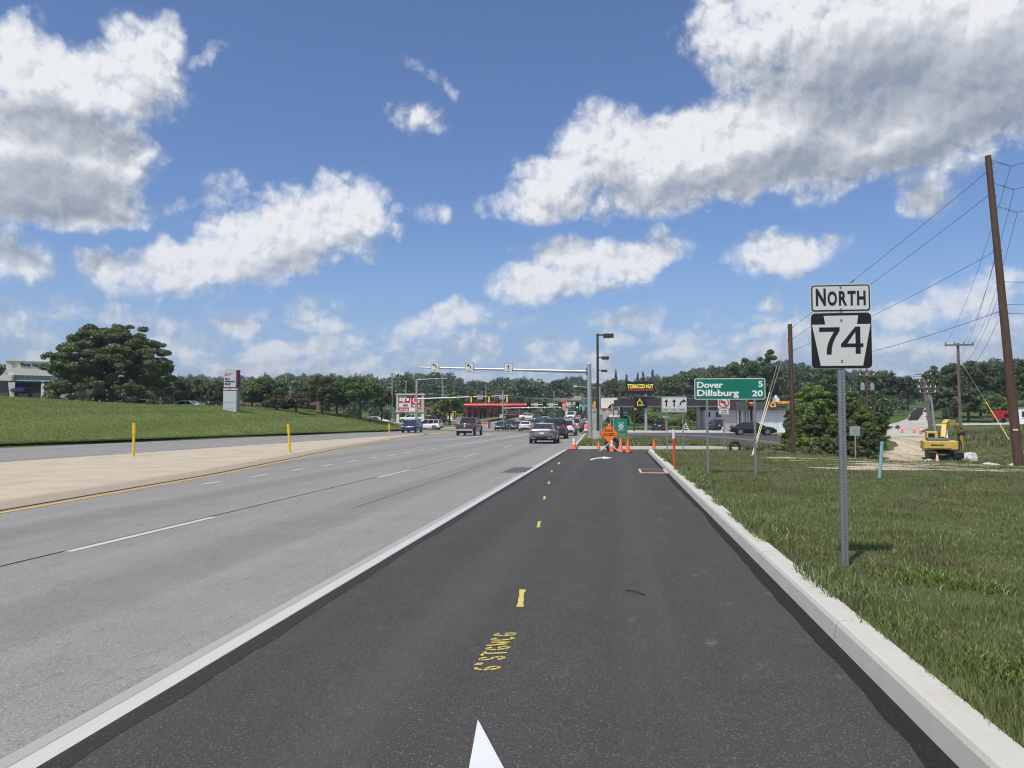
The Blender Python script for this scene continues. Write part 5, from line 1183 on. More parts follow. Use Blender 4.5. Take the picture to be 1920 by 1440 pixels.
def make_car(kind, pm, label, loc, rz, group='traffic queueing towards the junction', cat=None):
    S = SPEC[kind]; t = thing({'sedan': 'sedan', 'suv': 'sports_utility_vehicle', 'pickup': 'pickup_truck'}[kind], label, cat or {'sedan': 'car', 'suv': 'suv', 'pickup': 'pickup truck'}[kind], loc, rz, group)
    rows = []
    for (y, hw, zb, zs, zc) in S['st']:
        half = [(0,zb),(.75*hw,zb),(.94*hw,zb+.07),(.99*hw,zb+.22*(zs-zb)),(hw,zb+.55*(zs-zb)),(.985*hw,zs-.07),(.93*hw,zs-.005),(.70*hw,lerp(zs,zc,.7)),(0,zc)]
        rows.append([(a, y, b_) for a, b_ in half] + [(-a, y, b_) for a, b_ in half[-2:0:-1]])
    n = len(rows[0]); mb = MB(); vs = [v for r_ in rows for v in r_]
    fs = [(i*n+j, i*n+(j+1)%n, (i+1)*n+(j+1)%n, (i+1)*n+j) for i in range(len(rows)-1) for j in range(n)]
    fs += [tuple(range(n))[::-1], tuple((len(rows)-1)*n + j for j in range(n))]
    mb._add(vs, [f[::-1] for f in fs], True); body = mb.build('body', P_BASE, t, .025, 2)
    bm = bmesh.new(); bm.from_mesh(body.data); bmesh.ops.recalc_face_normals(bm, faces=bm.faces); bm.to_mesh(body.data); bm.free()
    b0, b1, bh, bz = S['base']; r0, r1, rh, rzz = S['roof']; bz -= .04
    lo = [(-bh,b0,bz),(bh,b0,bz),(bh,b1,bz),(-bh,b1,bz)]; hi = [(-rh,r0,rzz-.05),(rh,r0,rzz-.05),(rh,r1,rzz-.05),(-rh,r1,rzz-.05)]
    def face(name, a, b_, c, d):   # slightly inset glazing
        A = [Vector(q) for q in (a, b_, c, d)]; cen = sum(A, Vector())/4; MB().quad(*[cen + (q-cen)*.985 for q in A]).build(name, M['glass'], t)
    face('rear_window', lo[0], lo[1], hi[1], hi[0]); face('windscreen', lo[2], lo[3], hi[3], hi[2]); face('side_window', lo[1], lo[2], hi[2], hi[1]); face('side_window', lo[3], lo[0], hi[0], hi[3])
    for a, b_ in zip(lo, hi): a = Vector(a); b_ = Vector(b_); d_ = (b_-a); MB().cyl(a - d_*.03, b_ + d_*.0, .055, .045, 8).build('pillar', P_BASE, t)
    for sx in (-1, 1):
        for f_ in ((.42,) if kind != 'suv' else (.30, .62)): m = MB(); m.cyl((sx*bh, lerp(b0, b1, f_), bz), (sx*rh, lerp(r0, r1, f_+.02), rzz-.05), .035, .03, 6); m.build('pillar', P_BASE, t)
    rf = []
    for (e, zz_) in ((.0, -.06), (.0, -.03), (-.06, -.002), (-.22, .015)):
        rf.append([(-rh-.03-e*1, r0-.02-e, rzz+zz_), (rh+.03+e*1, r0-.02-e, rzz+zz_), (rh+.03+e, r1+.02+e, rzz+zz_), (-rh-.03-e, r1+.02+e, rzz+zz_)])
    m = MB(); v_ = [q for r_ in rf for q in r_]; f_ = [(i*4+j, i*4+(j+1)%4, (i+1)*4+(j+1)%4, (i+1)*4+j) for i in range(3) for j in range(4)] + [(3,2,1,0), (12,13,14,15)]
    m._add(v_, f_, True); m.build('roof', P_BASE, t, .02, 2)
    wr = S['wr']; hwm = max(q[1] for q in S['st'])
    for wy in S['wy']:
        for sx in (-1, 1):
            MB().cyl((sx*(hwm-.16), wy, wr), (sx*(hwm+.004), wy, wr), wr*1.17, wr*1.17, 22).build('wheel_arch', M['trim'], t)
            w_ = MB().cyl((sx*(hwm-.14), wy, wr), (sx*(hwm+.025), wy, wr), wr, wr*.97, 24).build('wheel', M['rubber'], t)
            q_ = MB(); q_.cyl((sx*(hwm+.026), wy, wr), (sx*(hwm+.034), wy, wr), wr*.66, wr*.60, 18)
            q_.build('rim', M['rim'], w_)
            q_ = MB()
            for k in range(5):
                a = 2*math.pi*k/5 + .3; c = Vector((sx*(hwm+.036), wy + wr*.42*math.cos(a), wr + wr*.42*math.sin(a))); q_.cyl(c, c + Vector((sx*.004,0,0)), wr*.13, n=8)
            q_.build('rim_opening', M['trim'], w_)
    yr = S['st'][0][0]; yf = S['st'][-1][0]; tx, tz, tw, th = S['tail']
    for sx in (-1, 1):
        MB().box(sx*tx-tw, sx*tx+tw, yr-.015, yr+.30, tz-th, tz+th).build('tail_light', M['tail'], t, .03)
        hx_, hz_ = S['head']; MB().box(sx*hx_-.16, sx*hx_+.16, yf-.38, yf-.03, hz_-.06, hz_+.07).build('headlight', M['headlamp'], t, .03)
        MB().box(sx*(bh+.02), sx*(bh+.24), b1-.42, b1-.30, bz+.04, bz+.20).build('mirror', P_BASE, t, .03) if sx > 0 else MB().box(-(bh+.24), -(bh+.02), b1-.42, b1-.30, bz+.04, bz+.20).build('mirror', P_BASE, t, .03)
    zb = S['st'][0][2]; hw = S['st'][0][1]
    MB().box(-hw*.93, hw*.93, yr-.05, yr+.3, zb-.13, zb+.10).build('rear_bumper', M['chrome'] if kind == 'pickup' else M['trim'], t, .04)
    MB().box(-.17, .17, yr-.03, yr+.01, (zb+.22 if kind != 'pickup' else zb-.08), (zb+.35 if kind != 'pickup' else zb+.06)).build('number_plate', M['plate_white'], t)
    MB().box(-hw*.85, hw*.85, yf-.12, yf+.03, S['st'][-1][2]-.10, S['st'][-1][2]+.06).build('front_bumper', M['trim'], t, .03)
    MB().box(-.45, .45, yf-.05, yf+.015, S['st'][-1][2]+.10, S['st'][-1][3]-.02).build('grille', M['trim'], t, .01)
    if kind == 'pickup':
        MB().box(-.80, .80, -2.80, -1.15, 1.10, 1.284).build('bed', M['trim'], t); MB().box(-.70, .70, yr-.018, yr, zb+.10, 1.22).build('tailgate', P_BASE, t, .01)
        MB().cyl((0, yr-.022, .96), (0, yr-.034, .96), .10, .08, 12).build('badge', M['chrome'], t)
        MB().box(-.75, .75, yr+.12, yr+.4, .26, .50).build('hitch_frame', M['trim'], t)
    if kind == 'sedan':
        for sx in (-1, 1): MB().box(sx*.55-.11, sx*.55+.11, yr-.06, yr-.02, .37, .43).build('exhaust', M['chrome'], t)
        MB().box(-.45, .45, yr-.025, yr-.0, .88, .905).build('trunk_trim', M['chrome'], t)
        MB().box(-hw*.6, hw*.6, yr+.02, yr+.2, 1.065, 1.09).build('boot_lip', P_BASE, t)
    return t
def set_paint(root, col):
    for k in KIDS.get(root.name, []):
        if k.data and len(k.data.materials) and k.data.materials[0] == P_BASE: k.material_slots[0].link = 'OBJECT'; k.material_slots[0].material = PAINTS[col]
PROTO = {}
def car(kind, col, px, D, rz, label, group='traffic at the junction', dz=.01, scale=None, zfix=None):
    x, y = PD(px, D); z = (Z(x, y) + dz) if zfix is None else zfix
    slope = 0
    if kind not in PROTO:
        t = make_car(kind, None, label, (x, y, z), R(rz), group); PROTO[kind] = t
    else: t = dup(PROTO[kind], (x, y, z), R(rz), label, group=group)
    if scale: t.scale = (scale,)*3
    set_paint(t, col); return t
car('sedan', 'silver', 1021.5, 56.5, 0, 'silver grey sedan seen from behind, nearest car on the road', zfix=.0)
car('pickup', 'brown', 881, 85, 0, 'dark brown pickup truck with chrome bumper driving away in the left turn lane')
car('suv', 'blue', 773, 104, 180, 'blue car coming towards us in the opposing lanes')
car('suv', 'white', 803, 127, 82, 'white suv half hidden behind the oncoming blue car', dz=.05)
car('sedan', 'white', 986.5, 118, 0, 'white sedan seen from behind, left of the silver sedan')
car('suv', 'darkgrey', 1042, 71, 0, 'dark grey suv just ahead of the silver sedan', scale=1.06)
car('suv', 'white', 1063.5, 84, 0, 'white suv ahead of the dark grey suv in the right lane')
car('pickup', 'champagne', 1075.5, 99, 0, 'pale pickup ahead of the white suv in the right lane')
car('sedan', 'navy', 1090, 118, 0, 'dark blue car farther up the right lane before the mast')
car('sedan', 'white', 1098, 142, 0, 'white car beyond the junction beside the mast')
car('pickup', 'white', 1070.5, 178, 180, 'white truck coming down the road beyond the junction')
car('suv', 'black', 1097, 165, 0, 'black suv beyond the junction behind the mast')
car('suv', 'champagne', 1083, 128, 0, 'beige car in the junction between the right lanes')
g = 'oncoming cars waiting at the junction'
car('sedan', 'navy', 941, 127, 180, 'blue black sedan, leftmost of the oncoming cars under the red canopy', g)
car('suv', 'navy', 955.5, 135, 180, 'dark blue suv second from the left among the oncoming cars', g)
car('sedan', 'darkgrey', 970, 128, 180, 'dark grey sedan third among the oncoming cars, left of the white sedan', g)
car('suv', 'darkgrey', 999, 130, 180, 'dark grey suv just right of the white sedan in the queue', g)
car('suv', 'greyblue', 1012, 142, 180, 'grey blue suv behind the roof of the silver sedan', g)
car('sedan', 'teal', 1022, 155, 180, 'pale car showing above the silver sedan', g)
car('suv', 'navy', 1036, 160, 180, 'dark suv with roof rails above the dark grey suv', g)
car('suv', 'black', 1008, 165, 180, 'black suv at the back of the oncoming queue', g)
car('pickup', 'maroon', 962, 182, 92, 'dark maroon pickup crossing in front of the red canopy', 'cars at the filling station', dz=.15)
car('sedan', 'white', 993, 178, -85, 'white sedan crossing in front of the red canopy', 'cars at the filling station', dz=.15)
car('sedan', 'darkgrey', 884, 235, 80, 'dark car under the left end of the red canopy', 'cars at the filling station', dz=.2)
car('suv', 'greyblue', 916, 238, 95, 'grey suv at the pumps under the red canopy', 'cars at the filling station', dz=.2)
g = 'cars parked by the stores'
car('pickup', 'white', 772, 172, 88, 'white pickup parked behind the legs of the store pylon', g, dz=.2)
car('suv', 'black', 751, 176, 20, 'dark suv parked behind the left leg of the store pylon', g, dz=.2)
car('sedan', 'black', 803, 172, 10, 'black car parked right of the store pylon', g, dz=.2)
car('suv', 'black', 818, 170, 70, 'black suv parked left of the yellow green tree', g, dz=.2)
car('sedan', 'white', 831, 174, 88, 'white car parked beside the yellow green tree', g, dz=.2)
car('sedan', 'white', 706, 136, -90, 'white car roof showing over the foot of the lawn bank', g, dz=-.75)
car('sedan', 'teal', 347, 103, 85, 'pale teal car roof behind the crest of the lawn', 'cars parked by the bank', dz=-.62)
car('sedan', 'silver', 266, 103, 85, 'silver car roof under the big tree behind the lawn', 'cars parked by the bank', dz=-.6)
g = 'cars at the hut'
car('sedan', 'black', 1411, 86.5, -92, 'black sedan parked side on before the white wall', g, dz=.04)
car('suv', 'black', 1342.5, 124, 4, 'black suv parked beyond the lot under the black canopy', g, dz=.04)
car('sedan', 'black', 1233.5, 122, 2, 'black car parked right of the hut pylon', g, dz=.04)
car('suv', 'greyblue', 1174, 210, 60, 'grey car parked far under the left end of the black canopy', 'cars far beyond the shop', dz=.3)
for k, (px_, D_, c_) in enumerate(((1068, 215, 'white'), (1078, 220, 'teal'), (1086, 225, 'black'), (1052, 210, 'white'))): car('sedan', c_, px_, D_, 60, ('white car in the far lot, left of the pale one', 'pale car in the far lot behind the signals', 'black car in the far lot next to the mast', 'white car in the far lot under the red board')[k], 'cars far beyond the junction', dz=.3)

# ---------------------------------------------------------------- excavator
D = 58; x, y = PD(1765, D); zb = vz(858, D); s = D/F; TH = math.atan((1765-CX)/F); X = lambda p_: (p_-1765)*(58/F)*math.cos(TH); zz = lambda v: vz(v, 58) - zb
ye = plain('excavator_yellow', (.58,.40,.085), .5, 0, .12, 3); yd = plain('excavator_yellow_worn', (.36,.22,.05), .7, 0, .25, 4)
t = thing('excavator', 'yellow tracked excavator seen from behind on the gravel road', 'excavator', (x, y, zb), YAW - TH + R(5))
for a, b_ in ((1734.5, 1750.5), (1782.5, 1799)):
    hgt = zz(845); L = 1.5; prof = []
    for k in range(13): an = R(90 + 180*k/12); prof.append((-L + hgt/2*math.cos(an), hgt/2 + hgt/2*math.sin(an)))
    for k in range(13): an = R(-90 + 180*k/12); prof.append((L + hgt/2*math.cos(an), hgt/2 + hgt/2*math.sin(an)))
    tr = MB().prism(prof, X(b_)-X(a), (X(a), 0, 0), (0,1,0), (0,0,1), (1,0,0)).build('track', plain('track_steel', (.09,.065,.05), .7, .3, .2, 10), t)
    m = MB()
    for k in range(5): m.box(X(a)-.012, X(b_)+.012, -L-hgt/2-.025, -L-hgt/2+.05, hgt*(.12+.17*k), hgt*(.12+.17*k)+.045)
    m.build('track_pad', M['rubber'], tr)
MB().box(X(1750.7), X(1782.3), -.9, .9, .32, zz(846)).build('undercarriage', M['trim'], t); MB().cyl((0,.2,zz(846)), (0,.2,zz(841.5)), .55, .55, 20).build('turntable', M['trim'], t)
cw = []
for (a, b_) in ((X(1725.5)+.1, -1.55), (X(1725.5), -1.35), (X(1725.5), 1.2), (X(1791.5), 1.2), (X(1791.5), -1.35), (X(1791.5)-.1, -1.55)): cw.append((a, b_))
p = MB().prism(cw, zz(826) - zz(841.5), (0, 0, zz(841.5)), (1,0,0), (0,1,0), (0,0,1)).build('counterweight', ye, t, .05, 3)
MB().box(X(1728), X(1779), -1.566, -1.548, zz(840), zz(839.2)).build('seam', M['trim'], p)
letters('lettering', 'KOMATSU', 3.0*s, M['sign_black'], p, (X(1752), -1.555, zz(835)), width=20*s, bold=.05, depth=.01)
MB().box(X(1735), X(1775), -1.1, .6, zz(826)-.01, zz(820.5)).build('engine_cover', plain('cover_grey', (.10,.13,.13), .5), t, .08, 3)
MB().box(X(1735.5), X(1757.5), .1, 1.5, zz(826), zz(809)).build('cab', ye, t, .07, 3)
MB().box(X(1738.5), X(1751), .08, .098, zz(820), zz(812.5)).build('cab_window', M['glass'], t); MB().box(X(1757.6), X(1758), .3, 1.3, zz(822), zz(811.5)).build('cab_window', M['glass'], t)
MB().box(X(1760), X(1767), -.9, .4, zz(820.4), zz(818.8)).build('muffler', M['trim'], t)
def beam(name, pts, w, mat, hh): 
    m = MB()
    for (a, b_, h0, h1) in pts:
        a = Vector(a); b_ = Vector(b_); d_ = (b_-a).normalized(); u_ = Vector((0,1,0)).cross(d_).normalized() if False else d_.cross(Vector((1,0,0)) if abs(d_.x) < .9 else Vector((0,1,0))).normalized(); v_ = d_.cross(u_).normalized()
        q = [a+u_*h0*sx+v_*w*sy for sx, sy in ((-1,-1),(1,-1),(1,1),(-1,1))]; r_ = [b_+u_*h1*sx+v_*w*sy for sx, sy in ((-1,-1),(1,-1),(1,1),(-1,1))]
        m.hull8(q, r_)
    return m.build(name, mat, t, .02, 2)
A0 = (X(1768), .9, zz(824)); A1 = (X(1773), 1.7, zz(800)); A2 = (X(1781), 2.6, zz(792.5)); A3 = (X(1797), 3.6, zz(794)); A4 = (X(1800), 3.8, zz(798))
beam('boom', [(A0, A1, .26, .30), (A1, A2, .30, .26), (A2, A3, .26, .20)], .17, ye, 0)
MB().cyl((X(1777), 1.2, zz(826)), (X(1780), 2.6, zz(797)), .075, .055, 12).build('boom_cylinder', M['letter_white'], t)
S1 = (X(1797), 3.7, zz(793)); S2 = (X(1813), 4.0, zz(815))
beam('stick', [(S1, S2, .24, .16)], .15, yd, 0)
MB().cyl((X(1798), 3.7, zz(791)), (X(1814), 4.0, zz(806)), .06, .05, 10).build('stick_cylinder', M['trim'], t)
bk = MB(); bk.cyl((X(1811), 4.0, zz(812)), (X(1814), 4.0, zz(820)), .28, .26, 14); bk.build('coupler', M['trim'], t)
q = MB().prism([(X(1809), zz(818)), (X(1815.5), zz(818)), (X(1816), zz(845)), (X(1812.5), zz(849)), (X(1812), zz(832)), (X(1808.5), zz(826))], .7, (0, 3.7, 0)).build('bucket', yd, t, .03)
m = MB()
for k in range(4): m.prism([(X(1806.5), zz(846)), (X(1809.5), zz(846)), (X(1808), zz(851))], .08, (0, 3.7+.2*k, 0))
for k in range(1): m.box(X(1806), X(1808.6), 3.7, 4.4, zz(846), zz(822))
m.build('bucket_jaw', M['trim'], t)
# diamond sign lying back to front on the haul road
x, y = PD(1682, 92); z = Z(x, y)+.2; s = 92/F
t = thing('tipped_diamond_sign', 'dark back of a diamond sign on short legs on the gravel road', 'road work sign', (x, y, z))
MB().prism([(0,.2),(.36,.52),(0,.84),(-.36,.52)], .02, (0,0,0)).build('panel', plain('sign_dark_back', (.06,.06,.065), .5), t)
for q in (-.3, .3): MB().tube([(0,.05,.5),(q,-.15,0)], .02, 6).build('leg', M['letter_white'], t)
# limestone riprap by the tracks and gravel heap
rr = random.Random(11); stone = concrete('stone', (.42,.43,.43), (.62,.63,.62), scale=4)
def rock(px, D, r_, label, grp, dz=.1, mat=None, sq=.6):
    x, y = PD(px, D); me = bpy.data.meshes.new('rock'); bm = bmesh.new(); bmesh.ops.create_icosphere(bm, subdivisions=2, radius=r_)
    for v in bm.verts:
        k = 1 + .22*math.sin(v.co.x*7/r_*.35+px) + .18*math.sin(v.co.y*9/r_*.3+px*2) + rr.uniform(-.09, .09); v.co = v.co*k; v.co.z *= sq
    bm.to_mesh(me); bm.free(); me.materials.append(mat or stone); o = bpy.data.objects.new('rock', me); link(o); o.location = (x, y, Z(x, y)+dz+r_*.1); o.rotation_euler = (0, 0, rr.uniform(0, 6)); return tag(o, label, 'rock', grp)
for ri_, (px_, D_, r_) in enumerate(((1729,53,.26),(1738,57,.30),(1746,57.5,.32),(1758,59,.50),(1770,58.5,.46),(1780,57.5,.36),(1801,58,.55),(1809,59,.62),(1817,57,.42),(1826,54.5,.30),(1834,53.5,.22),(1790,53,.2))):
    rock(px_, D_, r_, 'pale limestone boulder, %s in the row round the excavator tracks' % ('first from the left','second from the left','third from the left','fourth, between the tracks','fifth, between the tracks','sixth, under the right track','just right of the right track','large one right of the tracks','second right of the tracks','small one at the right end','smallest at the far right','smallest before the right track')[ri_], 'limestone boulders around the excavator tracks')
for px_, D_, r_, lb in ((1545, 24.5, .09, 'small white stone in the mown grass left of the route sign post'),(1850, 35, .25, 'pale rubble lump before the big leaning pole'),(1862, 34, .2, 'smaller rubble lump at the foot of the big leaning pole'),(1752, 34, .14, 'small stone on the bare earth before the excavator'),(1900, 31.2, .25, 'white stone touching the foot of the big leaning pole')):
    rock(px_, D_, r_, lb, 'stones in the grass', .06)
# ---------------------------------------------------------------- buildings
def brick_mat(name, c0, c1, mortar, scale=1.0, rot=0):
    m, t, b = new_mat(name); tc = t.add('ShaderNodeTexCoord').outputs['Object']; x, y, z = t.sep(tc)[:3]
    br = t.add('ShaderNodeTexBrick'); t.put(br.inputs[0], t.comb(t.math('ADD', x, y), z, 0)); br.inputs['Scale'].default_value = 4*scale
    br.inputs['Color1'].default_value = c0+(1,); br.inputs['Color2'].default_value = c1+(1,); br.inputs['Mortar'].default_value = mortar+(1,); br.inputs['Mortar Size'].default_value = .02
    n = t.noise(tc, .8, 5, .6); t.put(b.inputs['Base Color'], t.mix(t.sstep(n, .3, .8, 0, .3), br.outputs[0], tuple(k*.7 for k in c0)+(1,))); b.inputs['Roughness'].default_value = .85; return m
wb = brick_mat('white_brick', (.74,.73,.71), (.80,.79,.77), (.55,.54,.52)); redb = brick_mat('red_brick', (.20,.085,.065), (.26,.11,.085), (.3,.26,.22)); tanb = brick_mat('tan_brick', (.26,.17,.12), (.32,.21,.15), (.35,.3,.25))
M['roof_dark'] = plain('roof_dark', (.035,.036,.042), .8, 0, .2, 3); M['fascia_dark'] = plain('fascia_dark', (.028,.028,.032), .6, 0, .15, 1.5)
# bank
D = 112; x, y = PD(60, D); zb = vz(757, D); TB = math.atan((60-CX)/F)*.93; s = D/F; X = lambda p_: (p_-60)*112/F*math.cos(TB); zz = lambda v: vz(v, 112) - zb
t = thing('bank_building', 'white brick bank with teal glass strip and navy awning on the hill behind the lawn', 'bank', (x, y, zb), YAW - TB)
MB().box(X(11), X(150), 0, 9, zz(704), zz(678)).build('upper_wall', wb, t)
MB().box(X(10), X(151), -.12, 9.1, zz(678), zz(676.3)).build('parapet', M['white_paint'], t)
MB().prism([(X(-6), zz(715)), (X(22), zz(715)), (X(22), zz(704)), (X(22), zz(704.1)), (X(11), zz(704.1)), (X(11), zz(696)), (X(7), zz(702)), (X(-6), zz(713))], .4, (0,-.4,0)).build('wing_wall', wb, t)
MB().box(X(22), X(25), -.3, 0, zz(716), zz(703)).build('pier', wb, t)
w_ = MB().box(X(25), X(92), .15, .25, zz(715.5), zz(704)).build('glass_strip', M['glass_teal'], t); m = MB(); m.box(X(25), X(92), .05, .14, zz(714.6), zz(713)); m.build('sill', plain('teal_sill', (.35,.62,.62), .4), w_)
m = MB(); [m.box(X(25+11*k)-.03, X(25+11*k)+.03, .05, .13, zz(713), zz(704.1)) for k in range(1, 6)]; m.build('mullion', M['steel_post'], w_)
MB().box(X(15), X(92), -.35, 1, zz(717.5), zz(715.6)).build('lintel', M['sign_black'], t)
MB().box(X(-60), X(15.5), .1, 9, -2, zz(734)).build('side_wall', plain('grey_render', (.30,.30,.31), .8), t); MB().box(X(-60), X(15), -.5, 9, zz(734), zz(715.5)).build('dark_fascia', M['fascia_dark'], t)
MB().prism([(X(16), zz(717.8)), (X(28.5), zz(717.8)), (X(27), zz(757)-2), (X(24), zz(757)-2)], .5, (0,-.45,0)).build('pier', wb, t)
MB().box(X(28), X(76), .9, 1.1, -2, zz(717.6)).build('recess_wall', M['fascia_dark'], t); MB().box(X(33), X(51), .75, .88, -2, zz(738)).build('door_surround', plain('grey_panel', (.33,.34,.36), .7), t)
MB().box(X(60), X(75), .6, .85, -2, zz(736)).build('dark_doorway', M['glass'], t)
MB().box(X(76), X(82), -.3, .9, -2, zz(715)).build('column', M['white_paint'], t)
MB().box(X(82.1), X(130), .2, 9, -2, zz(704)).build('wall', plain('bank_grey', (.40,.41,.42), .8), t)
a = MB(); y0, y1 = .7, -1.3; a.hull8([(X(20),y1,zz(735)),(X(42),y1,zz(735)),(X(52.5),y0,zz(735)),(X(28),y0,zz(735))], [(X(20.3),y1,zz(733)),(X(42),y1,zz(733)),(X(52.5),y0,zz(722)),(X(28.5),y0,zz(722))]); a.build('awning', navy, t)
MB().prism([(X(124), -2), (X(149), -2), (X(146), zz(750)), (X(133), zz(728)), (X(122), zz(716))], .5, (0,-.2,0)).build('sloping_wall', wb, t)
for k in range(4):
    f_ = MB().box(X(150+13*k), X(162+13*k), .3, .5, -1, zz(743.5)).build('window', M['glass'], t); MB().box(X(150+13*k)-.05, X(150+13*k)+.05, .2, .3, -1, zz(743.4)).build('frame', M['letter_white'], f_)
MB().box(X(149), X(205), .3, 8, zz(743.3), zz(739)).build('low_roof', M['fascia_dark'], t)
letters('lettering', 'First National Bank', 6.2*s, navy, t, (X(37), -.02, zz(687.2)), width=X(119)-X(37), bold=.035, depth=.08, align='LEFT')
bank_mark(t, X(24.5), zz(684.3), 3.6*s, -.08)
bank_mark(t, X(94.5), zz(734.5), 6*s, .12); letters('lettering', 'First National Bank', 2.8*s, navy, t, (X(87), .19, zz(748)), width=X(119)-X(87), bold=.03, depth=.05, align='LEFT')
MB().box(X(33), X(43.5), -1.2, -.4, -2, zz(746)).build('cash_machine', M['steel_post'], t)

# filling station with the red canopy
D = 225; s = D/F; x, y = PD(940, D); zb = vz(787.5, D); X = lambda p_: (p_-940)*s; zz = lambda v: vz(v, D) - zb
redc = plain('canopy_red', (.62,.025,.03), .35, 0, .08, 1); redd = plain('column_red', (.30,.015,.03), .5)
t = thing('filling_station', 'long red canopy on dark red columns beyond the left side of the junction', 'filling station', (x, y, zb), YAW)
cn = MB()
prof = [(-.2, zz(763.2)), (-.75, zz(762)), (-.95, zz(760)), (-.75, zz(758)), (-.3, zz(756.8)), (0, zz(756.6)), (11, zz(756.6)), (11, zz(763.2))]
cn.prism(prof, X(1012)-X(870.5), (X(870.5), 0, 0), (0,1,0), (0,0,1), (1,0,0)); p = cn.build('canopy', redc, t)
letters('lettering', 'SHEETZ', 2.2*s, plain('pink_letter', (.75,.35,.30), .5), p, (X(946), -.98, zz(761)), width=15*s, bold=.04, depth=.03)
for a in (884.8, 896, 915, 924.5, 953, 967, 974.5, 990.5, 1000.5): MB().box(X(a), X(a+2.8), .5, 1.1, -.5, zz(763.3)).build('column', redd, t)
for a in (905, 935, 980): MB().box(X(a), X(a+1.8), 8.5, 9, -.5, zz(763.3)).build('column', redd, t)
MB().box(X(871), X(912), 7.5, 10.5, -.5, zz(764.5)).build('shop_wall', plain('shop_red', (.34,.05,.06), .6), t)
f_ = MB().box(X(873), X(884), 7.4, 7.48, zz(782), zz(774.5)).build('window', M['glass'], t); f_ = MB().box(X(898), X(910), 7.4, 7.48, zz(784), zz(768)).build('window', M['glass'], t)
for a in (903, 911, 957, 985, 1004): MB().box(X(a), X(a+2), 2.5, 3.2, 0, 1.9).build('fuel_pump', M['sign_back'], t, .05)
MB().box(X(866), X(1075), -1.5, 12, -.6, .02).build('apron', M['concrete'], t)
# low price board over the far end
D = 230; x, y = PD(1013, D); s = D/F; z0 = Z(x, y)
t = thing('red_price_board', 'white and red board stacked under the twin beams beyond the junction', 'sign', (PD(1057, 200)[0], PD(1057, 200)[1], Z(*PD(1057, 200))), YAW); s = 200/F; zz = lambda v: vz(v, 200) - t.location.z
MB().box(-3.5*s, 3.5*s, 0, .5, zz(757), zz(752.5)).build('top_panel', M['red'], t); MB().box(-3.5*s, 3.5*s, 0, .5, zz(770), zz(760)).build('lower_panel', plain('price_pink', (.6,.25,.2), .5), t); MB().box(-.2, .2, .1, .4, -.5, zz(760)).build('post', M['galv'], t)
MB().box(-.15, .15, .15, .35, zz(760), zz(757)).build('link', M['galv'], t)

# black canopied shop on the right
D = 127; x, y = PD(1270, D); zb = Z(x, y); s = D/F; X = lambda p_: (p_-1270)*s; zz = lambda v: vz(v, D) - zb
t = thing('forecourt_canopy', 'long flat black canopy with a cream underside on grey columns', 'canopy', (x, y, zb), YAW)
MB().box(X(1158.5), X(1372), -3, 5, zz(761.5), zz(749)).build('fascia', M['fascia_dark'], t); MB().box(X(1159), X(1371.5), -2.9, 4.9, zz(763.3), zz(761.5)).build('soffit_edge', plain('cream_edge', (.50,.45,.36), .6), t)
for a in (1163.5, 1308): MB().box(X(a), X(a+6), .5, 1.0, -.3, zz(763.3)).build('column', M['galv'] if a > 1200 else M['bronze'], t)
D = 104; x, y = PD(1430, D); zb = Z(x, y); s = D/F; X = lambda p_: (p_-1430)*s; zz = lambda v: vz(v, D) - zb
t = thing('tobacco_shop', 'low white shop with black mansard roof and orange TOBACCO lettering', 'shop', (x, y, zb), YAW)
whitew = plain('white_siding', (.62,.66,.72), .6, 0, .05, 3)
MB().box(X(1381.5), X(1411), .6, 7, -1, zz(768.4)).build('wall', plain('mid_wall', (.42,.40,.40), .7), t); MB().box(X(1414.5), X(1500), -.6, 7, -2, zz(768.4)).build('wall', whitew, t)
mr = MB(); mr.hull8([(X(1374),-1.4,zz(768.3)),(X(1510),-1.4,zz(768.3)),(X(1510),8,zz(768.3)),(X(1374),8,zz(768.3))], [(X(1376),-.9,zz(754)),(X(1510),-.9,zz(754)),(X(1510),7.5,zz(754)),(X(1376),7.5,zz(754))]); p = mr.build('mansard_roof', M['fascia_dark'], t)
for a in (1382, 1389.5, 1392.8, 1398.3, 1402.5, 1410.5): MB().box(X(a), X(a+1.3), -.3, 0, -1, zz(768.4)).build('porch_post', M['letter_white'], t)
for a in (1385, 1395, 1404.6): w_ = MB().box(X(a), X(a+3.2), .5, .59, .6, zz(772)).build('window', M['glass'], t); MB().box(X(a)-.08, X(a+3.2)+.08, .52, .585, .45, .58).build('sill', M['letter_white'], w_)
m = MB(); 
for k in range(11): m.box(X(1416+4*k), X(1416+4*k)+.02, -.612, -.601, -1, zz(769))
m.build('siding_joint', M['sign_back'], t)
letters('lettering', 'TOBACCO', 5.0*s, lett_o, p, (X(1449), -1.5, zz(757.2)), width=36*s, bold=.04, depth=.05, align='LEFT')
letters('lettering', 'OPEN', 3.2*s, lett_o, p, (X(1402), -1.6, zz(757.5)), width=9*s, bold=.04, depth=.05); MB().box(X(1396.5), X(1407.5), -1.6, -1.4, zz(763), zz(752)).build('window_sign', M['sign_black'], p); letters('lettering', 'ATM', 3*s, lett_r, p, (X(1402), -1.61, zz(762)), width=8*s, bold=.04, depth=.05)
m = MB(); m.tube([(X(a), -1.55, zz(b_)) for a, b_ in ((1438,763),(1438,758),(1442,754),(1446,758),(1446,763),(1438,763))], .07, 6); m.build('hut_outline', lett_o, p)
cp = MB().box(X(1464), X(1471), 2, 3.2, zz(756), zz(745.5)).build('cupola', M['letter_white'], t); MB().lathe([(.34,0),(.25,.3),(.04,.45),(0,.5)], 12, (X(1467.5), 2.6, zz(745.5))).build('cap', M['galv'], cp)
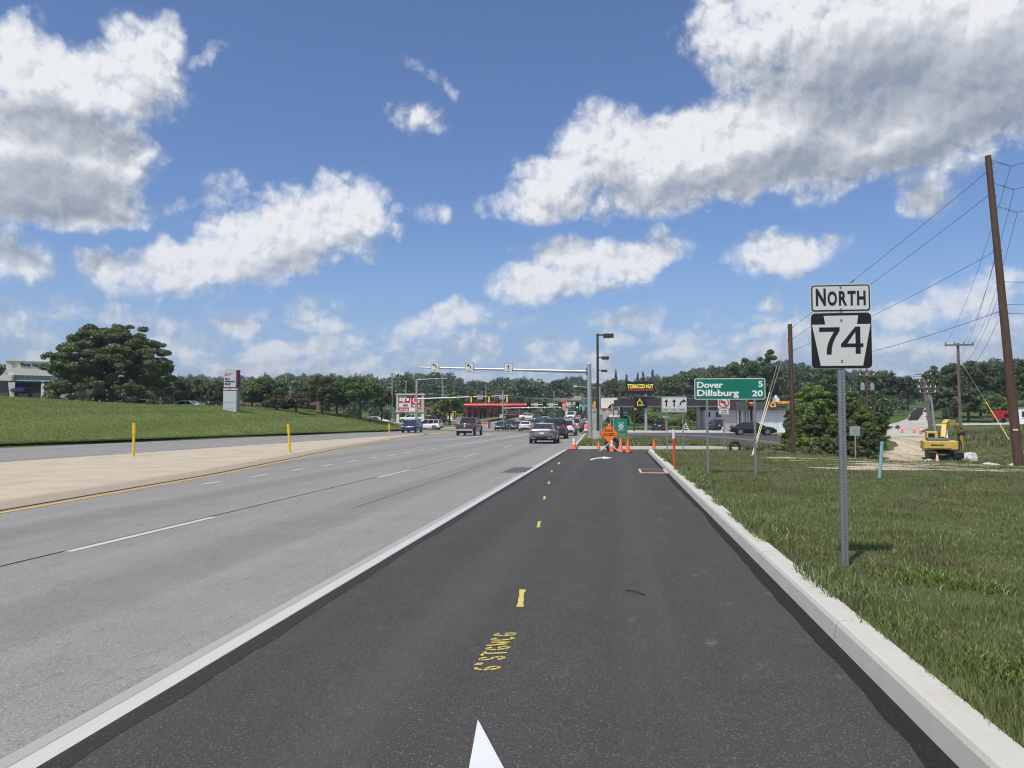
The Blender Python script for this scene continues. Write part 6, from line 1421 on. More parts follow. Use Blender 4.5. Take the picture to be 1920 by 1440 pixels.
kerb('kerb', [PD(1437,101), PD(1446,93), PD(1460,86), PD(1470,82)], plain('yellow_kerb', (.55,.45,.12), .7), w=.3, h=.15, side=-1, n=30, base=.05)
D = 118; x, y = PD(1372, D); zb = Z(x, y); s = D/F; X = lambda p_: (p_-1372)*s; zz = lambda v: vz(v, D) - zb
t = thing('white_house', 'small white house with grey roof between the canopy and the shop', 'house', (x, y, zb), YAW)
MB().box(X(1347), X(1384), 8, 14, -.5, zz(768)).build('wall', whitew, t); MB().prism([(X(1344),zz(768)),(X(1388),zz(768)),(X(1382),zz(757)),(X(1350),zz(757))], 7, (0,7.5,0)).build('roof', plain('roof_grey', (.12,.12,.13), .8), t)
for a in (1352, 1368, 1374): w_ = MB().box(X(a), X(a+4), 7.9, 7.99, zz(782), zz(772)).build('window', M['glass'], t); MB().box(X(a)-.05, X(a+4)+.05, 7.88, 7.98, zz(783), zz(782.1)).build('sill', M['letter_white'], w_)
# easel boards and a barrier pipe near the canopy
for px_, lb in ((1284, 'white A frame board leaning on the grass left of the canopy column'), (1357, 'white slanting board on the grass behind the thin post')):
    x, y = PD(px_, 118); z = Z(x, y)
    t = thing('easel_board', lb, 'easel', (x, y, z), 0, 'white frames on the grass'); MB().tube([(-.5,0,0),(.15,0,1.2)], .05, 6).build('leg', M['letter_white'], t); MB().tube([(.6,0,0),(.1,0,1.3)], .05, 6).build('leg', M['letter_white'], t); MB().tube([(-.3,0,.4),(.45,0,.4)], .04, 6).build('brace', M['letter_white'], t)

# low buildings further off: (left px, right px, top, base, D, wall, roof colour, label)
def block(a, b_, top, base, D, wall, label, cat='building', roof='flat', nwin=4, name='building', fas=None):
    th_ = math.atan(((a+b_)/2-CX)/F); x, y = PD((a+b_)/2, D); zb = vz(base, D); s = D/F; w = (b_-a)*s/2*math.cos(th_); h = vz(top, D) - zb
    t = thing(name, label, cat, (x, y, zb), YAW - th_); hh = h if roof == 'flat' else h*.62
    MB().box(-w, w, 0, 12, -4, hh).build('wall', wall, t)
    if roof == 'flat': MB().box(-w-.2, w+.2, -.2, 12.2, hh, hh+.45).build('roof', fas or M['roof_dark'], t)
    else: MB().prism([(-.6, hh), (12.6, hh), (6, h)], 2*w+1, (-w-.5, 0, 0), (0,1,0), (0,0,1), (1,0,0)).build('roof', fas or M['roof_dark'], t)
    for k in range(nwin):
        cx = -w + (k+.5)*2*w/nwin; f_ = MB().box(cx-w/nwin*.5, cx+w/nwin*.5, -.05, -.01, hh*.3, hh*.7).build('window', M['glass'], t)
        MB().box(cx-w/nwin*.55, cx+w/nwin*.55, -.09, -.012, hh*.3-.15, hh*.3-.01).build('sill', M['letter_white'], f_)
    return t
block(449, 600, 746, 790, 185, redb, 'long low red brick building behind the maples', nwin=6, fas=plain('fascia_red', (.16,.06,.05), .7))
block(560, 568.5, 743.5, 775, 178, M['white_paint'], 'white roofed block rising between the maples', nwin=1)
block(640, 674, 776, 790, 168, redb, 'low red brick wall building behind the round maple', nwin=2, fas=plain('fascia_red2', (.22,.07,.06), .7))
block(798, 822, 760, 786, 210, redb, 'brown brick building end right of the store pylon', nwin=2)
block(1049, 1063, 727, 757, 360, tanb, 'tall brick house block in the woods above the signals', nwin=2)
block(1128, 1160, 745, 776, 240, plain('beige_wall', (.45,.40,.32), .8), 'beige gabled store roof left of the black canopy', roof='gable', nwin=3, fas=plain('beige_roof', (.42,.40,.36), .8))
block(1068, 1088, 742, 765, 330, plain('cream_wall', (.5,.42,.32), .8), 'cream gabled house on the hill above the signals', roof='gable', nwin=2, fas=plain('shingle', (.22,.19,.16), .9))
block(1085, 1112, 757, 776, 260, plain('blue_grey', (.35,.42,.46), .7), 'pale blue grey store front behind the mast', nwin=3)
block(1906, 2010, 763, 790, 118, M['white_paint'], 'white flat building cut off by the right edge', nwin=3)
x, y = PD(1886, 104); z = Z(x, y); t = thing('red_trailer', 'red box trailer just left of the big leaning pole', 'trailer', (x, y, vz(789, 104)), YAW); s = 104/F
MB().box(-6.5*s, 12*s, 0, 2.5, .3, 19*s).build('box', M['red'], t, .05); MB().box(-4.5*s, 8*s, -.03, -.005, 6.5*s, 13.5*s).build('dark_panel', M['sign_black'], t); MB().cyl((-.2,.2,0), (-.2,.5,0), .3, .3, 14).build('wheel', M['rubber'], t)
# boards near the far right corner of the junction
def board(name, label, a, b_, v0, v1, D, mat, base=None, extra=None, cat='sign'):
    x, y = PD((a+b_)/2, D); z0 = Z(x, y); s = D/F; w = (b_-a)*s/2; t = thing(name, label, cat, (x, y, z0), YAW)
    p = MB().box(-w, w, 0, .3, vz(v1, D)-z0, vz(v0, D)-z0).build('panel', mat, t, .02)
    for q in (-.7, .7): MB().cyl((w*q, .15, -.3), (w*q, .15, vz(v1, D)-z0), .08, .08, 8).build('post', M['galv'], t)
    return t, p, s, w, z0
t, p, s, w, z0 = board('shop_board', 'white shop board with a red foot strip and black figure behind the lamp posts', 1127, 1146.5, 756.5, 768, 165, M['letter_white'])
MB().box(-w, w, -.03, -.002, vz(768,165)-z0, vz(765.5,165)-z0).build('red_strip', M['red'], p); MB().prism([(w*.25, vz(765,165)-z0), (w*.9, vz(765,165)-z0), (w*.95, vz(757.5,165)-z0), (w*.6, vz(760,165)-z0)], .02, (0,-.03,0)).build('black_figure', M['sign_black'], p)
t, p, s, w, z0 = board('navy_board', 'navy board with pale lines above the green board', 1149, 1160, 766, 777.5, 125, navy)
m = MB(); [m.box(-w*.7, w*.7, -.02, -.002, vz(769+2.2*k,125)-z0-.04, vz(769+2.2*k,125)-z0+.04) for k in range(4)]; m.build('pale_lines', M['letter_white'], p)
board('white_board', 'low white letter board under the navy board', 1142.5, 1161.5, 777.6, 782, 127, M['letter_white'])
board('pale_green_board', 'pale green board on the first lamp post line', 1124.5, 1129, 768.5, 778.5, 90, plain('pale_green', (.35,.45,.36), .6))
x, y = PD(1248, 126); t = thing('small_shelter', 'white topped pink post shelter right of the black car', 'post', (x, y, Z(x, y))); MB().box(-.5,.5,-.3,.3,2.0,2.25).build('top', M['letter_white'], t); MB().cyl((0,0,-.2),(0,0,2.0),.12,.12,8).build('post', plain('pink_post', (.6,.35,.32), .6), t)
# ---------------------------------------------------------------- trees
def leaf_cloud(rg, centers, radii, n, leaf, flat=.75, up=.35, aspect=1.7):
    """n leaf-sized quads spread over the outer part of many small clumps"""
    w = radii ** 2; k = rg.choice(len(centers), n, p=w / w.sum())
    d = rg.normal(size=(n, 3)); d /= np.linalg.norm(d, axis=1)[:, None]
    r = radii[k] * rg.uniform(.45, 1.08, n) ** .6
    C = centers[k] + d * r[:, None] * np.array([1, 1, flat])
    N = d * .7 + rg.normal(size=(n, 3)) * .65; N[:, 2] += up; N /= np.linalg.norm(N, axis=1)[:, None]
    T = np.cross(N, rg.normal(size=(n, 3))); T /= np.linalg.norm(T, axis=1)[:, None]; B = np.cross(N, T)
    L = (leaf * rg.uniform(.55, 1.35, n))[:, None]
    V = np.stack([C - T*L*.5*aspect, C - B*L*.42 + T*L*.05, C + T*L*.5*aspect - N*L*.15, C + B*L*.42 + T*L*.05], 1).reshape(-1, 3)
    return V, np.arange(n*4).reshape(n, 4)
def lobes(rg, k, R_, H, zc, shape='round', rl=.3):
    """clump centres filling an ellipsoid (half width R_, half height H) around height zc"""
    pts = []; rad = []
    while len(pts) < k:
        d = rg.normal(size=3); d /= np.linalg.norm(d); rr_ = rg.uniform(.15, 1) ** .45
        if shape == 'round':
            if d[2] < -.55: continue
            p = np.array([d[0]*R_*rr_, d[1]*R_*rr_, zc + d[2]*H*rr_])
        elif shape == 'umbrella':
            if d[2] < -.15 and rr_ > .6 and rg.random() < .5: continue
            a = rg.uniform(0, 2*math.pi); q = rg.uniform(0, 1) ** .55; p = np.array([math.cos(a)*R_*q, math.sin(a)*R_*q, H*(.93 - .42*q**2.2)*(1 + .045*math.sin(3*a + 1) + .04*math.sin(5*a) + .04*math.sin(9*a + 2)*q) + rg.normal()*.022*H - H*rg.random()**1.25*(.46 + .08*q)])
        else:   # conifer
            f = rg.uniform(0, 1) ** 1.3; a = rg.uniform(0, 2*math.pi); q = (1 - f) * rg.uniform(.35, 1); p = np.array([math.cos(a)*R_*q, math.sin(a)*R_*q, zc - H + 2*H*f])
        pts.append(p); s_ = (1 - .75*f) if shape == 'conifer' else 1
        rad.append((R_ if shape != 'conifer' else R_*.9) * rl * rg.uniform(.65, 1.25) * s_)
    return np.array(pts), np.array(rad)
def trunk_mb(rg, H, r, pts, nl=7, lean=0, y0=-.6, fork=.35):
    m = MB(); top = Vector((lean, 0, H*.62)); m.cyl((0,0,y0), (lean*.3, 0, H*fork), r, r*.72, 10); m.cyl((lean*.3, 0, H*fork), top, r*.72, r*.30, 8)
    idx = rg.choice(len(pts), min(nl, len(pts)), replace=False)
    for i in idx:
        a = Vector((lean*.3, 0, H*fork)).lerp(top, rg.uniform(0, .7)); b_ = Vector(pts[i]); mid = a.lerp(b_, .5) + Vector((0, 0, -.04*H))
        m.cyl(a, mid, r*.38, r*.24, 6); m.cyl(mid, b_, r*.24, r*.08, 6)
    return m
def tree(name, label, px, D, ytop, wpx, ybase=None, mat='leaf', shape='round', n=5000, leaf=.3, k=34, seed=1, grp=None, zb=None, trunk=.22, low=.22, rl=.3, cat='tree', flat=.75, lean=0, nl=8, rot=None, fork=.3):
    x, y = PD(px, D); z0 = (Z(x, y) if ybase is None else vz(ybase, D)) if zb is None else zb
    H = vz(ytop, D) - z0; R_ = wpx/2*D/F; rg = np.random.default_rng(seed)
    zlow = H*low; hh = (H - zlow)/2
    if shape == 'umbrella': P_, rad = lobes(rg, k, R_*.92, H, 0, shape, rl)
    else: P_, rad = lobes(rg, k, R_*.84, hh*.86, zlow + hh, shape, rl)
    t = thing(name, label, cat, (x, y, z0), seed, grp)
    V, Fq = leaf_cloud(rg, P_, rad, n, leaf, flat)
    c = fast_mesh('crown', V, Fq, M[mat], t)
    trunk_mb(rg, H, trunk, P_, nl, lean, fork=fork).build('trunk', M['bark'], t)
    return t
# the big honey locust on the lawn
tree('locust_tree', 'big spreading honey locust with a broad layered crown in front of the bank', 208, 97, 603, 230, ybase=762, mat='leaf_locust', shape='umbrella', n=170000, leaf=.155, k=430, seed=4, trunk=.38, rl=.105, flat=.5, nl=26, fork=.3)
tree('broad_tree', 'green tree partly hidden behind the left side of the big locust', 110, 118, 640, 90, ybase=775, mat='leaf', n=9000, leaf=.3, k=50, seed=5, rl=.2, grp='trees behind the bank')
tree('broad_tree', 'dark tree at the far left edge behind the bank', -6, 150, 672, 70, ybase=775, mat='leaf', n=4000, leaf=.4, seed=6, grp='trees behind the bank')
# row beyond the lawn, left to right
row = [
 (322, 126, 702, 74, 'leaf', 'round', 'dark dense tree right behind the teal roofed car', .1), (362, 132, 706, 80, 'leaf', 'round', 'rounded dark green tree left of the bank monument', .08), (402, 130, 712, 66, 'leaf', 'round', 'green tree touching the left side of the bank monument', .08),
 (498, 112, 706, 92, 'leaf', 'round', 'broad green maple right of the bank monument', .08), (520, 104, 742, 46, 'leaf_red', 'round', 'low purplish green crab apple in front of the first maple', .05), (556, 105, 738, 60, 'leaf_red', 'round', 'wide low reddish green tree between two maples', .05), (472, 118, 728, 44, 'leaf', 'round', 'small green tree just right of the monument', .08),
 (604, 114, 703, 84, 'leaf', 'round', 'tall green maple in the middle of the row', .08), (632, 120, 716, 60, 'leaf', 'round', 'green tree filling the gap left of the round maple', .12),
 (676, 118, 704, 96, 'leaf', 'round', 'round crowned maple on a bare dark trunk at the end of the row', .26), (716, 128, 724, 48, 'leaf', 'round', 'smaller tree half hidden by the round crowned maple', .25)]
for i, (px_, D_, yt, w_, mt, sh, lb, low) in enumerate(row):
    x, y = PD(px_, D_); yb = HZ - (Z(x, y) - EYE)*F/D_
    tree('maple_tree', lb, px_, D_, yt, w_, mat=mt, shape=sh, n=18000, leaf=.18, k=110, seed=20+i, low=low, rl=.19, grp='trees in a row beyond the lawn', trunk=.2, fork=.22)
tree('bright_tree', 'bright yellow green tree right of the store pylon', 843, 150, 732, 56, mat='leaf_bright', n=9000, leaf=.28, k=44, seed=41, low=.1, rl=.22)
tree('bright_tree', 'smaller lower half of yellow green growth beside the first bright tree', 822, 158, 752, 34, mat='leaf_bright', n=3500, leaf=.28, k=24, seed=42, low=.1)
tree('small_tree', 'round olive tree behind the twin beams and signals', 1012, 215, 747, 44, mat='leaf_locust', n=4500, leaf=.35, k=30, seed=43, low=.15)
tree('small_tree', 'low wide tree on thin trunk right of the red canopy', 1026, 182, 766, 56, mat='leaf_locust', n=4500, leaf=.3, k=30, seed=44, low=.35, shape='umbrella', grp='small trees right of the canopy')
tree('small_tree', 'low tree with two branches left of the red price board', 1044, 186, 768, 34, mat='leaf_locust', n=3000, leaf=.3, k=22, seed=45, low=.3, grp='small trees right of the canopy')
tree('small_tree', 'dark low tree under the farthest right signal', 1078, 215, 762, 30, mat='leaf', n=2500, leaf=.35, k=20, seed=46, low=.1, grp='small trees right of the canopy')
# right side of the junction
R_TREES = [
 (1148, 250, 706, 36, 'leaf', 'round', 'pointed broad green tree behind the brown lamp posts', .05), (1170, 235, 718, 30, 'leaf', 'round', 'greyish loose tree left of the hut pylon board', .05),
 (1155, 420, 690, 22, 'leaf_dark', 'conifer', 'dark conifer standing above the lamp heads', .0), (1175, 430, 699, 18, 'leaf_dark', 'conifer', 'short dark conifer right of the tallest dark conifer', .0),
 (1196, 400, 694, 16, 'leaf_dark', 'conifer', 'left one of the twin conifers above the hut board', .0), (1206, 405, 693, 17, 'leaf_dark', 'conifer', 'right one of the twin conifers above the hut board', .0), (1224, 410, 689, 26, 'leaf_dark', 'conifer', 'broad conifer behind the right end of the hut board', .0),
 (1255, 250, 700, 58, 'leaf', 'round', 'large green tree behind the three arrow board', .05), (1300, 260, 690, 66, 'leaf', 'round', 'large dark tree behind the left of the green board', .05), (1345, 240, 684, 56, 'leaf', 'round', 'tree rising over the middle of the green board', .05),
 (1395, 170, 662, 72, 'leaf', 'round', 'tall domed tree over the right end of the green board', .08), (1445, 150, 652, 58, 'leaf', 'round', 'tall open crowned tree left of the short brown pole', .35), (1430, 175, 690, 80, 'leaf', 'round', 'dark tree below the open crowned one', .05),
 (1560, 190, 676, 80, 'leaf', 'round', 'green tree behind the NORTH 74 sign', .05), (1632, 160, 696, 60, 'leaf', 'round', 'tree behind the transformer pole', .05), (1672, 175, 692, 56, 'leaf_dark', 'round', 'dark feathery tree right of the route sign', .05), (1702, 200, 704, 48, 'leaf_dark', 'round', 'dark tree sloping down to the gap over the haul road', .05),
 (1752, 190, 683, 56, 'leaf', 'round', 'grey green tree just right of the gap over the haul road', .05), (1790, 150, 672, 70, 'leaf', 'round', 'dense green tree behind the crossarm pole', .02), (1838, 145, 667, 76, 'leaf', 'round', 'large dense tree left of the big leaning pole', .02), (1880, 150, 670, 66, 'leaf', 'round', 'dense tree directly behind the big leaning pole', .02), (1925, 140, 664, 76, 'leaf', 'round', 'dense tree cut off by the right edge', .02),
 (1770, 140, 718, 50, 'leaf', 'round', 'lower tree at the wood edge beside the pole cluster', .0), (1815, 132, 722, 56, 'leaf', 'round', 'lower leafy tree behind the excavator boom', .0), (1865, 128, 735, 46, 'leaf_bright', 'round', 'lighter low tree left of the red trailer', .0), (1960, 135, 700, 60, 'leaf', 'round', 'tree outside the right edge', .0)]
for i, (px_, D_, yt, w_, mt, sh, lb, low) in enumerate(R_TREES):
    nn = int(min(15000, 5000 + w_*w_*1.9)); lf = max(.24, D_*.0015)
    tree('conifer_tree' if sh == 'conifer' else 'broad_tree', lb, px_, D_, yt, w_, mat=mt, shape=sh, n=nn, leaf=lf, k=90 if 'open' not in lb[:10] else 30, seed=60+i, low=low, rl=.22 if sh != 'conifer' else .26, grp='trees on the right side', trunk=.25)
# thicket between the short pole and the haul road
TH = [(1520, 60, 706, 96, 'leaf_bright', 'leafy tree right of the short brown pole'), (1562, 62, 703, 84, 'leaf', 'tallest leafy tree of the thicket behind the route post'), (1590, 64, 722, 70, 'leaf_bright', 'bright leafy tree right of the route post'), (1484, 62, 750, 34, 'leaf', 'dark bush covering the end of the shop wall'),
      (1488, 55, 782, 52, 'leaf', 'dark low bush left of the short pole foot'), (1530, 54, 770, 80, 'leaf', 'dense bush at the middle of the thicket'), (1575, 56, 778, 80, 'leaf', 'dense bush behind the route post'), (1612, 62, 755, 70, 'leaf_bright', 'light green bush under the transformer pole'),
      (1632, 66, 762, 58, 'leaf', 'dark rounded bush beside the haul road'), (1643, 68, 782, 36, 'leaf', 'low dark bush at the edge of the haul road'), (1625, 58, 790, 60, 'leaf', 'shady bush behind the blank square sign'), (1500, 50, 812, 60, 'leaf_bright', 'low green bush at the foot of the thicket'), (1545, 51, 815, 64, 'leaf', 'low bush before the thicket'), (1650, 74, 752, 34, 'leaf', 'upright bush beyond the rounded one')]
for i, (px_, D_, yt, w_, mt, lb) in enumerate(TH):
    tree('bush' if yt > 740 else 'leafy_tree', lb, px_, D_, yt, w_, mat=mt, n=24000 if w_ > 60 else 13000, leaf=.11, k=150, seed=120+i, low=.0, rl=.17, grp='thicket by the haul road', trunk=.09, cat='bush' if yt > 740 else 'tree', nl=6)
# planting round the shop lot
for i, (px_, D_, yt, w_, mt, lb) in enumerate([(1222, 136, 776, 44, 'leaf_bright', 'bright shrub behind the hut pylon pole'), (1245, 138, 784, 36, 'leaf_bright', 'low bright shrub right of the black car'), (1196, 136, 768, 30, 'leaf', 'dark shrub left of the hut pylon pole'), (1168, 134, 775, 26, 'leaf', 'dark shrub behind the green board'), (1275, 138, 785, 50, 'leaf_bright', 'yellowish shrub behind the arrow board posts'), (1300, 150, 766, 46, 'leaf', 'dark tree under the black canopy'), (1330, 148, 772, 40, 'leaf', 'dark tree between canopy column and white house'), (1322, 136, 790, 24, 'leaf_bright', 'round shrub beside the canopy column'), (1362, 128, 780, 26, 'leaf', 'dark shrub in front of the white house'), (1155, 150, 780, 40, 'leaf', 'dark shrub below the navy board'), (1378, 122, 786, 20, 'leaf', 'small shrub left of the black sedan')]):
    tree('shrub', lb, px_, D_, yt, w_, mat=mt, n=3000, leaf=.22, k=24, seed=150+i, low=0, rl=.28, grp='planting behind the lot', trunk=.06, cat='shrub', nl=4)
for i, (px_, D_, yt, w_, mt, lb) in enumerate([(1301, 47, 829, 15, 'leaf_bright', 'small round yellow green shrub on the grass strip'), (1247, 47.5, 831, 9, 'leaf_bright', 'pale weed tuft by the far kerb, left of the round shrub'), (1163, 49, 826, 8, 'leaf_bright', 'weed clump behind the tall cone'), (1430, 46, 836, 46, 'weed_dry', 'brownish weed mound left of the guy wires'), (1462, 45, 833, 40, 'weed_dry', 'brownish weed mound at the short pole foot'), (1600, 52, 822, 36, 'weed_dry', 'rusty brown weeds behind the blank square sign'), (1410, 43, 842, 40, 'leaf_red', 'low dull green weed mound behind the green board post'), (1520, 42, 838, 44, 'weed_dry', 'dry weeds right of the short pole')]):
    tree('weed_clump', lb, px_, D_, yt, w_, mat=mt, n=2600 if w_ < 30 else 5200, leaf=.07 if w_ < 30 else .10, k=26, seed=170+i, low=0, rl=.3, grp='weeds along the far kerb', trunk=.02, cat='weeds', nl=5)
# brush heap at the lawn crest
tree('brush_heap', 'heap of cut brush on the crest of the lawn under the big tree', 290, 92, 752, 44, ybase=768, mat='leaf_red', n=2500, leaf=.2, k=20, seed=190, low=0, trunk=.05, cat='brush')

# woods on the ridges: far off, one mass
def woods(name, pxs, Ds, seed, hmin=13, hmax=21, mat='leaf_wood', skip=None, con=.08):
    rg = np.random.default_rng(seed); var = []
    for v in range(7):
        c_ = v == 6; P_, rad = lobes(rg, 42, .92, .9, 1.0, 'conifer' if c_ else 'round', .29)
        var.append(leaf_cloud(rg, P_, rad, 1500 if not c_ else 900, .115, .8, .4)[0])
    out = []
    for Dn in Ds:
        step = 7.4 * F / Dn; px = pxs[0] + rg.uniform(0, step)
        while px < pxs[1]:
            pxx = px + rg.uniform(-.35, .35)*step; DD = Dn*(1 + rg.uniform(-.06, .06)); px += step*rg.uniform(.7, 1.15)
            if skip and skip(pxx, DD): continue
            x, y = PD(pxx, DD); z = Z(x, y); h = min(rg.uniform(hmin, hmax), vz(np.interp(pxx, SKY[:, 0], SKY[:, 1]) + rg.uniform(-2, 14), DD) - z)
            if h < min(4, hmin*.7): continue
            v = 6 if rg.random() < con else rg.integers(0, 6); Rr = h*rg.uniform(.34, .50) * (.6 if v == 6 else 1)
            a = rg.uniform(0, 6.28); c_, s_ = math.cos(a), math.sin(a); V = var[v]; hz_ = h/2.0 * (1.15 if v == 6 else 1)
            out.append(np.stack([(V[:,0]*c_ - V[:,1]*s_)*Rr + x, (V[:,0]*s_ + V[:,1]*c_)*Rr + y, V[:,2]*hz_*.95 + z - .2], -1))
    if not out: return None
    V = np.concatenate(out); o = fast_mesh(name, V, np.arange(len(V)).reshape(-1, 4), M[mat]); o['kind'] = 'stuff'; return o
def skip_c(px, D): 
    if 860 < px < 1125 and D < 262: return True
    if 1064 < px < 1150 and D < 330: return True
    if 1040 < px < 1070 and D < 285: return True
    if 1630 < px < 1750 and D < 250: return True
    return False
woods('wooded_ridge', (-450, 800), (215, 260, 320, 400, 500, 620, 740), 3, skip=skip_c)
woods('wooded_ridge', (800, 1210), (270, 320, 380, 460, 560, 660, 760), 4, 12, 20, skip=skip_c)
woods('wooded_ridge', (1210, 1620), (285, 350, 430, 520, 640, 760), 5, skip=skip_c)
woods('undergrowth', (290, 735), (140, 158), 13, 3, 5.5, con=0)
woods('undergrowth', (870, 1050), (250, 262), 14, 3, 6, con=0)
woods('undergrowth', (1165, 1620), (205, 225, 250), 15, 3, 7, con=0)
woods('undergrowth', (1560, 1688), (165, 185, 205), 16, 4, 7, con=0)
woods('undergrowth', (1752, 2000), (131, 140, 152), 17, 3.0, 6, con=0)
woods('undergrowth', (1590, 1692), (128, 137, 150), 18, 3.0, 6.5, con=0)
woods('wooded_ridge', (1620, 2500), (215, 260, 320, 400, 500, 620, 740), 6, skip=skip_c)

# ---------------------------------------------------------------- grass
def vnoise(x, y, sc, seed):
    rg = np.random.default_rng(seed); g_ = rg.random((64, 64)); u = x/sc; v = y/sc; i = np.floor(u).astype(int); j = np.floor(v).astype(int); fu = u - i; fv = v - j
    fu = fu*fu*(3-2*fu); fv = fv*fv*(3-2*fv); q = lambda a, b_: g_[a % 64, b_ % 64]
    return (q(i,j)*(1-fu) + q(i+1,j)*fu)*(1-fv) + (q(i,j+1)*(1-fu) + q(i+1,j+1)*fu)*fv
def blades(name, x, y, h, w, rg, mat, zoff=.12, lean=.55, label=None):
    n = len(x); z = zt(x, y) + zoff; a = rg.uniform(0, 2*math.pi, n); c_, s_ = np.cos(a), np.sin(a)
    l = rg.uniform(.15, 1, n)*lean*h; b_ = rg.uniform(0, 2*math.pi, n); lx, ly = np.cos(b_)*l, np.sin(b_)*l
    base = np.stack([x, y, z - .01], -1); side = np.stack([c_*w/2, s_*w/2, np.zeros(n)], -1)
    mid = base + np.stack([lx*.35, ly*.35, h*.55], -1); tip = base + np.stack([lx, ly, h*np.sqrt(np.maximum(.1, 1 - (l/np.maximum(h,1e-3))**2*.5))], -1)
    V = np.stack([base - side, base + side, mid + side*.8, mid - side*.8, tip + side*.12, tip - side*.12], 1).reshape(-1, 3)
    i = np.arange(n)[:, None]*6; Fq = np.concatenate([i + np.array([0,1,2,3]), i + np.array([3,2,4,5])]);
    o = fast_mesh(name, V, Fq, mat); o['kind'] = 'stuff'; return o
rg = np.random.default_rng(99)
def sample(n, x0, x1, y0, y1, power, ref):
    X = rg.uniform(x0, x1, n); Y = rg.uniform(y0, y1, n); Dd, Xc = to_D(X, Y); keep = (rg.random(n) < np.minimum(1, (ref/np.maximum(Dd, .5))**power)) & (Dd > 1.2) & ((Xc/Dd < .74) | ((Xc/Dd < 1.25) & (rg.random(n) < .55))) & (Xc > 0)
    return X[keep], Y[keep], Dd[keep]
edge = xk + .22
X, Y, Dd = sample(6800000, edge, 30, 1.2, 45, 1.6, 4.0)
keep = ~((Y > 41.4) & (X < 9.4)) ; X, Y, Dd = X[keep], Y[keep], Dd[keep]
n1 = vnoise(X, Y, .55, 1)*.6 + vnoise(X, Y, .17, 2)*.4; n2 = vnoise(X, Y, 2.6, 3)
tall = np.clip((n1 - .45)*2.2, 0, 1); h = .03 + .045*tall + .022*rg.random(len(X)) + .03*np.clip(n2 - .6, 0, 1)
h *= 1 + .5*np.exp(-((X - edge)/.35)**2); w = .0027 + .00080*Dd
dens = rg.random(len(X)) < (.40 + .60*np.clip((n1 + n2 - .55)*1.6, 0, 1)) * (1 - .8*((Y > 31) & (Y < 46) & (X > 8.5) & (vnoise(X*.5, Y*1.6, 1.4, 41)*.7 + vnoise(X, Y*2, .5, 42)*.3 > .47))) ; X, Y, Dd, h, w = X[dens], Y[dens], Dd[dens], h[dens], w[dens]
print('blades', len(X))
# bare trodden earth showing through the mown grass towards the work site
BARE = []
rb = np.random.default_rng(5)
for k in range(46):
    px_ = rb.uniform(1470, 1925); py_ = rb.uniform(868, 903); Dq = 1.9*F/(py_ - HZ); x_, y_ = PD(px_, Dq)
    if px_ < 1600 and py_ > 885: continue
    BARE.append((x_, y_, rb.uniform(.5, 2.2), rb.uniform(.16, .5)))
for (x_, y_, a_, b_) in BARE:
    th = np.linspace(0, 2*math.pi, 22)[:-1]; rr_ = 1 + .25*np.sin(3*th + x_) + .2*rb.normal(size=21)
    PX, PY = x_ + a_*rr_*np.cos(th), y_ + b_*rr_*np.sin(th); mb = MB(); mb._add([(float(p), float(q), Z(p, q) + .137) for p, q in zip(PX, PY)] + [(x_, y_, Z(x_, y_) + .14)], [(i, (i+1) % 21, 21) for i in range(21)])
    o = mb.build('bare_earth', M['gravel_tan']); o['kind'] = 'structure'
    cut = (((X - x_)/a_)**2 + ((Y - y_)/b_)**2 < .8) & (rg.random(len(X)) < .85); X, Y, Dd, h, w = X[~cut], Y[~cut], Dd[~cut], h[~cut], w[~cut]
dry = vnoise(X, Y, 1.7, 8)*.6 + vnoise(X, Y, .4, 9)*.4 + rg.normal(size=len(X))*.13 + np.clip((Y-12)/60, 0, .12)
m_ = dry > .66
blades('grass', X[~m_], Y[~m_], h[~m_], w[~m_], rg, M['grass'])
blades('dry_grass', X[m_], Y[m_], h[m_]*.9, w[m_], rg, M['weed_dry'])
# coarser tufts hanging over the kerb and round the post
X = edge + np.abs(rg.normal(size=16000))*.22 - .06; Y = rg.uniform(1.5, 38, 16000); c = vnoise(X*0, Y, .8, 5) > .55; X, Y = X[c], Y[c]; Dd = to_D(X, Y)[0]
blades('edge_grass', X, Y, .09 + .08*rg.random(len(X)), .005 + .0009*Dd, rg, M['grass'], .115, 1.0)
X = np.concatenate([rg.normal(cx, sd_, 700) for cx, cy, sd_ in ((2.1, 6.1, .13), (2.35, 5.1, .18), (2.9, 8.0, .22), (3.3, 7.6, .12))]); Y = np.concatenate([rg.normal(cy, sd_, 700) for cx, cy, sd_ in ((2.1, 6.1, .13), (2.35, 5.1, .18), (2.9, 8.0, .22), (3.3, 7.6, .12))])
c = X > edge - .1; blades('clover', X[c], Y[c], .05 + .05*rg.random(c.sum()), np.full(c.sum(), .016), rg, M['leaf_bright'], .115, 1.0)
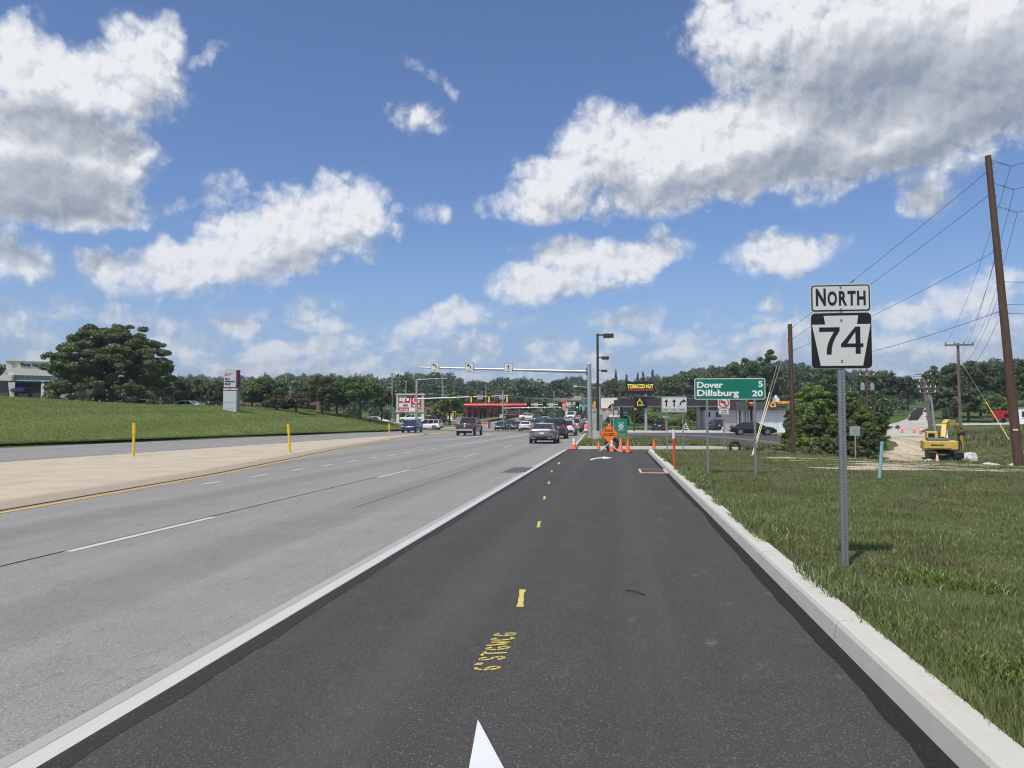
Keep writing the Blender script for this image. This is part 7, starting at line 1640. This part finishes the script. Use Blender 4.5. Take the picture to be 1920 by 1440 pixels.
# rough growth: strip beyond the access lane, field and island
X = rg.uniform(-2.3, 34, 60000); Y = 44.6 + rg.random(60000)**1.3*14; c = (vnoise(X, Y, 1.6, 12) > .38) & (X > -2.2 + (Y-44)*0) & (Y > 45 + np.clip(X, 0, 10)*.16); X, Y = X[c], Y[c]
blades('rough_grass', X, Y, .12 + .30*vnoise(X, Y, 1.1, 13)*rg.random(len(X)), np.full(len(X), .045), rg, M['grass'], .14, .8)
X = rg.uniform(9.5, 46, 90000); Y = rg.uniform(40, 85, 90000); Dd, Xc = to_D(X, Y); pxs = CX + F*Xc/Dd; c = (vnoise(X, Y, 2.4, 14) > .30) & (X > 9.6 + (Y-41)*.25) & ~((pxs > 1600 + np.clip((Dd-45)*4, 0, 60)) & (pxs < 1738) & (Dd > 44)) & ~((pxs > 1725) & (pxs < 1805) & (Dd > 53) & (Dd < 63)) & ~((np.abs(Y-47.5) < 5) & (vnoise(X, Y*3, 1.5, 15) > .45)) & (pxs < 2000)
X, Y = X[c], Y[c]; hh = .08 + .38*vnoise(X, Y, 1.8, 16)**2*rg.random(len(X)) + .25*(X > 30)*rg.random(len(X)); d_ = rg.random(len(X)) < .3
blades('rough_grass', X[~d_], Y[~d_], hh[~d_], np.full((~d_).sum(), .06), rg, M['grass'], .1, .8)
blades('dry_weeds', X[d_], Y[d_], hh[d_]*1.1, np.full(d_.sum(), .05), rg, M['weed_dry'], .1, .8)

# mown lawn texture on the bank
X = rg.uniform(-70, -33, 420000); Y = rg.uniform(28, 121, 420000); kx = kerb_left_x(Y) - .2; c = X < kx; X, Y = X[c], Y[c]; Dd, Xc = to_D(X, Y); c = (np.abs(Xc/Dd) < .72) & (rg.random(len(X)) < (40/Dd)**1.0); X, Y, Dd = X[c], Y[c], Dd[c]
st = np.sin(1.25*(X + .07*Y)) + 1.1*(vnoise(X, Y, 3.0, 31) - .5) + .5*rg.normal(size=len(X)) > .25  # mowing-stripe light and dark given by two leaf colours, with random patches
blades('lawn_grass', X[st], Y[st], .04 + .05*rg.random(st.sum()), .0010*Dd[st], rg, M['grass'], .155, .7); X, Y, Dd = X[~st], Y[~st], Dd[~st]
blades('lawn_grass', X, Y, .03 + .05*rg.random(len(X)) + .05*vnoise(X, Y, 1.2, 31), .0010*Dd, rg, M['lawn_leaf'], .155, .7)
X = kerb_left_x(np.linspace(28, 120, 9000)) - .2 - .1*rg.random(9000); Y = np.linspace(28, 120, 9000); blades('edge_grass', X, Y, .06 + .10*rg.random(9000), np.full(9000, .05), rg, M['grass'], .15, .8)

# tufts breaking the edges of the haul road
for k, (pa, pb, D0, D1) in enumerate(((1583, 1668, 44, 76), (1738, 1746, 60, 110), (1655, 1662, 76, 112))):
    n = 5000; Dq = rg.uniform(D0, D1, n); f = rg.normal(size=n); f_ = (Dq - D0)/(D1 - D0); pq = (pa + (pb - pa)*np.sqrt(f_) if k == 0 else pa + (pb - pa)*f_) - np.abs(f)*4*(1 if k != 1 else -1)
    Xc = (pq - CX)/F*Dq; X = Xc*math.cos(YAW) - Dq*math.sin(YAW); Y = Xc*math.sin(YAW) + Dq*math.cos(YAW); blades('rough_grass', X, Y, .10 + .35*rg.random(n)*vnoise(X, Y, 1.3, 51), np.full(n, .06), rg, M['grass'] if k != 2 else M['leaf_bright'], .12, .8)
# ---------------------------------------------------------------- air
m = bpy.data.materials.new('haze'); m.use_nodes = True; nt = m.node_tree; nt.nodes.clear()
v = nt.nodes.new('ShaderNodeVolumePrincipled'); v.inputs['Color'].default_value = (.80, .88, 1.0, 1); v.inputs['Density'].default_value = .00030; v.inputs['Anisotropy'].default_value = .2
o_ = nt.nodes.new('ShaderNodeOutputMaterial'); nt.links.new(v.outputs[0], o_.inputs['Volume'])
o = MB().box(-2650, 2650, -950, 3050, -9, 95).build('haze', m); o['kind'] = 'stuff'
